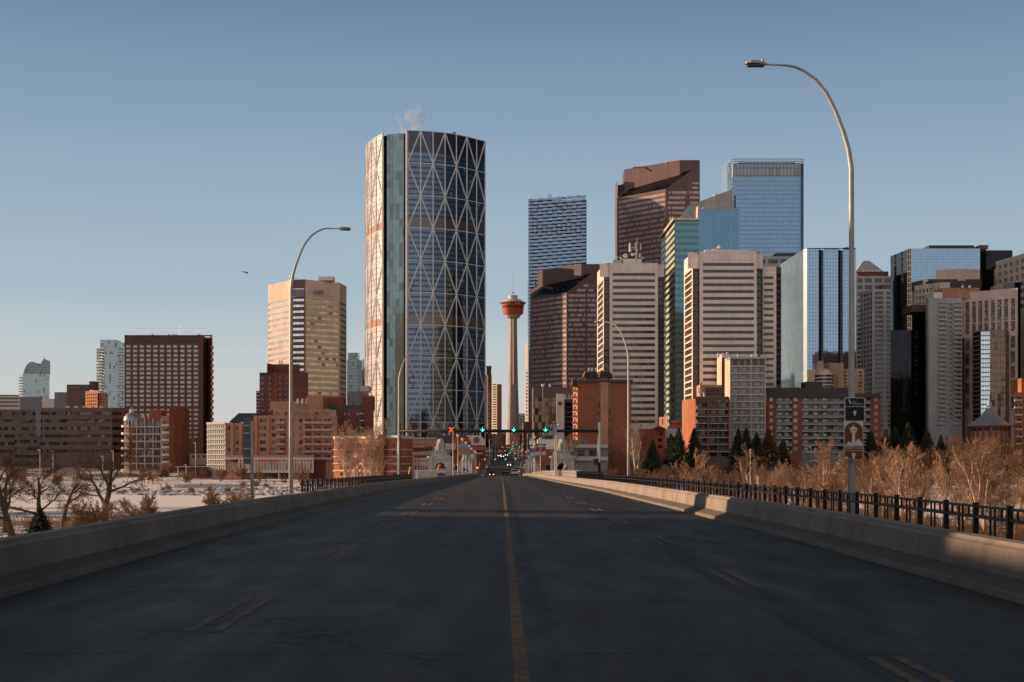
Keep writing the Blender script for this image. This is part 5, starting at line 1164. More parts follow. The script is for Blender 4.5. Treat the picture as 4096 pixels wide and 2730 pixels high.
# ================= BARRIERS
t=NT('barrier_concrete'); P=t.pos(); sp=t.sep(t.uv())
n1=t.noise(.5,4,P,.6); n2=t.noise(14,3,P); st=t.noise(2.2,3,t.scale(P,(1,1,.08)))
f=t.math('ADD',t.math('ADD',t.ramp(n1,.3,.7,.74,1.16),t.ramp(n2,.3,.7,-.05,.05)),t.ramp(st,.4,.7,.05,-.14))
c=t.mix(1.,(.31,.265,.23,1),t.comb(f,f,f),'MULTIPLY')
edge=t.ramp(t.math('ADD',sp[1],t.math('MULTIPLY',t.noise(5,4,P,.7),.09)),.245,.275,1,0); toe=t.ramp(sp[1],.085,.10,1,0)
dirt=t.math('MULTIPLY',edge,t.math('SUBTRACT',1.,toe)); c=t.mix(t.math('MULTIPLY',dirt,.78),c,t.mix(n2,(.045,.037,.030,1),(.11,.09,.07,1)))
c=t.mix(t.math('MULTIPLY',toe,.45),c,(.10,.085,.07,1))
t.link(c,t.b.inputs['Base Color']); t.b.inputs['Roughness'].default_value=.9; t.bump(t.math('ADD',n2,t.math('MULTIPLY',dirt,n1)),.5,.03)
def barrier(sg,y0,y1,label):
    prof=[(6.16,-.05),(6.2,.085),(6.5,.20),(6.545,.56),(6.60,.585),(6.62,.64),(6.86,.64),(6.88,.58),(6.9,-.1)]
    b=empty('concrete_barrier',S(sg*6.6,y0,0),label,'barrier','concrete barriers along the bridge roadway')
    Y=[y0]; step=5.9
    while Y[-1]<y1: Y.append(min(y1,Y[-1]+(step if Y[-1]<130 else 11.8)))
    m=MB(); g=.012
    for p,q in zip(Y,Y[1:]):
        A=[S(sg*s,p+g,z) for s,z in prof]; Bq=[S(sg*s,q-g,z) for s,z in prof]
        for i in range(len(prof)-1):
            P_=[A[i],Bq[i],Bq[i+1],A[i+1]]; U=[(p,prof[i][1]),(q,prof[i][1]),(q,prof[i+1][1]),(p,prof[i+1][1])]
            if sg>0: m.poly(P_[::-1],U[::-1])
            else: m.poly(P_,U)
        m.poly(A if sg<0 else A[::-1],[(p,z) for s,z in (prof if sg<0 else prof[::-1])]); m.poly(Bq[::-1] if sg<0 else Bq,[(q,z) for s,z in (prof[::-1] if sg<0 else prof)])
    m.build('wall',t.m,b)
    j=MB()
    for p in Y[1:-1]:
        A=[S(sg*(s+.012),p-g*1.3,z-.006) for s,z in prof]; Bq=[S(sg*(s+.012),p+g*1.3,z-.006) for s,z in prof]
        for i in range(len(prof)-1):
            P_=[A[i],Bq[i],Bq[i+1],A[i+1]]; j.poly(P_[::-1] if sg>0 else P_)
    j.build('joint_filler',M['roof_dark'],b)
barrier(-1,-20,432,'grey concrete barrier in shade along the left edge of the road')
barrier(1,-19,436,'long concrete barrier along the right edge of the road, sunlit in patches')
# ================= FENCES
plain('fence_black',(.012,.012,.014),.45,.3,.1)
def fence(label,sg,s,y0,y1,pitch,top=.93,low=-.3):
    f=empty('metal_fence',S(sg*s,y0,0),label,'fence','black metal fences along the bridge sidewalks')
    n=int((y1-y0)/pitch); nb=0; ex=MB(); 
    for k in range(n+1):
        y=y0+k*pitch; p=S(sg*s,y,0); o=MB(); o.box((p.x,p.y,p.z+(top+low)/2+.03),(.082,.082,top-low+.06),0); o.build('post',M['fence_black'],f)
        if k==n: break
        for j in (.22,.42,.55,.78):
            yy=y+pitch*j; q=S(sg*s,yy,0); full=j in (.42,.55); zl=(low if full else top-.17)
            o=MB() if nb<100 and full else ex; o.box((q.x,q.y,q.z+(top+zl)/2),(.028,.028,top-zl))
            if o is not ex: o.build('picket',M['fence_black'],f); nb+=1
    if ex.f: q=ex.build('more_pickets',M['fence_black'],f); q['kind']='stuff'
    for z,r in ((top,.024),(top-.17,.034),(.42,.02),(low+.1,.025)):
        o=MB(); Y=[y0]+[y for y in yr if y0<y<y0+n*pitch]+[y0+n*pitch]
        o.tube([S(sg*s,y,z) for y in Y],r,5); o.build('rail',M['fence_black'],f)
fence('black metal fence with square posts beside the right sidewalk',1,7.9,14.2,110,1.58)
fence('taller black metal fence section before the right white balustrade',1,9.8,137,185,1.6,1.15)
fence('black metal fence beside the left sidewalk behind the lamp pole',-1,7.9,56.5,126,1.58)
# ================= STREET LAMPS
plain('galv',(.56,.54,.51),.5,.15,.14,sc=3); plain('lamp_glass_off',(.03,.028,.025),.2)
def lamp():
    r=empty('street_lamp',(0,0,0))
    pts=[(0,0,-.9),(0,0,3),(0,0,6.2)]; rad=[.10,.082,.066]
    img=[(3410,672),(3399,598),(3378,525),(3346,442),(3311,372),(3267,318),(3225,287),(3187,268),(3149,261),(3110,259),(3072,258)]
    for i,(px,py) in enumerate(img): pts.append(((px-3411)/164.9,0,(1828-py)/164.9+1.77)); rad.append(.062-.0042*i)
    m=MB(); m.tube(pts,rad,12); m.build('pole',M['galv'],r,True)
    hx,hz=pts[-1][0],pts[-1][2]; m=MB()
    sec=[(0.02,.03,.03,.0),(-.05,.075,.06,.0),(-.2,.13,.085,.01),(-.4,.14,.085,.02),(-.5,.09,.06,.02),(-.53,.03,.02,.02)]
    for (x0,w0,h0,c0),(x1,w1,h1,c1) in zip(sec,sec[1:]):
        A=[(hx+x0,w0*math.cos(a),hz+c0+h0*math.sin(a)*(1 if math.sin(a)>0 else .35)) for a in [math.tau*i/14 for i in range(14)]]
        Bq=[(hx+x1,w1*math.cos(a),hz+c1+h1*math.sin(a)*(1 if math.sin(a)>0 else .35)) for a in [math.tau*i/14 for i in range(14)]]
        for i in range(14): j=(i+1)%14; m.poly([A[i],A[j],Bq[j],Bq[i]])
    hd=m.build('lamp_head',M['galv'],r,True)
    m=MB(); m.box((hx-.27,0,hz-.035),(.4,.2,.02)); m.build('lens',M['lamp_glass_off'],hd)
    m=MB(); m.lathe((hx-.1,0,hz+.085),[(.03,0),(.03,.05),(.001,.06)],8); m.build('photocell',M['white_metal'],hd)
    m=MB(); m.lathe((0,0,-.9),[(.16,0),(.16,.25),(.125,.3)],12); m.build('base_flange',M['galv'],r)
    return r
L0=lamp()
LG='tall curved street lamps beside the roadway'
spots=[(8.5,34.5,0,'tall curved street lamp on the right carrying two guide signs'),(-8.5,57.5,180+28,'curved street lamp on the left, nearest of the left lamps'),(8.5,95,-33,'curved street lamp on the right against the beige tower'),(-8.5,118,180+30,'far curved street lamp on the left in front of the diagrid tower')]
for i,(s,y,a,lb) in enumerate(spots):
    o=L0 if i==0 else tree_copy(L0); p=S(s,y,0); o.location=p; o.rotation_euler=(0,0,R(a)); tag(o,lb,'street lamp',LG)
# plain straight poles on the bridge right side
plain('globe_white',(.75,.70,.62),.35,0,.05); plain('pole_tan',(.50,.42,.36),.55,.1,.1)
def text(name,body,size,mat,loc,parent,align='CENTER',ext=.002,sx=1.,rot=(math.pi/2,0,0)):
    c=bpy.data.curves.new(name,'FONT'); c.body=body; c.size=size; c.align_x=align; c.align_y='CENTER'; c.extrude=ext; c.resolution_u=3
    o=bpy.data.objects.new(name,c); C.objects.link(o); c.materials.append(M[mat]); o.parent=parent
    off=Vector((0,0,0)); p=parent
    while p is not None: off+=Vector(p.location); p=p.parent
    bpy.context.view_layer.update(); me=bpy.data.meshes.new_from_object(o.evaluated_get(bpy.context.evaluated_depsgraph_get()),depsgraph=bpy.context.evaluated_depsgraph_get())
    bpy.data.objects.remove(o); bpy.data.curves.remove(c); o=bpy.data.objects.new(name,me); C.objects.link(o); o.parent=parent
    o.location=Vector(loc)-off; o.rotation_euler=rot; o.scale=(sx,1,1); return o
plain('sign_black',(.008,.008,.009),.35,0,0); plain('sign_brown',(.20,.062,.016),.4,0,.05); plain('sign_white',(.85,.84,.80),.4,0,.05); plain('sign_back',(.17,.19,.21),.5,.4,.1); plain('sign_cream',(.88,.80,.70),.4,0,.05)
def rrect(x0,x1,z0,z1,r,n=4):
    P=[]
    for cx,cz,a0 in ((x1-r,z1-r,0),(x0+r,z1-r,90),(x0+r,z0+r,180),(x1-r,z0+r,270)):
        for i in range(n+1): a=R(a0+90*i/n); P.append((cx+r*math.cos(a),cz+r*math.sin(a)))
    return P
def plate(m,P,y,th=.012):   # P (x,z) list, facing -y
    a=[(x,y,z) for x,z in P]; c=[(x,y+th,z) for x,z in P]
    ar=sum(P[i][0]*P[(i+1)%len(P)][1]-P[(i+1)%len(P)][0]*P[i][1] for i in range(len(P)))
    if ar<0: a.reverse(); c.reverse()
    m.poly(a); m.poly(c[::-1]); n=len(a)
    for i in range(n): j=(i+1)%n; m.poly([a[j],a[i],c[i],c[j]])
def arrow_up(x,z0,z1,w):
    h=z1-z0; return [(x-w*.2,z0),(x+w*.2,z0),(x+w*.2,z0+h*.5),(x+w*.5,z0+h*.5),(x,z1),(x-w*.5,z0+h*.5),(x-w*.2,z0+h*.5)]
DS=34.3
# black direction sign
sg=empty('guide_sign',(X(3413,DS),DS,Z(1690,DS)),'black guide sign with white arrow on the nearest right lamp pole, upper of two','sign')
def sx_(px): return X(px,DS)
def sz_(py): return Z(py,DS)
m=MB(); plate(m,rrect(sx_(3373),sx_(3453),sz_(1686),sz_(1592),.03),DS-.14,.008); m.build('border',M['sign_white'],sg)
m=MB(); plate(m,rrect(sx_(3375.5),sx_(3450.5),sz_(1684),sz_(1629),.02),DS-.148,.006); plate(m,rrect(sx_(3375.5),sx_(3450.5),sz_(1626.5),sz_(1594.5),.02),DS-.148,.006); m.build('panel',M['sign_black'],sg)
m=MB(); plate(m,arrow_up(sx_(3413),sz_(1663.5),sz_(1642),19/165),DS-.155,.005); m.build('arrow',M['sign_white'],sg)
m=MB(); plate(m,[(sx_(3387),sz_(1599)),(sx_(3392),sz_(1599)),(sx_(3399),sz_(1616)),(sx_(3394),sz_(1618))],DS-.155,.005); m.build('logo_stroke',M['sign_white'],sg)
text('lettering','Arts',.058,'sign_white',(sx_(3403),DS-.156,sz_(1608.5)),sg,'LEFT'); text('lettering','Commons',.058,'sign_white',(sx_(3401.5),DS-.156,sz_(1617)),sg,'LEFT',sx=1.05)
# brown sign
sg=empty('guide_sign',(X(3409,DS),DS,Z(1840,DS)),'brown tourist guide sign with tower picture reading CALGARY TOWER, lower of two','sign')
m=MB(); plate(m,rrect(sx_(3370),sx_(3447),sz_(1840),sz_(1687),.025),DS-.14,.008); m.build('border',M['sign_cream'],sg)
m=MB(); arch=[(sx_(3373),sz_(1784)),(sx_(3445),sz_(1784))]+[(sx_(3409+36*math.cos(a)),sz_(1726-36*math.sin(a))) for a in [math.pi*i/18 for i in range(19)]]
plate(m,arch,DS-.148,.006); plate(m,rrect(sx_(3372.5),sx_(3444.5),sz_(1802),sz_(1787),.005),DS-.148,.006); plate(m,rrect(sx_(3372.5),sx_(3444.5),sz_(1838),sz_(1804.5),.012),DS-.148,.006); m.build('panel',M['sign_brown'],sg)
def sp_(pts): return [(X(3300+x/2.85,DS),Z(1500+y/2.85,DS)) for x,y in pts]
m=MB(); 
plate(m,sp_([(290,780),(294,672),(292,655),(326,655),(325,700),(327,780)]),DS-.155,.005)
plate(m,sp_([(262,617),(300,588),(306,565),(311,588),(356,617),(350,628),(268,628)]),DS-.1555,.005); plate(m,sp_([(270,634),(348,634),(340,652),(328,668),(290,668),(276,652)]),DS-.1556,.005)
plate(m,sp_([(214,808),(224,790),(250,766),(262,764),(290,780),(327,775),(352,738),(370,730),(382,752),(416,784),(416,808)]),DS-.1565,.005); m.build('tower_picture',M['sign_white'],sg)
text('lettering','CALGARY TOWER',.064,'sign_white',(sx_(3408.5),DS-.156,sz_(1794)),sg,sx=.92)
m=MB(); plate(m,arrow_up(sx_(3408.5),sz_(1835.5),sz_(1809),21/165),DS-.155,.005); m.build('arrow',M['sign_white'],sg)
m=MB(); plate(m,sp_([(210,955),(210,940),(222,933),(245,935),(248,955)]),DS-.155,.005); m.build('small_mark',M['sign_white'],sg)
m=MB()
for py in (1605,1672,1705,1822): m.box((X(3410,DS),DS-.06,Z(py,DS)),(.3,.09,.03))
m.build('bracket',M['galv'],sg)
# left sign seen from behind
DB_=45.5; sg=empty('road_sign',S(-8,DB_,0),'tall grey sign seen from behind on its own post at the left barrier','sign')
x_=lambda px:X(px,DB_); z_=lambda py:Z(py,DB_)
m=MB(); m.tube([(x_(1010),DB_,z_(2010)),(x_(1007.5),DB_,z_(1686))],.052,10); m.build('post',M['galv'],sg,True)
for a,c in ((1671,1763),(1765,1857)):
    m=MB(); plate(m,[(x_(972),z_(c)),(x_(1012),z_(c)),(x_(1011),z_(a)),(x_(971),z_(a))],DB_+.07,.02); m.build('sign_panel',M['sign_back'],sg)
m=MB()
for py in (1703,1734,1796,1834): m.box((x_(990),DB_+.045,z_(py)),(.30,.05,.05))
m.build('crossbar',M['galv'],sg)
sg2=empty('thin_post',(x_(982),DB_+1,z_(2000)),'thin rusty pole rising behind the left barrier','pole'); m=MB(); m.tube([(x_(982),DB_+1,z_(2030)),(x_(980),DB_+1,z_(1860))],.018,6); m.build('pole',M['wall_brick_dark'],sg2)
# ================= GANTRIES
plain('red_light',(.6,.08,.03),.4,0,0,'#ff3a14',3.2); plain('green_light',(.2,.7,.6),.4,0,0,'#4fe8c8',1.7); plain('amber_light',(.6,.3,.05),.4,0,0,'#ff7a20',4.); plain('head_light',(.8,.7,.6),.3,0,0,'#ffe2b8',5.); plain('warm_head_light',(.8,.6,.3),.3,0,0,'#ffb060',4.)
def gantry(D,pyb,pxl,pxr,lanes,label,full):
    g=empty('signal_gantry',S(-9,D,0),label,'gantry','lane signal gantries across the bridge road')
    xl,xr=X(pxl,D),X(pxr,D); zb=Z(pyb,D)
    m=MB()
    m.tube([(xl,D,zb),(xr,D,zb)],.15,8); m.build('beam',M['dark_metal'],g,True)
    for x in (xl,xr): m=MB(); m.tube([(x,D,rz(D)-.3),(x,D,zb+.85)],.17,10); m.build('column',M['dark_metal'],g,True)
    for i,(px,k) in enumerate(lanes):
        x=X(px,D); h=MB()
        h.lathe((0,0,0),[(.02,0),(.30,0),(.33,.2),(.02,.22)],16); h.v=[(x+v[0],D-.4+v[2],zb+.12+v[1]) for v in h.v]; ho=h.build('signal_housing',M['sign_black'],g)
        s=MB(); w=.075; zc=zb+.12
        if k=='x':
            for a in (1,-1):
                dx,dz=.19,.23; s.tube([(x-dx,D-.44,zc-dz*a),(x+dx,D-.44,zc+dz*a)],.042,5)
            s.build('red_cross',M['red_light'],ho)
        else:
            s.tube([(x,D-.44,zc+.24),(x,D-.44,zc-.14)],.036,5); s.tube([(x-.19,D-.44,zc+.04),(x,D-.44,zc-.17),(x+.19,D-.44,zc+.04)],.042,5); s.build('green_arrow',M['green_light'],ho)
        s=MB(); s.box((x-.2,D-.2,zb-.28),(.14,.2,.25)); s.build('signal_box',M['white_metal'],g)
    return g,xl,xr,zb
D=143
g,xl,xr,zb=gantry(D,1725,1596,2396,[(1805.5,'x'),(1930.5,'a'),(2055,'a'),(2181.7,'a')],'black overhead gantry with one red cross and three green arrows',True)
m=MB(); m.box((xr+.02,D-.25,Z(1770,D)),(.2,.06,4.)); m.build('conduit',M['sign_cream'],g); m=MB(); m.box((xr-.3,D-.1,Z(1848,D)),(.5,.4,.6)); m.build('signal_cabinet',M['dark_metal'],g)
gantry(437,1839,1920,2085,[(1940,'x'),(1981,'a'),(2022,'a'),(2063,'a')],'far black overhead gantry near the dip with lane signals',False)
sg=empty('lane_sign',(X(2211,D-.3),D-.3,Z(1741,D)),'white and black bus lane sign with a diamond on the near gantry','sign')
D2=D-.3; X2=lambda px:X(px,D2); Z2=lambda py:Z(py,D2)
m=MB(); plate(m,rrect(X2(2195.5),X2(2227),Z2(1741.5),Z2(1687.5),.04),D2,.03); m.build('panel',M['panel_blue'],sg)
m=MB(); plate(m,[(X2(2196),Z2(1722)),(X2(2210.5),Z2(1722)),(X2(2210.5),Z2(1688.5)),(X2(2196),Z2(1688.5))],D2-.012,.01); m.build('black_field',M['sign_black'],sg)
m=MB()
dd=[(2203.3,1694),(2198.5,1705),(2203.3,1716),(2208.1,1705)]; di=[(2203.3,1698),(2200.4,1705),(2203.3,1712),(2206.2,1705)]
for i in range(4): j=(i+1)%4; plate(m,[(X2(dd[i][0]),Z2(dd[i][1])),(X2(dd[j][0]),Z2(dd[j][1])),(X2(di[j][0]),Z2(di[j][1])),(X2(di[i][0]),Z2(di[i][1]))],D2-.02,.006)
m.build('diamond',M['sign_white'],sg)
m=MB(); plate(m,rrect(X2(2214),X2(2224),Z2(1699),Z2(1692),.03),D2-.012,.01)
for a in (2212.5,2219.5): plate(m,rrect(X2(a),X2(a+5),Z2(1709),Z2(1704.5),.03),D2-.012,.01)
for a in (2214,2220): plate(m,rrect(X2(a),X2(a+3.4),Z2(1718),Z2(1714.5),.03),D2-.012,.01)
plate(m,[(X2(2206),Z2(1734)),(X2(2209.5),Z2(1734)),(X2(2211),Z2(1736.5)),(X2(2212.5),Z2(1734)),(X2(2216),Z2(1734)),(X2(2211),Z2(1739))],D2-.012,.01); m.build('symbols',M['sign_black'],sg)
text('lettering','07:00-09:00',.13,'sign_black',(X2(2211),D2-.015,Z2(1725.5)),sg,sx=.9); text('lettering','MON-FRI',.13,'sign_black',(X2(2211),D2-.015,Z2(1730.5)),sg,sx=.9)
sg=empty('lane_sign',(X(1777,D),D-.3,Z(1744,D)),'grey back of a sign on a pale strut on the near gantry','sign')
m=MB(); plate(m,rrect(X2(1760.5),X2(1793),Z2(1743),Z2(1690),.03),D2+.5,.03); m.build('panel',M['sign_back'],sg); m=MB(); m.box((X2(1776),D2+.4,Z2(1718)),(.08,.08,1.35)); m.build('strut',M['sign_cream'],sg)
# ================= LIONS, BALUSTRADES, GLOBE POSTS
plain('kiosk_stone',(.42,.41,.40),.8,0,.2,sc=1.5); plain('lion_stone',(.46,.44,.41),.85,0,.25,sc=3)
def kiosk(px,D,zbase,label,sc=1.):
    x=X(px,D); r=empty('lion_kiosk',(x,D,zbase),label,'monument','stone lion kiosks at the bridge ends')
    w,h=4.0,4.6; hw=w/2; ow=1.2
    m=MB()
    # body with arched opening front to back
    def arch(n=10): return [(ow*math.cos(math.pi*i/n),1.9+ow*math.sin(math.pi*i/n)) for i in range(n+1)]
    A=arch(); y0,y1=-hw,hw
    for yy,rev in ((y0,False),(y1,True)):
        P=[(-hw,0),(-ow,0),(-ow,1.9)]+[]
        def q(l):
            l=[(a,yy,c) for a,c in l]; m.poly(l[::-1] if rev else l)
        q([(-hw,0),(-ow,0),(-ow,1.9),(-hw,1.9)]); q([(ow,0),(hw,0),(hw,1.9),(ow,1.9)])
        for (a,b1),(c,d) in zip(A,A[1:]): q([(c,d),(a,b1),(a,h),(c,h)])
        q([(-hw,1.9),(-ow,1.9),(-ow,h),(-hw,h)]); q([(ow,1.9),(hw,1.9),(hw,h),(ow,h)])
    for (a,b1),(c,d) in zip([(ow,0)]+A+[(-ow,0)],A+[(-ow,0)]): m.poly([(a,y0,b1),(c,y0,d),(c,y1,d),(a,y1,b1)])
    m.poly([(-hw,y0,0),(-hw,y0,h),(-hw,y1,h),(-hw,y1,0)]); m.poly([(hw,y0,0),(hw,y1,0),(hw,y1,h),(hw,y0,h)]); m.poly([(-hw,y0,h),(hw,y0,h),(hw,y1,h),(-hw,y1,h)])
    # corner buttresses, cornices and stepped pedestal
    for sx in (-1,1):
        for sy in (-1,1): m.box((sx*(hw+.05),sy*(hw+.05),2.1),(.7,.7,4.2)); m.box((sx*hw,sy*hw,4.35),(.55,.55,.5),0,.6)
    m.box((0,0,3.55),(w+.35,w+.35,.16)); m.box((0,0,3.72),(w+.15,w+.15,.14))
    m.box((0,0,5.0),(w*.78,w*.78,.9),0,.92); m.box((0,0,5.5),(w*.82,w*.82,.14))
    for sx in (-1,1): m.box((sx*1.75,0,4.9),(.5,1.6,.9),0,.7); m.box((sx*1.95,-1.2,5.52),(.9,.5,.14))
    for i in range(len(m.v)): v=m.v[i]; m.v[i]=(x+v[0],D+v[1],zbase+v[2])
    m.build('kiosk_body',M['kiosk_stone'],r)
    k=MB(); k.ball((x,D-hw-.02,zbase+4.25),.55,10,(1,.3,1)); k.box((x,D-hw-.05,zbase+4.05),(1.8,.12,.5)); k.build('carved_shield',M['lion_stone'],r,False)
    for sx in (-1,1):
        g=MB(); g.ball((x+sx*2.55,D-1.6,zbase+4.3),.24,10); go=g.build('lamp_globe',M['globe_white'],r,True); g=MB(); g.tube([(x+sx*2.2,D-1.7,zbase+3.4),(x+sx*2.5,D-1.65,zbase+3.5),(x+sx*2.55,D-1.6,zbase+4.1)],.06,5); g.build('lamp_bracket',M['dark_metal'],r)
    # seated lion, facing the camera, one joined surface by remesh
    l=MB(); zb=5.55
    def el(cx,cy,cz,r_,s): l.ball((x+cx,D+cy,zbase+zb+cz),r_,10,s)
    l.box((x,D,zbase+zb+.08),(2.5,2.6,.2))
    el(0,.55,.75,1.,(.95,.95,.8)); el(0,.15,1.35,.85,(.85,.8,1.05)); el(0,-.15,1.95,.78,(.98,.8,.95)); el(0,-.1,2.25,.62,(1.05,.8,.85))
    el(0,-.62,2.12,.38,(1,.85,1.05)); el(0,-.92,1.98,.2,(1.1,1,.8)); el(-.28,-.4,2.62,.13,(1,.7,1)); el(.28,-.4,2.62,.13,(1,.7,1)); el(0,-.72,1.75,.22,(.9,.8,.7))
    el(-.5,-.2,1.5,.35,(1,1,1.4)); el(.5,-.2,1.5,.35,(1,1,1.4))
    for sx in (-1,1):
        el(sx*.42,-.55,.85,.26,(.9,.9,2.9)); el(sx*.42,-.95,.22,.26,(1,1.4,.7)); el(sx*.82,.25,.6,.52,(.7,1.2,1.05)); el(sx*.92,-.5,.22,.25,(.9,1.5,.7))
    l.tube([(x+.9,D+1.1,zbase+zb+.3),(x+1.15,D+.7,zbase+zb+.3),(x+1.1,D-.2,zbase+zb+.25)],.11,6)
    o=l.build('lion_statue',M['lion_stone'],r)
    md=o.modifiers.new('join','REMESH'); md.mode='VOXEL'; md.voxel_size=.07; md.use_smooth_shade=True
    return r
kiosk(1762.5,303,rz(303)-.1,'stone lion statue on an arched kiosk left of the road, nearest left')
kiosk(2249,303,rz(303)-.1,'stone lion statue on an arched kiosk right of the road, nearest right')
kiosk(1860,500,rz(500)-.1,'distant stone lion kiosk left of the road behind the banner posts')
kiosk(2128,500,rz(500)-.1,'distant stone lion kiosk right of the road behind the banner posts')
plain('balustrade_white',(.60,.57,.53),.75,0,.15)
def balustrade(label,sg,s,y0,y1,s2=None):
    s2=s if s2 is None else s2
    r=empty('balustrade',S(sg*s,y0,0),label,'balustrade','pale balustrades beside the kiosks'); n=max(1,int(abs(math.hypot(y1-y0,s2-s))/4.))
    P=lambda t,z=0:S(sg*lerp(s,s2,t),lerp(y0,y1,t),z)
    ang=math.atan2((P(1)-P(0)).y,(P(1)-P(0)).x); L=(P(1)-P(0)).length/n
    for i in range(n+1): p=P(i/n); m=MB(); m.box((p.x,p.y,p.z+.6),(.42,.42,1.35),ang); m.box((p.x,p.y,p.z+1.3),(.5,.5,.12),ang); m.build('pillar',M['balustrade_white'],r)
    for i in range(n):
        p=P((i+.5)/n); m=MB(); m.box((p.x,p.y,p.z+1.08),(L,.28,.14),ang); m.box((p.x,p.y,p.z+.15),(L,.28,.3),ang)
        for k in range(7): q=P((i+(k+.5)/7)/n); m.tube([(q.x,q.y,q.z+.3),(q.x,q.y,q.z+.6),(q.x,q.y,q.z+1.02)],[.08,.13,.07],6)
        m.build('panel',M['balustrade_white'],r)
balustrade('pale balustrade sloping out to the right of the near right lion',1,10.2,186,250,10.9)
balustrade('pale balustrade between the near right lion and the road posts',1,10.6,262,340)
balustrade('pale balustrade along the far right side of the bridge',1,10.6,345,480)
balustrade('grey balustrade left of the near left lion in shade',-1,12.8,215,290,13.2)
balustrade('grey balustrade along the far left side of the bridge',-1,10.6,310,480)
# globe posts with banners
def banner_mat(name,cols,bands):
    t=NT(name); sp=t.sep(t.uv()); n=t.noise(1.6,3,t.obj(),.6); v=t.math('ADD',sp[1],t.math('MULTIPLY',t.math('SUBTRACT',n,.5),.5))
    c=rgb(cols[0])
    for k,(th,cc) in enumerate(zip(bands,cols[1:])): c=t.mix(t.math('GREATER_THAN',v,th),c,rgb(cc))
    t.link(c,t.b.inputs['Base Color']); t.b.inputs['Roughness'].default_value=.7; M[name]=t.m
banner_mat('banner_blue_red',[(.45,.52,.58),(.32,.04,.03),(.45,.50,.55),(.05,.12,.20)],[.3,.72,.86])
banner_mat('banner_green_pink',[(.12,.35,.16),(.45,.12,.14),(.25,.18,.35),(.15,.40,.42)],[.25,.6,.85])
banner_mat('banner_pale',[(.3,.36,.42),(.55,.58,.6),(.25,.1,.12),(.12,.2,.26)],[.2,.55,.8])
def post(D,s,h,ban,label):
    p=S(s,D,.1); r=empty('globe_lamp_post',p,label,'street lamp','globe lamp posts along the bridge')
    m=MB(); m.lathe(p,[(.2,0),(.2,.3),(.12,.4),(.11,h*.6),(.09,h-.5),(.13,h-.4),(.13,h-.3)],8); m.build('pole',M['pole_tan'],r,True)
    m=MB(); m.ball((p.x,p.y,p.z+h),.33,12); m.build('lamp_globe',M['globe_white'],r,True)
    if ban:
        for sd in ban[1]:
            m=MB(); x0=p.x+sd*.15; x1=p.x+sd*1.25; z1=p.z+h-1.2; z0=z1-2.7; xa,xb=min(x0,x1),max(x0,x1)
            m.poly([(xa,D-.02,z0),(xb,D-.02,z0),(xb,D-.02,z1),(xa,D-.02,z1)],[(0,0),(1,0),(1,1),(0,1)]); m.poly([(xb,D+.02,z0),(xa,D+.02,z0),(xa,D+.02,z1),(xb,D+.02,z1)],[(0,0),(1,0),(1,1),(0,1)]); m.build('banner',M[ban[0]],r)
            m=MB(); m.tube([(p.x,D,z1+.03),(x1,D,z1+.03)],.03,5); m.tube([(p.x,D,z0-.03),(x1,D,z0-.03)],.03,5); m.build('banner_arm',M['pole_tan'],r)
    return r
ordn=['nearest','second','third','fourth','fifth','sixth','seventh','eighth','ninth']
for i,(D,bn) in enumerate(((281,None),(312,None),(349,('banner_green_pink',(-1,1))),(385,('banner_green_pink',(1,))),(425,('banner_pale',(1,))),(462,None),(498,None),(535,None))):
    post(D,-9.5,8.9,bn,'%s globe lamp post on the left side of the bridge%s'%(ordn[i],' with colourful banners' if bn else ''))
for i,(D,bn) in enumerate(((250,None),(344,('banner_blue_red',(-1,1))),(400,('banner_pale',(-1,))),(448,('banner_pale',(-1,))),(495,('banner_blue_red',(-1,))),(540,None))):
    post(D,9.5,8.9,bn,'%s globe lamp post on the right side of the bridge%s'%(ordn[i],' with banners' if bn else ''))
def notice(px,D,y0,y1,w,label):
    r=empty('notice_sign',(X(px,D),D,Z(y1,D)),label,'sign'); m=MB(); plate(m,[(X(px,D)-w/2,Z(y1,D)),(X(px,D)+w/2,Z(y1,D)),(X(px,D)+w/2,Z(y0,D)),(X(px,D)-w/2,Z(y0,D))],D-.2,.03); m.build('panel',M['panel_blue'],r)
    m=MB(); m.box((X(px,D),D-.12,(Z(y0,D)+Z(y1,D))/2),(.12,.12,.3)); m.build('bracket',M['grey_metal'],r)
notice(1785,281,1848,1869,.62,'small pale sign on the nearest left globe post')
notice(1814,312,1858,1870,.6,'small pale sign on the second left globe post')
notice(2227,250,1851,1865,.62,'small pale sign on the nearest right globe post')
# tall straight poles near the gantry
r=empty('straight_pole',(X(2227,219),219,rz(219)),'tall straight grey pole beside the right end of the far bridge','pole'); m=MB(); m.tube([(X(2227,219),219,rz(219)-.2),(X(2227,219),219,Z(1575,219))],[.1,.07],8); m.build('shaft',M['pole_tan'],r); m=MB(); m.ball((X(2227,219)+.3,219,Z(1700,219)),.25,8); m.build('lamp_globe',M['globe_white'],r,True)
r=empty('traffic_camera_mast',(X(2140,420),420,rz(420)),'white service board on a post above the right banners','sign'); D=420
m=MB(); m.tube([(X(2136,D),D,rz(D)),(X(2136,D),D,Z(1733,D))],.14,6); m.build('post',M['pole_tan'],r); m=MB(); plate(m,[(X(2117,D),Z(1780,D)),(X(2141,D),Z(1780,D)),(X(2141,D),Z(1763,D)),(X(2117,D),Z(1763,D))],D-.2,.1); m.build('board',M['sign_cream'],r)
m=MB(); m.box((X(2124,D),D,Z(1757,D)),(.3,.3,.8)); m.ball((X(2139,D),D,Z(1750,D)),.35,8); m.build('fitting',M['white_metal'],r)
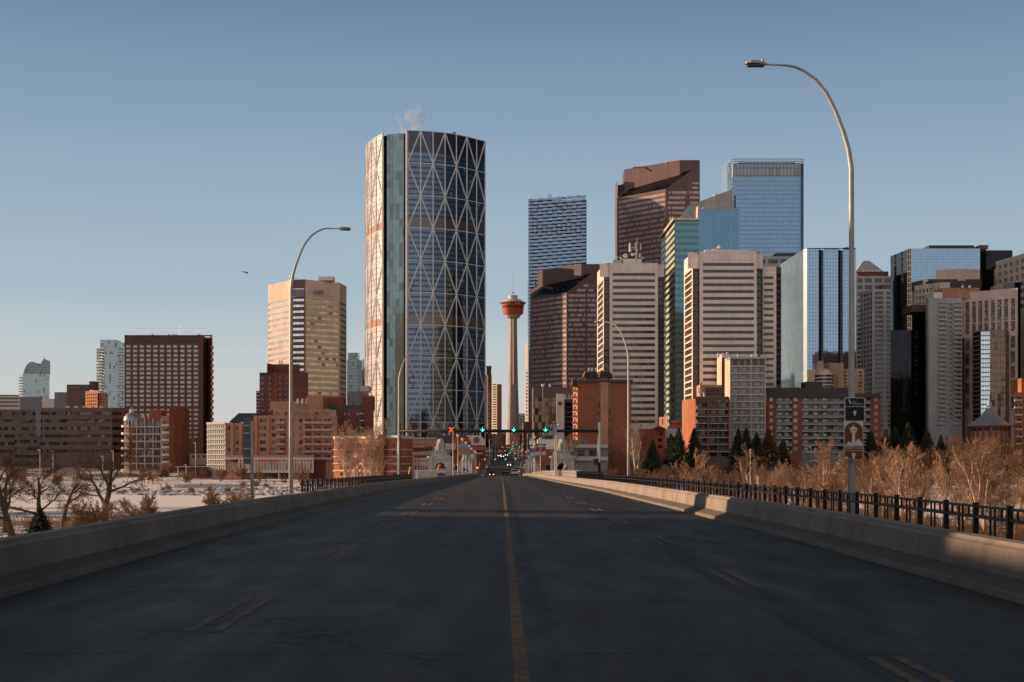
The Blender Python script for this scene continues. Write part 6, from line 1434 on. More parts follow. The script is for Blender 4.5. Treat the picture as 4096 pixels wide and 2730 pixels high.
# yellow boom lifts
plain('yellow_paint',(.75,.33,.03),.5)
for (a,bb,D,lb) in (((1630,1909),(1640,1869),300,'yellow boom arm standing behind the left fence'),((1742,1889),(1757,1860),330,'slanted yellow boom arm seen through the left kiosk arch')):
    r=empty('boom_arm',(X(a[0],D),D,Z(a[1],D)),lb,'machinery'); m=MB(); m.tube([(X(a[0],D),D,Z(a[1],D)-1.),(X(bb[0],D),D,Z(bb[1],D))],.13,6); m.build('arm',M['yellow_paint'],r); m=MB(); m.tube([(X(bb[0],D),D,Z(bb[1],D)),(X(bb[0]+7,D),D,Z(bb[1]+4,D))],.1,6); m.build('arm_tip',M['white_metal'],r)
# ================= TRAFFIC
plain('car_white',(.62,.64,.66),.3,.1,.03); plain('car_dark',(.02,.022,.03),.25,.2,.03); plain('car_red',(.18,.03,.02),.3,.1,.03); plain('tyre',(.012,.012,.012),.8); plain('car_glass',(.01,.012,.015),.08); plain('bus_paint',(.30,.33,.37),.4,.1,.05); plain('tail_red',(.5,.03,.01),.4,0,0,'#ff2a10',3.); plain('number_plate',(.5,.5,.5),.5)
def car(name,label,px,D,paint,kind='suv',away=True,lit=True,s_lat=None,cat='car'):
    x=X(px,D); z=rz(D); r=empty(name,(x,D,z),label,cat,'vehicles on the road ahead')
    f=1 if away else -1   # front direction +y when driving away
    if kind=='suv': prof=[(-2.25,.4),(-2.3,.95),(-2.1,1.15),(-1.85,1.62),(-.1,1.68),(.75,1.12),(2.0,.98),(2.3,.72),(2.3,.4)]; w=.93
    elif kind=='van': prof=[(-2.6,.35),(-2.62,1.9),(-2.3,2.1),(1.2,2.1),(1.9,1.2),(2.6,1.0),(2.65,.4)]; w=1.
    else: prof=[(-5.8,.35),(-5.85,3.0),(-5.6,3.15),(5.7,3.15),(5.95,2.9),(6.,.35)]; w=1.27
    m=MB(); n=len(prof)
    for sx in (-1,1):
        P=[(x+sx*w*(.82 if (kind=='suv' and zz>1.2) else 1.),D+f*y,z+zz) for y,zz in prof]; m.poly(P if sx*f>0 else P[::-1])
    for i in range(n):
        j=(i+1)%n; a,c=prof[i],prof[j]; wa=w*(.82 if (kind=='suv' and a[1]>1.2) else 1.); wc=w*(.82 if (kind=='suv' and c[1]>1.2) else 1.)
        m.poly([(x-wa,D+f*a[0],z+a[1]),(x+wa,D+f*a[0],z+a[1]),(x+wc,D+f*c[0],z+c[1]),(x-wc,D+f*c[0],z+c[1])])
    m.build('body',M[paint],r)
    ye=prof[0][0]
    g=MB()
    if kind=='suv':
        g.poly([(x-w*.86,D+f*(-2.13),z+1.17),(x+w*.86,D+f*(-2.13),z+1.17),(x+w*.74,D+f*(-1.9),z+1.57),(x-w*.74,D+f*(-1.9),z+1.57)]); g.build('rear_window',M['car_glass'],r)
        g=MB(); g.poly([(x-w*.86,D+f*.74,z+1.16),(x+w*.86,D+f*.74,z+1.16),(x+w*.74,D+f*-.02,z+1.62),(x-w*.74,D+f*-.02,z+1.62)]); g.build('windscreen',M['car_glass'],r)
    elif kind=='bus': g.box((x,D+f*ye-f*.02,z+2.35),(2.,.05,.7)); g.build('rear_window',M['car_glass'],r); g=MB(); g.box((x,D+f*ye-f*.03,z+2.92),(1.5,.05,.22)); g.build('route_board',M['sign_black'],r)
    else: g.box((x,D+f*(1.55),z+1.6),(1.7,.5,.7)); g.build('windscreen',M['car_glass'],r)
    wr=.34 if kind!='bus' else .48; yw=(1.4 if kind!='bus' else 3.8)
    for sx in (-1,1):
        for sy in (-1,1):
            t_=MB(); t_.tube([(x+sx*(w-.22),D+sy*yw,z+wr),(x+sx*(w+.02),D+sy*yw,z+wr)],wr,12); t_.build('wheel',M['tyre'],r)
        t_=MB(); rear=ye
        if away: t_.box((x+sx*w*.82,D+ye-.02,z+(.98 if kind!='bus' else 1.3)),(.26 if kind!='bus' else .32,.08,.16 if kind!='bus' else .35)); t_.build('tail_light',M['tail_red' if lit else 'sign_red'],r)
        else: t_.ball((x+sx*w*.72,D-prof[-1][0]-.03,z+.72),.16 if D<700 else .2,8); t_.build('headlight',M['warm_head_light' if D<650 else 'head_light'],r)
    t_=MB(); t_.box((x,D+f*ye-f*.03,z+.62),(.5,.04,.14)); t_.build('number_plate',M['number_plate'],r)
    t_=MB(); t_.box((x,D+f*(ye)+f*.02,z+.48),(w*1.9,.16,.2)); t_.build('bumper',M['tyre'],r)
    return r
car('white_suv','white sport utility car seen from behind on the right, nearest vehicle',2058.5,352,'car_white','suv',True,False)
car('city_bus','grey city bus with red tail lights just beyond the white car',2066,560,'bus_paint','bus',True,True,cat='bus')
car('city_bus','second grey bus farther down the dip',2066,800,'bus_paint','bus',True,True,cat='bus')
car('dark_car','dark car seen from behind in the middle lane',2020,470,'car_dark','suv',True,False)
car('dark_red_car','dark red car seen from behind ahead of the dark car',2031,500,'car_red','suv',True,False)
car('oncoming_car','dark oncoming car with two glowing orange headlights in the left lane',1967,500,'car_dark','suv',False)
car('white_van','white van facing the camera in the dip',2036.5,690,'car_white','van',False,cat='van')
for i,(px,D,lb) in enumerate(((1997,900,'left oncoming car with white headlights on the far street'),(2009,880,'middle oncoming car with white headlights on the far street'),(2026,920,'right oncoming car with white headlights on the far street'))):
    car('oncoming_car',lb,px,D,'car_dark' if i else 'bus_paint','suv',False)
# traffic signals on the far street
def sig(px,py,D,col,label,side=1):
    x,z=X(px,D),Z(py,D); r=empty('traffic_signal',(x,D,z-.5),label,'traffic light','traffic signals along the far street')
    m=MB(); m.box((x,D,z),(.36,.3,1.05)); m.build('signal_head',M['sign_black'],r)
    m=MB(); m.ball((x,D-.2,z+(.3 if col=='red_light' else -.3 if col=='green_light' else 0)),.13+.00009*D,8); m.build('lamp',M[col],r)
    m=MB(); xp=rc(D)+side*9.; m.tube([(x,D+.2,z+.45),(xp,D+.2,z+.55)],.07,5); m.build('mast_arm',M['dark_metal'],r); m=MB(); m.tube([(xp,D+.2,rz(D)-.2),(xp,D+.2,z+.9)],.11,6); m.build('post',M['pole_tan'],r)
T=[(2010.5,1792,790,'red'),(2028,1792,790,'red'),(2036,1794,830,'red'),(1999.5,1807,700,'red'),(2019.5,1806,705,'red'),(2057,1756,1150,'red'),(2073,1758,1160,'red'),(2053.5,1770,1080,'red'),(2065.5,1770,1085,'red'),(2004,1819,670,'amber'),
(2049,1780,1020,'green'),(2048.5,1784,990,'green'),(2049.5,1791,930,'green'),(2045,1795,860,'green'),(2065,1780,1000,'green'),(2078,1785,960,'green'),(2075.5,1791,900,'green'),(2041.5,1807,760,'green'),(2037,1812,720,'green'),(2058,1812,725,'green'),(2069,1775,1040,'green')]
sidew={-1:'left',1:'right'}
for i,(px,py,D,c) in enumerate(T):
    sd=-1 if px<2022 else 1
    sig(px,py,D,c+'_light','%s traffic light on the far street, on the %s side, %s'%(c,sidew[sd],['nearest','near','low','middle','high','highest','farther','distant','small','faint','tiny'][i%11]),sd)
for i,(px,D,h) in enumerate(((1958,700,13),(1966,800,9),(1983,820,13),(2007,1000,12),(2088,700,11),(1994,950,11))):
    x=X(px,D); r=empty('street_pole',(x,D,rz(D)),'slim lit street pole on the far street, %s'%['leftmost of its row','short one second from the left','bright one left of the lane','tall one near the centre','single one on the right','small one behind the others'][i],'street lamp','slim poles along the far street')
    m=MB(); m.tube([(x,D,rz(D)-.2),(x,D,rz(D)+h)],[.17,.12],6); m.build('pole',M['pole_tan'],r); m=MB(); m.box((x+.5,D,rz(D)+h),(1.3,.3,.2)); m.build('lamp_head',M['white_metal'],r)
r=empty('street_light_bollard',(X(1910,440),440,rz(440)),'amber warning light on a post at the left end of the bridge','signal'); m=MB(); m.tube([(X(1910,440),440,rz(440)),(X(1910,440),440,Z(1874,440))],.06,6); m.build('post',M['dark_metal'],r); m=MB(); m.ball((X(1910,440),440,Z(1872,440)),.24,8); m.build('lamp',M['amber_light'],r)
# bird
r=empty('bird',(X(982,140),140,Z(1091,140)),'small dark bird gliding in the clear sky','bird'); x,y,z=X(982,140),140,Z(1091,140)
m=MB(); m.tube([(x-.1,y,z+.02),(x,y,z),(x+.16,y,z-.06),(x+.22,y,z-.16)],[.01,.045,.04,.01],6); o=m.build('body',M['dark_metal'],r)
for pts in ([(x,y-.05,z+.03),(x-.16,y-.1,z+.12),(x-.3,y-.15,z+.05),(x-.12,y,z+.01)],[(x+.02,y+.05,z+.03),(x+.16,y+.12,z+.10),(x+.22,y+.2,z+.0),(x+.1,y+.1,z-.02)]):
    m=MB(); m.poly(pts); m.poly([(a,b1,c+.012) for a,b1,c in pts][::-1]); m.build('wing',M['dark_metal'],r)
# ================= TREES
plain('bark_pale',(.55,.40,.29),.9,0,.25,sc=2); plain('bark_dark',(.085,.055,.042),.95,0,.3,sc=2); plain('twig_tan',(.37,.23,.14),.9,0,.2,sc=1); plain('twig_rust',(.29,.165,.095),.9,0,.2,sc=1); plain('twig_dark',(.13,.08,.055),.9,0,.2,sc=1)
plain('needle_green',(.030,.040,.022),.9,0,.4,sc=.8); plain('needle_brown',(.085,.05,.022),.9,0,.4,sc=.8)
def rnd(a,b1): return random.uniform(a,b1)
def perp(d):
    a=Vector((1,0,0)) if abs(d.x)<.7 else Vector((0,1,0)); a=(a-d*a.dot(d)).normalized(); b1=d.cross(a); t=rnd(0,math.tau); return a*math.cos(t)+b1*math.sin(t)
def grow(p,d,L,r,lev,cfg,tm,cm):
    ns=cfg['seg'][lev]; pts=[p.copy()]; rad=[r]; d=d.normalized(); kids=[]
    for i in range(ns):
        d=(d+perp(d)*cfg['wob'][lev]+Vector((0,0,cfg['up'][lev]))).normalized(); p=p+d*(L/ns); pts.append(p.copy()); rad.append(max(cfg['tip'],r*(1-.75*(i+1)/ns))); kids.append((p.copy(),d.copy(),rad[-1],(i+1)/ns))
    (tm if lev<=cfg['tl'] else cm).tube(pts,rad,6 if lev==0 else 4 if lev<=cfg['tl'] else 3,False)
    if lev+1>=len(cfg['seg']): return
    n=cfg['n'][lev]
    for k in range(n):
        t=cfg['start'][lev]+(1-cfg['start'][lev])*(k+rnd(.2,.8))/n; f=t*ns; i=min(ns-1,int(f)); a,b1=pts[i],pts[i+1]; q=a.lerp(b1,f-i); dd=(b1-a).normalized()
        nd=(dd*math.cos(cfg['ang'][lev])+perp(dd)*math.sin(cfg['ang'][lev])*rnd(.8,1.2)).normalized()
        grow(q,nd,L*cfg['len'][lev]*rnd(.7,1.2)*(1-.45*t if lev==0 else 1-.3*t),lerp(rad[i],rad[i+1],f-i)*cfg['rr'][lev],lev+1,cfg,tm,cm)
def bare(h,style,bark,twig,seed):
    random.seed(seed); tm,cm=MB(),MB()
    base=dict(tip=.014,tl=1)
    if style=='vase':
        cfg=dict(base,seg=[5,5,4,3,2],wob=[.10,.16,.2,.25,.3],up=[.06,.10,.08,.06,.03],n=[7,7,6,6],start=[.22,.2,.15,.1],ang=[.55,.6,.65,.7],len=[.62,.5,.5,.5],rr=[.6,.55,.55,.6]); stems=random.choice([2,3,3])
    elif style=='spread':
        cfg=dict(base,seg=[5,6,4,3,2],wob=[.14,.26,.28,.3,.3],up=[.03,.05,.03,.03,.02],n=[6,8,7,6],start=[.35,.25,.15,.1],ang=[.8,.75,.75,.8],len=[.7,.5,.5,.5],rr=[.6,.55,.5,.6]); stems=random.choice([1,2])
    else:
        cfg=dict(base,seg=[4,4,3,2],wob=[.12,.2,.25,.3],up=[.12,.1,.08,.05],n=[8,7,6],start=[.1,.1,.1],ang=[.5,.55,.6],len=[.6,.5,.5],rr=[.55,.55,.6]); stems=8
    for s in range(stems):
        a=rnd(0,math.tau); lean=(.16 if stems>1 else .05)*(1. if style!='bush' else 3.)
        d=Vector((math.cos(a)*lean*rnd(.6,1.5),math.sin(a)*lean*rnd(.6,1.5),1))
        k=.74 if style!='bush' else .6
        grow(Vector((0,0,-.3)),d,h*k*rnd(.85,1.),h*(.032 if style=='spread' else .027 if style=='vase' else .008)*(1 if stems<3 else .8),0,cfg,tm,cm)
    zmax=max(v[2] for v in cm.v); f=h/zmax
    for m_ in (tm,cm): m_.v=[(v[0]*f,v[1]*f,v[2]*f) for v in m_.v]
    r=empty('bare_tree' if style!='bush' else 'bare_shrub',(0,0,0)); tm.build('trunk',M[bark],r); cm.build('crown',M[twig],r); return r
def spruce(h,mat,seed):
    random.seed(seed); tm,cm=MB(),MB(); tm.tube([(0,0,-.5),(0,0,h*.97)],[h*.016,.03],6)
    n=int(h*9)
    for i in range(n):
        t=(i+.5)/n; z=h*(.06+.93*t); L=(h*.36*(1-t)**.8+.2)*rnd(.7,1.2); nb=int(7+5*(1-t)); a0=rnd(0,6.28)
        for k in range(nb):
            a=a0+math.tau*k/nb+rnd(-.3,.3); l=L*rnd(.6,1.15); dx,dy=math.cos(a),math.sin(a); w=.22+.10*l
            p0=Vector((0,0,z)); p1=Vector((dx*l*.55,dy*l*.55,z-.12*l-.05)); p2=Vector((dx*l,dy*l,z-.28*l+.06)); sd=Vector((-dy,dx,0))
            for q0,q1,w0,w1 in ((p0,p1,w*.3,w),(p1,p2,w,.04)):
                cm.poly([q0-sd*w0,q1-sd*w1+Vector((0,0,-.14)),q1,q0]); cm.poly([q0,q1,q1+sd*w1+Vector((0,0,-.14)),q0+sd*w0])
            for _ in range(3):
                c=p0.lerp(p2,rnd(.25,1)); cm.poly([c+Vector((rnd(-.3,.3),rnd(-.3,.3),rnd(-.1,.1))),c+Vector((rnd(-.3,.3),rnd(-.3,.3),rnd(-.45,-.1))),c+Vector((rnd(-.2,.2),rnd(-.2,.2),rnd(0,.2)))])
    r=empty('spruce_tree',(0,0,0)); tm.build('trunk',M['bark_dark'],r); cm.build('crown',M[mat],r); return r
protos={'vase':[bare(12,'vase','bark_pale','twig_tan',s) for s in (11,12,13,14,15)],'vase_rust':[bare(12,'vase','bark_pale','twig_rust',s) for s in (21,22)],'spread':[bare(11,'spread','bark_dark','twig_dark',s) for s in (31,32,33)],'bush':[bare(4,'bush','bark_pale','twig_rust',s) for s in (41,42,43)],'spruce':[spruce(16,'needle_green',51),spruce(16,'needle_green',52)],'spruce_brown':[spruce(14,'needle_brown',53)]}
H0={'vase':12,'vase_rust':12,'spread':11,'bush':4,'spruce':16,'spruce_brown':14}
used=set(); cnt={}
def plant(kind,x,y,top=None,h=None,label='',group=None,wid=1.,z=None):
    z=city_z(x,y) if z is None else z
    if h is None: h=top-z
    pool=protos[kind]; i=cnt.get(kind,0); cnt[kind]=i+1; p=pool[i%len(pool)]
    o=p if id(p) not in used else tree_copy(p); used.add(id(p)); o.location=(x,y,z-.1); s=h/H0[kind]; o.scale=(s*wid,s*wid,s); o.rotation_euler=(0,0,random.uniform(0,6.28)); tag(o,label,'tree' if kind!='bush' else 'shrub',group)
random.seed(99)
GR='bare riverside trees right of the bridge'; GS='dark spruces on the far bank'; GB='bare shrubs on the river banks'; GL='bare trees left of the bridge'
big=[(3610,150,1745,'sunlit bare tree with forked pale trunk behind the fence, right of the big lamp',1.05),(3960,140,1725,'large sunlit bare tree nearest the right edge of the picture',1.1),(3300,165,1735,'sunlit bare tree just left of the big lamp pole',1.),(3010,185,1765,'tall bare tree with pale branches in front of the red apartment block',.95),(2800,210,1785,'rounded bare tree in front of the beige balcony tower',1.),(3480,175,1790,'thin bare tree immediately right of the big lamp pole',.8),(3790,190,1800,'smaller bare tree between the two largest on the right',.9),(3130,230,1830,'low bare tree left of the slim park pole',1.)]
for px,D,py,lb,wd in big: plant('vase',X(px,D),D,top=Z(py,D),label=lb,group=GR,wid=wd)
plant('vase',X(2545,590),590,top=Z(1672,590),label='tall pale bare tree against the striped beige tower foot',group=GR,wid=.95,z=-11)
plant('vase',X(2240,590),590,top=Z(1725,590),h=None,label='bare tree right behind the near right lion',group=GR,wid=1.1,z=-10.5)
lows=['among the thicket near the fence','deep in the thicket','by the open snow patch','before the far bank','behind the larger trees','at the thicket edge']
n=0
for D in (165,190,220,250,275):
    px=2560+random.uniform(0,90)
    while px<4250 and D>110:
        x=X(px,D); kind='vase_rust' if random.random()<.6 else 'vase'
        plant(kind,x+rnd(-2,2),D+rnd(-10,10),top=Z(rnd(1840,1925),D),label='low bare tree with tangled reddish twigs in the right thicket',group='low bare trees in the right thicket',wid=rnd(.9,1.25)); n+=1
        px+=rnd(.8,1.3)*5689*9/D*(.85 if D<200 else .6)
for k in range(30):
    D=rnd(130,270); px=rnd(2560,4300); x=X(px,D)
    if x-rc(D)<11: continue
    plant('bush',x,D,h=rnd(2.2,4.2),label='low bare reddish shrub on the near bank right of the bridge',group='low bare shrubs right of the bridge',wid=rnd(1.,1.6))
for k in range(62):
    D=rnd(540,640); px=rnd(2330,4150); 
    plant('bush' if random.random()<.5 else 'vase_rust',X(px,D),D,h=rnd(5,10) if px<3450 else rnd(8,15),label='brown bare tree or shrub on the far bank right of the bridge',group='brown bare trees on the far bank right of the bridge',wid=rnd(1,1.4))
spr=[(2610,1755,590,'slim'),(2683,1733,605,'slender'),(2715,1712,600,'tallest broad'),(2777,1710,610,'slender dark'),(2953,1713,620,'leftmost of a trio'),(2985,1708,615,'middle of a trio'),(3027,1728,620,'right of a trio'),(3074,1715,600,'brownish broad'),(3132,1755,610,'short brownish'),(3482,1720,630,'narrow'),(3541,1718,625,'orange lit'),(3579,1703,635,'small leaning'),(3633,1688,630,'tall'),(3709,1718,628,'yellowish'),(3763,1738,620,'broad'),(3400,1760,620,'short')]
for px,py,D,ds in spr:
    plant('spruce_brown' if ds in('orange lit','yellowish','brownish broad','short brownish') else 'spruce',X(px,D),D,top=Z(py,D),label='%s spruce on the far bank %s'%(ds,'below the apartment towers' if px<3200 else 'below the dark towers at right'),group=GS,wid=rnd(.85,1.15),z=-10.5)  # orange lit spruce uses brown needles, its sunlight put into the colour
# left side
lt=[(415,165,1795,'spread','dark forked tree with twisted limbs above the left barrier, in the centre'),(185,150,1830,'spread','leaning dark tree with crossing limbs at far left'),(60,135,1840,'spread','dark tree at the left picture edge'),(20,170,1860,'spread','smaller dark tree behind the left edge tree'),(250,190,1880,'spread','thin dark tree between the two left trees'),(375,150,1975,'bush','dark fan shaped shrub at the left barrier'),(575,175,1960,'bush','small fan shaped shrub beside the forked tree'),(900,235,1950,'bush','brown shrub behind the sign seen from behind'),(965,250,1955,'bush','brown shrub left of the left lamp pole')]
for px,D,py,k,lb in lt: plant(k,X(px,D),D,top=Z(py,D)+(1.6 if k=='spread' else 0),label=lb,group=GL,wid=1.2)
plant('spruce',X(158,140),140,top=Z(2022,140),label='small dark young spruce at the bottom of the left bank',group=None,wid=1.5)
plant('vase',X(1435,540),540,top=Z(1672,540),z=-11.5,label='large sunlit bare tree in front of the terracotta flats',group='bare trees before the brick flats',wid=1.05)
plant('vase',X(1395,520),520,top=Z(1700,520),z=-12,label='sunlit bare tree left of the largest one before the flats',group='bare trees before the brick flats',wid=.9)
plant('vase',X(1500,520),520,top=Z(1705,520),z=-11.8,label='bare tree in front of the brick cornice building',group='bare trees before the brick flats',wid=1.)
plant('vase',X(1470,480),480,top=Z(1760,480),z=-12.5,label='darker bare tree leaning by the left fence',group='bare trees before the brick flats',wid=.9)
for k in range(48):
    D=rnd(535,660); px=rnd(-60,1330)
    if k%3==0: D=rnd(520,560)
    plant('bush' if random.random()<.55 else 'vase_rust',X(px,D),D,h=rnd(2.5,8.5) if D>580 else rnd(1.5,3.2),label='brown bare tree or shrub on the far bank left of the bridge',group='brown bare trees on the far bank left of the bridge',wid=rnd(1,1.4))
for k in range(5):
    D=rnd(150,262); px=rnd(-100,1000); x=X(px,D)
    plant('bush',x,D,h=rnd(.8,1.5),label='low dark brush on the near bank left of the bridge',group='low brush on the near bank left of the bridge',wid=1.4)
for px,D,h in ((3850,612,18),(3905,606,19.5),(3950,600,19),(3985,606,20),(4025,602,19),(4065,612,18),(3700,615,14),(3640,612,16),(3560,610,15),(3480,615,14),(3770,606,16)):
    plant('vase_rust',X(px,D),D,h=h,label='brown bare tree hiding the foot of the pagoda hall and dark towers',group='brown bare trees before the pagoda hall',wid=1.25)
# shore rocks
plain('rock_grey',(.30,.27,.25),.9,0,.3); plain('rock_snow',(.62,.62,.65),.9,0,.1)
random.seed(5)
m=MB(); m2=MB()
for k in range(420):
    px=rnd(640,1300) if k%3 else rnd(-50,640); D=rnd(505,545); x=X(px,D); z=city_z(x,D); r_=rnd(.5,1.3)
    (m if k%2 else m2).ball((x,D,max(z,-13.8)+.1),r_,5,(rnd(.9,1.7),rnd(.7,1.1),rnd(.4,.7)))
struct('shore_rocks',m,M['rock_grey'],kind='stuff'); struct('snowy_shore_rocks',m2,M['rock_snow'],kind='stuff')
for j,zt in enumerate((-12.6,-11.7)):
    r=empty('stone_terrace',(X(960,560),560+j*7,zt),['lower','upper'][j]+' pale stone terrace wall on the far left bank','wall','stone terraces on the far left bank'); m=MB()
    for k in range(34): m.box((X(690,560)+k*2.1,560+j*7,zt+.2+rnd(-.05,.05)),(2.,1.4,.8))
    m.build('block_course',M['kiosk_stone'],r); m=MB(); m.box((X(690,560)+34.6,560+j*7+.1,zt+.68),(71,1.5,.14)); m.build('snow_cap',M['rock_snow'],r)
# near bank grass tufts
def tufts(name,N,xr,yr_,mat,h):
    m=MB()
    for k in range(N):
        x=rnd(*xr); y=rnd(*yr_)
        if abs(x-rc(y))<10: continue
        if abs(x)>y*.42+30: continue
        z=city_z(x,y)
        for _ in range(3):
            a=rnd(0,6.28); hh=h*rnd(.5,1.3); dx,dy=math.cos(a)*.3*hh,math.sin(a)*.3*hh; w=.03
            m.poly([(x-w,y,z),(x+w,y,z),(x+dx,y+dy,z+hh)])
    return struct(name,m,M[mat],kind='stuff')
def park(px,D,paint,label):
    r=car('parked_car',label,px,D,paint,'suv',True,False); z=city_z(X(px,D),D); r.location.z=z; r.rotation_euler=(0,0,R(82)); r['group']='parked cars on the far bank'
for i,(px,D,pt,lb) in enumerate(((612,652,'car_white','white parked car on the far bank right of the red pavilion'),(655,655,'car_dark','dark parked car on the far bank near the domed flats'),(700,650,'car_white','white parked car by the flat roofed riverside building'),(350,640,'car_dark','dark parked car before the long office complex'),(395,645,'car_white','white parked car before the long office complex'),(1500,600,'car_dark','dark parked car in front of the brick cornice building'),(1560,596,'car_white','white parked car in front of the brick cornice building'))): park(px,D,pt,lb)
plain('straw',(.42,.22,.09),.9,0,.2)
tufts('dry_grass',9000,(-110,120),(60,285),'twig_tan',1.1)
tufts('roadside_grass',5200,(10.5,24),(26,98),'straw',.85)
# park lamps on the left far bank
ord2=['leftmost','second from left','third from left','fourth from left','fifth from left','sixth from left','rightmost']
for i,(px,yt,yb,D) in enumerate(((160,1800,1890,600),(212,1805,1885,610),(412,1826,1890,590),(453,1805,1905,580),(712,1868,1905,600),(745,1860,1900,610),(782,1772,1830,640))):
    x=X(px,D); z0=city_z(x,D)-.2; r=empty('park_lamp',(x,D,z0),'%s of the slim pale lamps on the far left bank'%ord2[i],'street lamp','slim lamps on the far left bank')
    m=MB(); m.tube([(x,D,z0),(x,D,Z(yt,D))],.16,6); m.build('pole',M['pole_tan'],r); m=MB(); m.box((x-.5,D,Z(yt,D)),(1.2,.35,.25)); m.build('lamp_head',M['white_metal'],r)
r=empty('park_pole',(X(3002,300),300,city_z(X(3002,300),300)),'slim pale pole standing among the right thicket','pole'); m=MB(); x=X(3002,300); m.tube([(x,300,-14),(x,300,Z(1802,300))],.13,6); m.build('pole',M['pole_tan'],r); m=MB(); m.box((x,300,Z(1800,300)),(.4,.3,.3)); m.build('cap',M['white_metal'],r)
# red garden pavilion
D=605; r=empty('garden_pavilion',(X(605,D),D,-11),'small red pavilion with an upturned roof in front of the domed apartments','pavilion')
m=MB(); 
for px in (578,592,612,628): m.tube([(X(px,D),D,-11.5),(X(px,D),D,Z(1885,D))],.25,6)
m.build('column',M['trim_orange'],r); m=MB(); z0=Z(1886,D); xa,xb=X(570,D),X(636,D); xm=(xa+xb)/2
for q in (((xa,D-3,z0+.5),(xb,D-3,z0+.5),(xm,D,z0+2.4)),((xb,D-3,z0+.5),(xb,D+3,z0+.5),(xm,D,z0+2.4)),((xa,D+3,z0+.5),(xa,D-3,z0+.5),(xm,D,z0+2.4)),((xb,D+3,z0+.5),(xa,D+3,z0+.5),(xm,D,z0+2.4))): m.poly(q)
m.build('roof',M['wall_brick_red'],r)
# low buildings on the far left bank right of the domed flats
b=Bld('riverside_building','low dark brown building with a flat roof by the lattice building','building',780,640); b.block([(735,640),(828,640)],Z(1868,640),specs={0:dict(cols=[(.45,.7)],rows=[(Z(1900,640),Z(1876,640))],pane='apt_glass')},wallmat='wall_brick_dark',roofmat='snow_roof'); b.box('roof_edge','trim_grey',715,830,1866,1869,638,4); b.done()
b=Bld('low_house','low white and brick house above the flat roofed riverside building','building',790,720); b.block([(740,720),(828,720)],Z(1815,720),wallmat='wall_pink',specs={0:dict(cols=ncols(4,fill=.35),rows=[(Z(1832,720),Z(1822,720))],pane='warm_glass')},roofmat='snow_roof'); b.done()
# ================= OUT OF FRAME: houses added at left and spruces behind to shade the foreground, hill for reflections
SUNAZ,SUNEL=R(73),R(13)     # azimuth left of the view axis
def shade_house(x,y0,y1,h,label,w=12):
    r=empty('added_shade_house',(x,(y0+y1)/2,city_z(x,(y0+y1)/2)-1),label,'house','unseen houses added beyond the left edge to shade the road')
    z0=city_z(x,(y0+y1)/2)-2; zt=-1.75+h
    m=MB(); m.box((x,(y0+y1)/2,(z0+zt-2)/2),(w,y1-y0,zt-2-z0)); m.build('wall',M['wall_brick_red'],r)
    m=MB(); ya,yb=y0-.4,y1+.4; q=w/2+.4; g=min(3,(y1-y0)*.4); A=[(x-q,ya,zt-2),(x+q,ya,zt-2),(x+q,yb,zt-2),(x-q,yb,zt-2)]; T1,T2=(x,ya+g,zt),(x,yb-g,zt)
    m.poly([A[0],A[1],T1]); m.poly([A[1],A[2],T2,T1]); m.poly([A[2],A[3],T2]); m.poly([A[3],A[0],T1,T2]); m.build('roof',M['slate_roof'],r)
    for k in range(max(1,int((y1-y0)/4))):
        m=MB(); yy=min(y1-.8,y0+2+k*4)
        for zz2 in (zt-4.,zt-7.5): m.box((x+w/2+.02,yy,zz2),(.08,1.4,1.6))
        m.build('window',M['dark_glass'],r)
shade_house(-52,-75,-12,24,'long brick house added for shade beyond the left edge, nearest the camera')
shade_house(-52,-8,31,24,'tall brick house added for shade beyond the left edge with a slate roof, next one')
shade_house(-52,29.5,42,14.65,'low brick house added for shade beyond the left edge between the tall ones')
shade_house(-52,40.5,57.2,22,'brick house added for shade beyond the left edge beside the near bank')
shade_house(-48,62.4,64,20,'narrow brick chimney-like block added for shade beyond the left edge past a gap',4)
random.seed(17)
for k in range(26):
    sd=-1 if k%2 else 1; x=sd*rnd(17,60); y=rnd(-62,-16); plant('spruce',x,y,h=rnd(13,19),label='dark spruce added behind the viewpoint to darken the foreground',group='spruces added behind the viewpoint to darken the foreground',wid=1.2)  # unseen spruces added to block sky light from the foreground
random.seed(44)
SKYK=.92; EXPO=.3
# ================= LIGHT, WORLD, CAMERA
sun=bpy.data.lights.new('sun','SUN'); sun.energy=5.; sun.angle=R(.5); sun.color=(1.,.66,.42)
so=bpy.data.objects.new('sun',sun); C.objects.link(so)
dv=Vector((-math.sin(SUNAZ)*math.cos(SUNEL),math.cos(SUNAZ)*math.cos(SUNEL),math.sin(SUNEL)))
so.rotation_euler=dv.to_track_quat('Z','Y').to_euler(); so.location=(-60,20,60)
w=bpy.data.worlds.new('World'); bpy.context.scene.world=w; w.use_nodes=True; nt=w.node_tree; bg=nt.nodes['Background']
sky=nt.nodes.new('ShaderNodeTexSky'); sky.sky_type='NISHITA'; sky.sun_disc=False; sky.sun_elevation=SUNEL; sky.sun_rotation=-SUNAZ
sky.altitude=1000; sky.air_density=1.; sky.dust_density=1.; sky.ozone_density=1.5
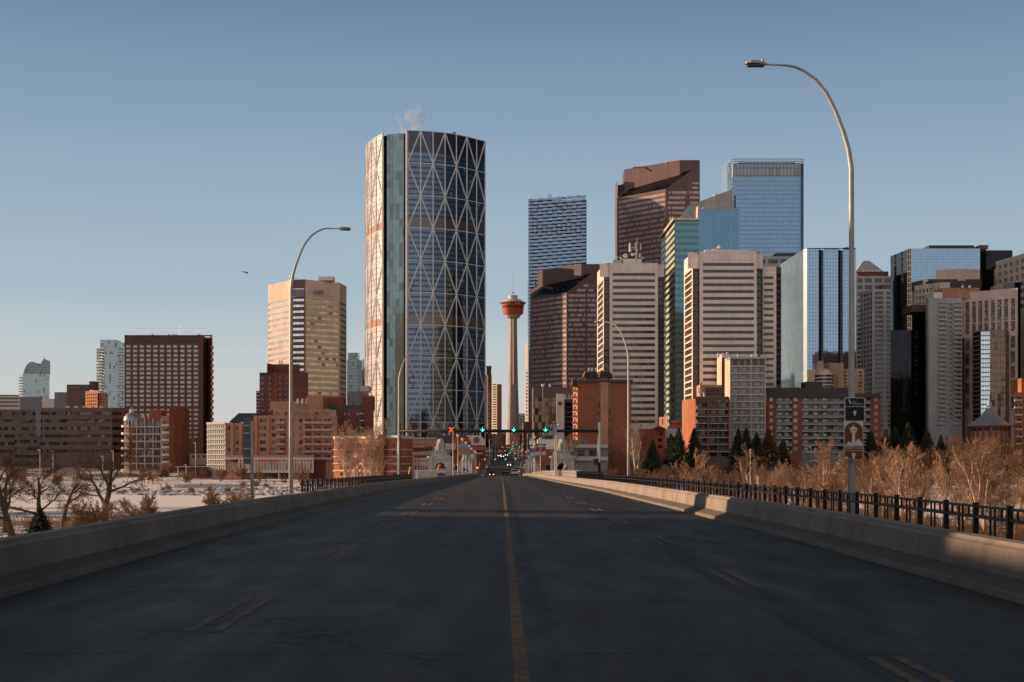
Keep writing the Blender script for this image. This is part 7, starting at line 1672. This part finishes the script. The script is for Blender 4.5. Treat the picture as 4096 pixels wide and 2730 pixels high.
# measured colour of this morning's clear sky by elevation, laid over the physical sky
geo=nt.nodes.new('ShaderNodeNewGeometry'); sx=nt.nodes.new('ShaderNodeSeparateXYZ'); nt.links.new(geo.outputs['Incoming'],sx.inputs[0])
def mth(op,a,b=0.,cl=False):
    n=nt.nodes.new('ShaderNodeMath'); n.operation=op; n.use_clamp=cl
    for i,v in enumerate((a,b)):
        if hasattr(v,'links'): nt.links.new(v,n.inputs[i])
        else: n.inputs[i].default_value=v
    return n.outputs[0]
up=mth('MULTIPLY',sx.outputs[2],-1.)
ramp=nt.nodes.new('ShaderNodeValToRGB'); nt.links.new(mth('MULTIPLY',up,1.,True),ramp.inputs[0])
els=[(0.,(.62,.59,.55)),(.04,(.545,.553,.55)),(.11,(.385,.475,.535)),(.21,(.265,.365,.475)),(.305,(.135,.222,.335)),(.42,(.085,.11,.14)),(1.,(.04,.044,.052))]
cr=ramp.color_ramp
while len(cr.elements)<len(els): cr.elements.new(.5)
for el,(p,c) in zip(cr.elements,els): el.position=p; el.color=(*c,1)
# unseen bright rose band added low behind the camera to light the building fronts
yy=mth('MULTIPLY',sx.outputs[1],-1.)
back=mth('MULTIPLY',mth('MULTIPLY',mth('ADD',mth('MULTIPLY',yy,-1.),-.05),1.4,True),mth('SUBTRACT',1.,mth('MULTIPLY',up,1.25),True),True)
mx=nt.nodes.new('ShaderNodeMix'); mx.data_type='RGBA'; nt.links.new(back,mx.inputs[0]); nt.links.new(ramp.outputs[0],mx.inputs[6]); mx.inputs[7].default_value=(1.25,1.08,1.0,1)
west=mth('SUBTRACT',1.,mth('MULTIPLY',mth('MULTIPLY',mth('ADD',mth('MULTIPLY',sx.outputs[0],-1.),-.4),2.2,True),.74))
wm=nt.nodes.new('ShaderNodeVectorMath'); wm.operation='SCALE'; mp=nt.nodes.new('ShaderNodeMapping'); mp.inputs['Scale'].default_value=(1.5,1.5,14); nt.links.new(geo.outputs['Incoming'],mp.inputs[0])
nz=nt.nodes.new('ShaderNodeTexNoise'); nz.inputs['Scale'].default_value=1.6; nz.inputs['Detail'].default_value=4; nt.links.new(mp.outputs[0],nz.inputs['Vector'])
hz=mth('MULTIPLY',mth('SUBTRACT',nz.outputs['Fac'],.5),mth('SUBTRACT',.22,mth('MULTIPLY',up,.55),True)); hm=nt.nodes.new('ShaderNodeMix'); hm.data_type='RGBA'; hm.inputs[0].default_value=1.; hm.blend_type='MULTIPLY'
nt.links.new(mx.outputs[2],hm.inputs[6]); cx=nt.nodes.new('ShaderNodeCombineXYZ'); hv=mth('ADD',hz,1.)
for i_ in range(3): nt.links.new(hv if i_<2 else mth('ADD',mth('MULTIPLY',hz,.6),1.),cx.inputs[i_])
nt.links.new(cx.outputs[0],hm.inputs[7]); nt.links.new(hm.outputs[2],wm.inputs[0]); nt.links.new(west,wm.inputs[3])
bg2=nt.nodes.new('ShaderNodeBackground'); nt.links.new(wm.outputs[0],bg2.inputs[0]); bg2.inputs[1].default_value=SKYK
nt.links.new(sky.outputs[0],bg.inputs['Color']); bg.inputs['Strength'].default_value=.05
ms=nt.nodes.new('ShaderNodeMixShader'); ms.inputs[0].default_value=.9; nt.links.new(bg.outputs[0],ms.inputs[1]); nt.links.new(bg2.outputs[0],ms.inputs[2]); nt.links.new(ms.outputs[0],nt.nodes['World Output'].inputs[0])
sc=bpy.context.scene
cam=bpy.data.cameras.new('camera'); cam.lens=50.0; cam.sensor_width=36; cam.sensor_fit='HORIZONTAL'; cam.clip_end=12000; cam.clip_start=.1
cam.shift_y=(HY-1365)/4096
co=bpy.data.objects.new('camera',cam); C.objects.link(co); co.location=(0,0,0); co.rotation_euler=(math.pi/2,0,0); sc.camera=co
sc.view_settings.view_transform='Standard'; sc.view_settings.look='None'; sc.view_settings.exposure=EXPO; sc.view_settings.gamma=1.
sc.cycles.use_denoising=True; sc.cycles.max_bounces=6; sc.cycles.diffuse_bounces=2; sc.cycles.glossy_bounces=3; sc.cycles.volume_bounces=1; sc.cycles.transparent_max_bounces=6
sc.cycles.caustics_reflective=False; sc.cycles.caustics_refractive=False; sc.cycles.volume_step_rate=2.
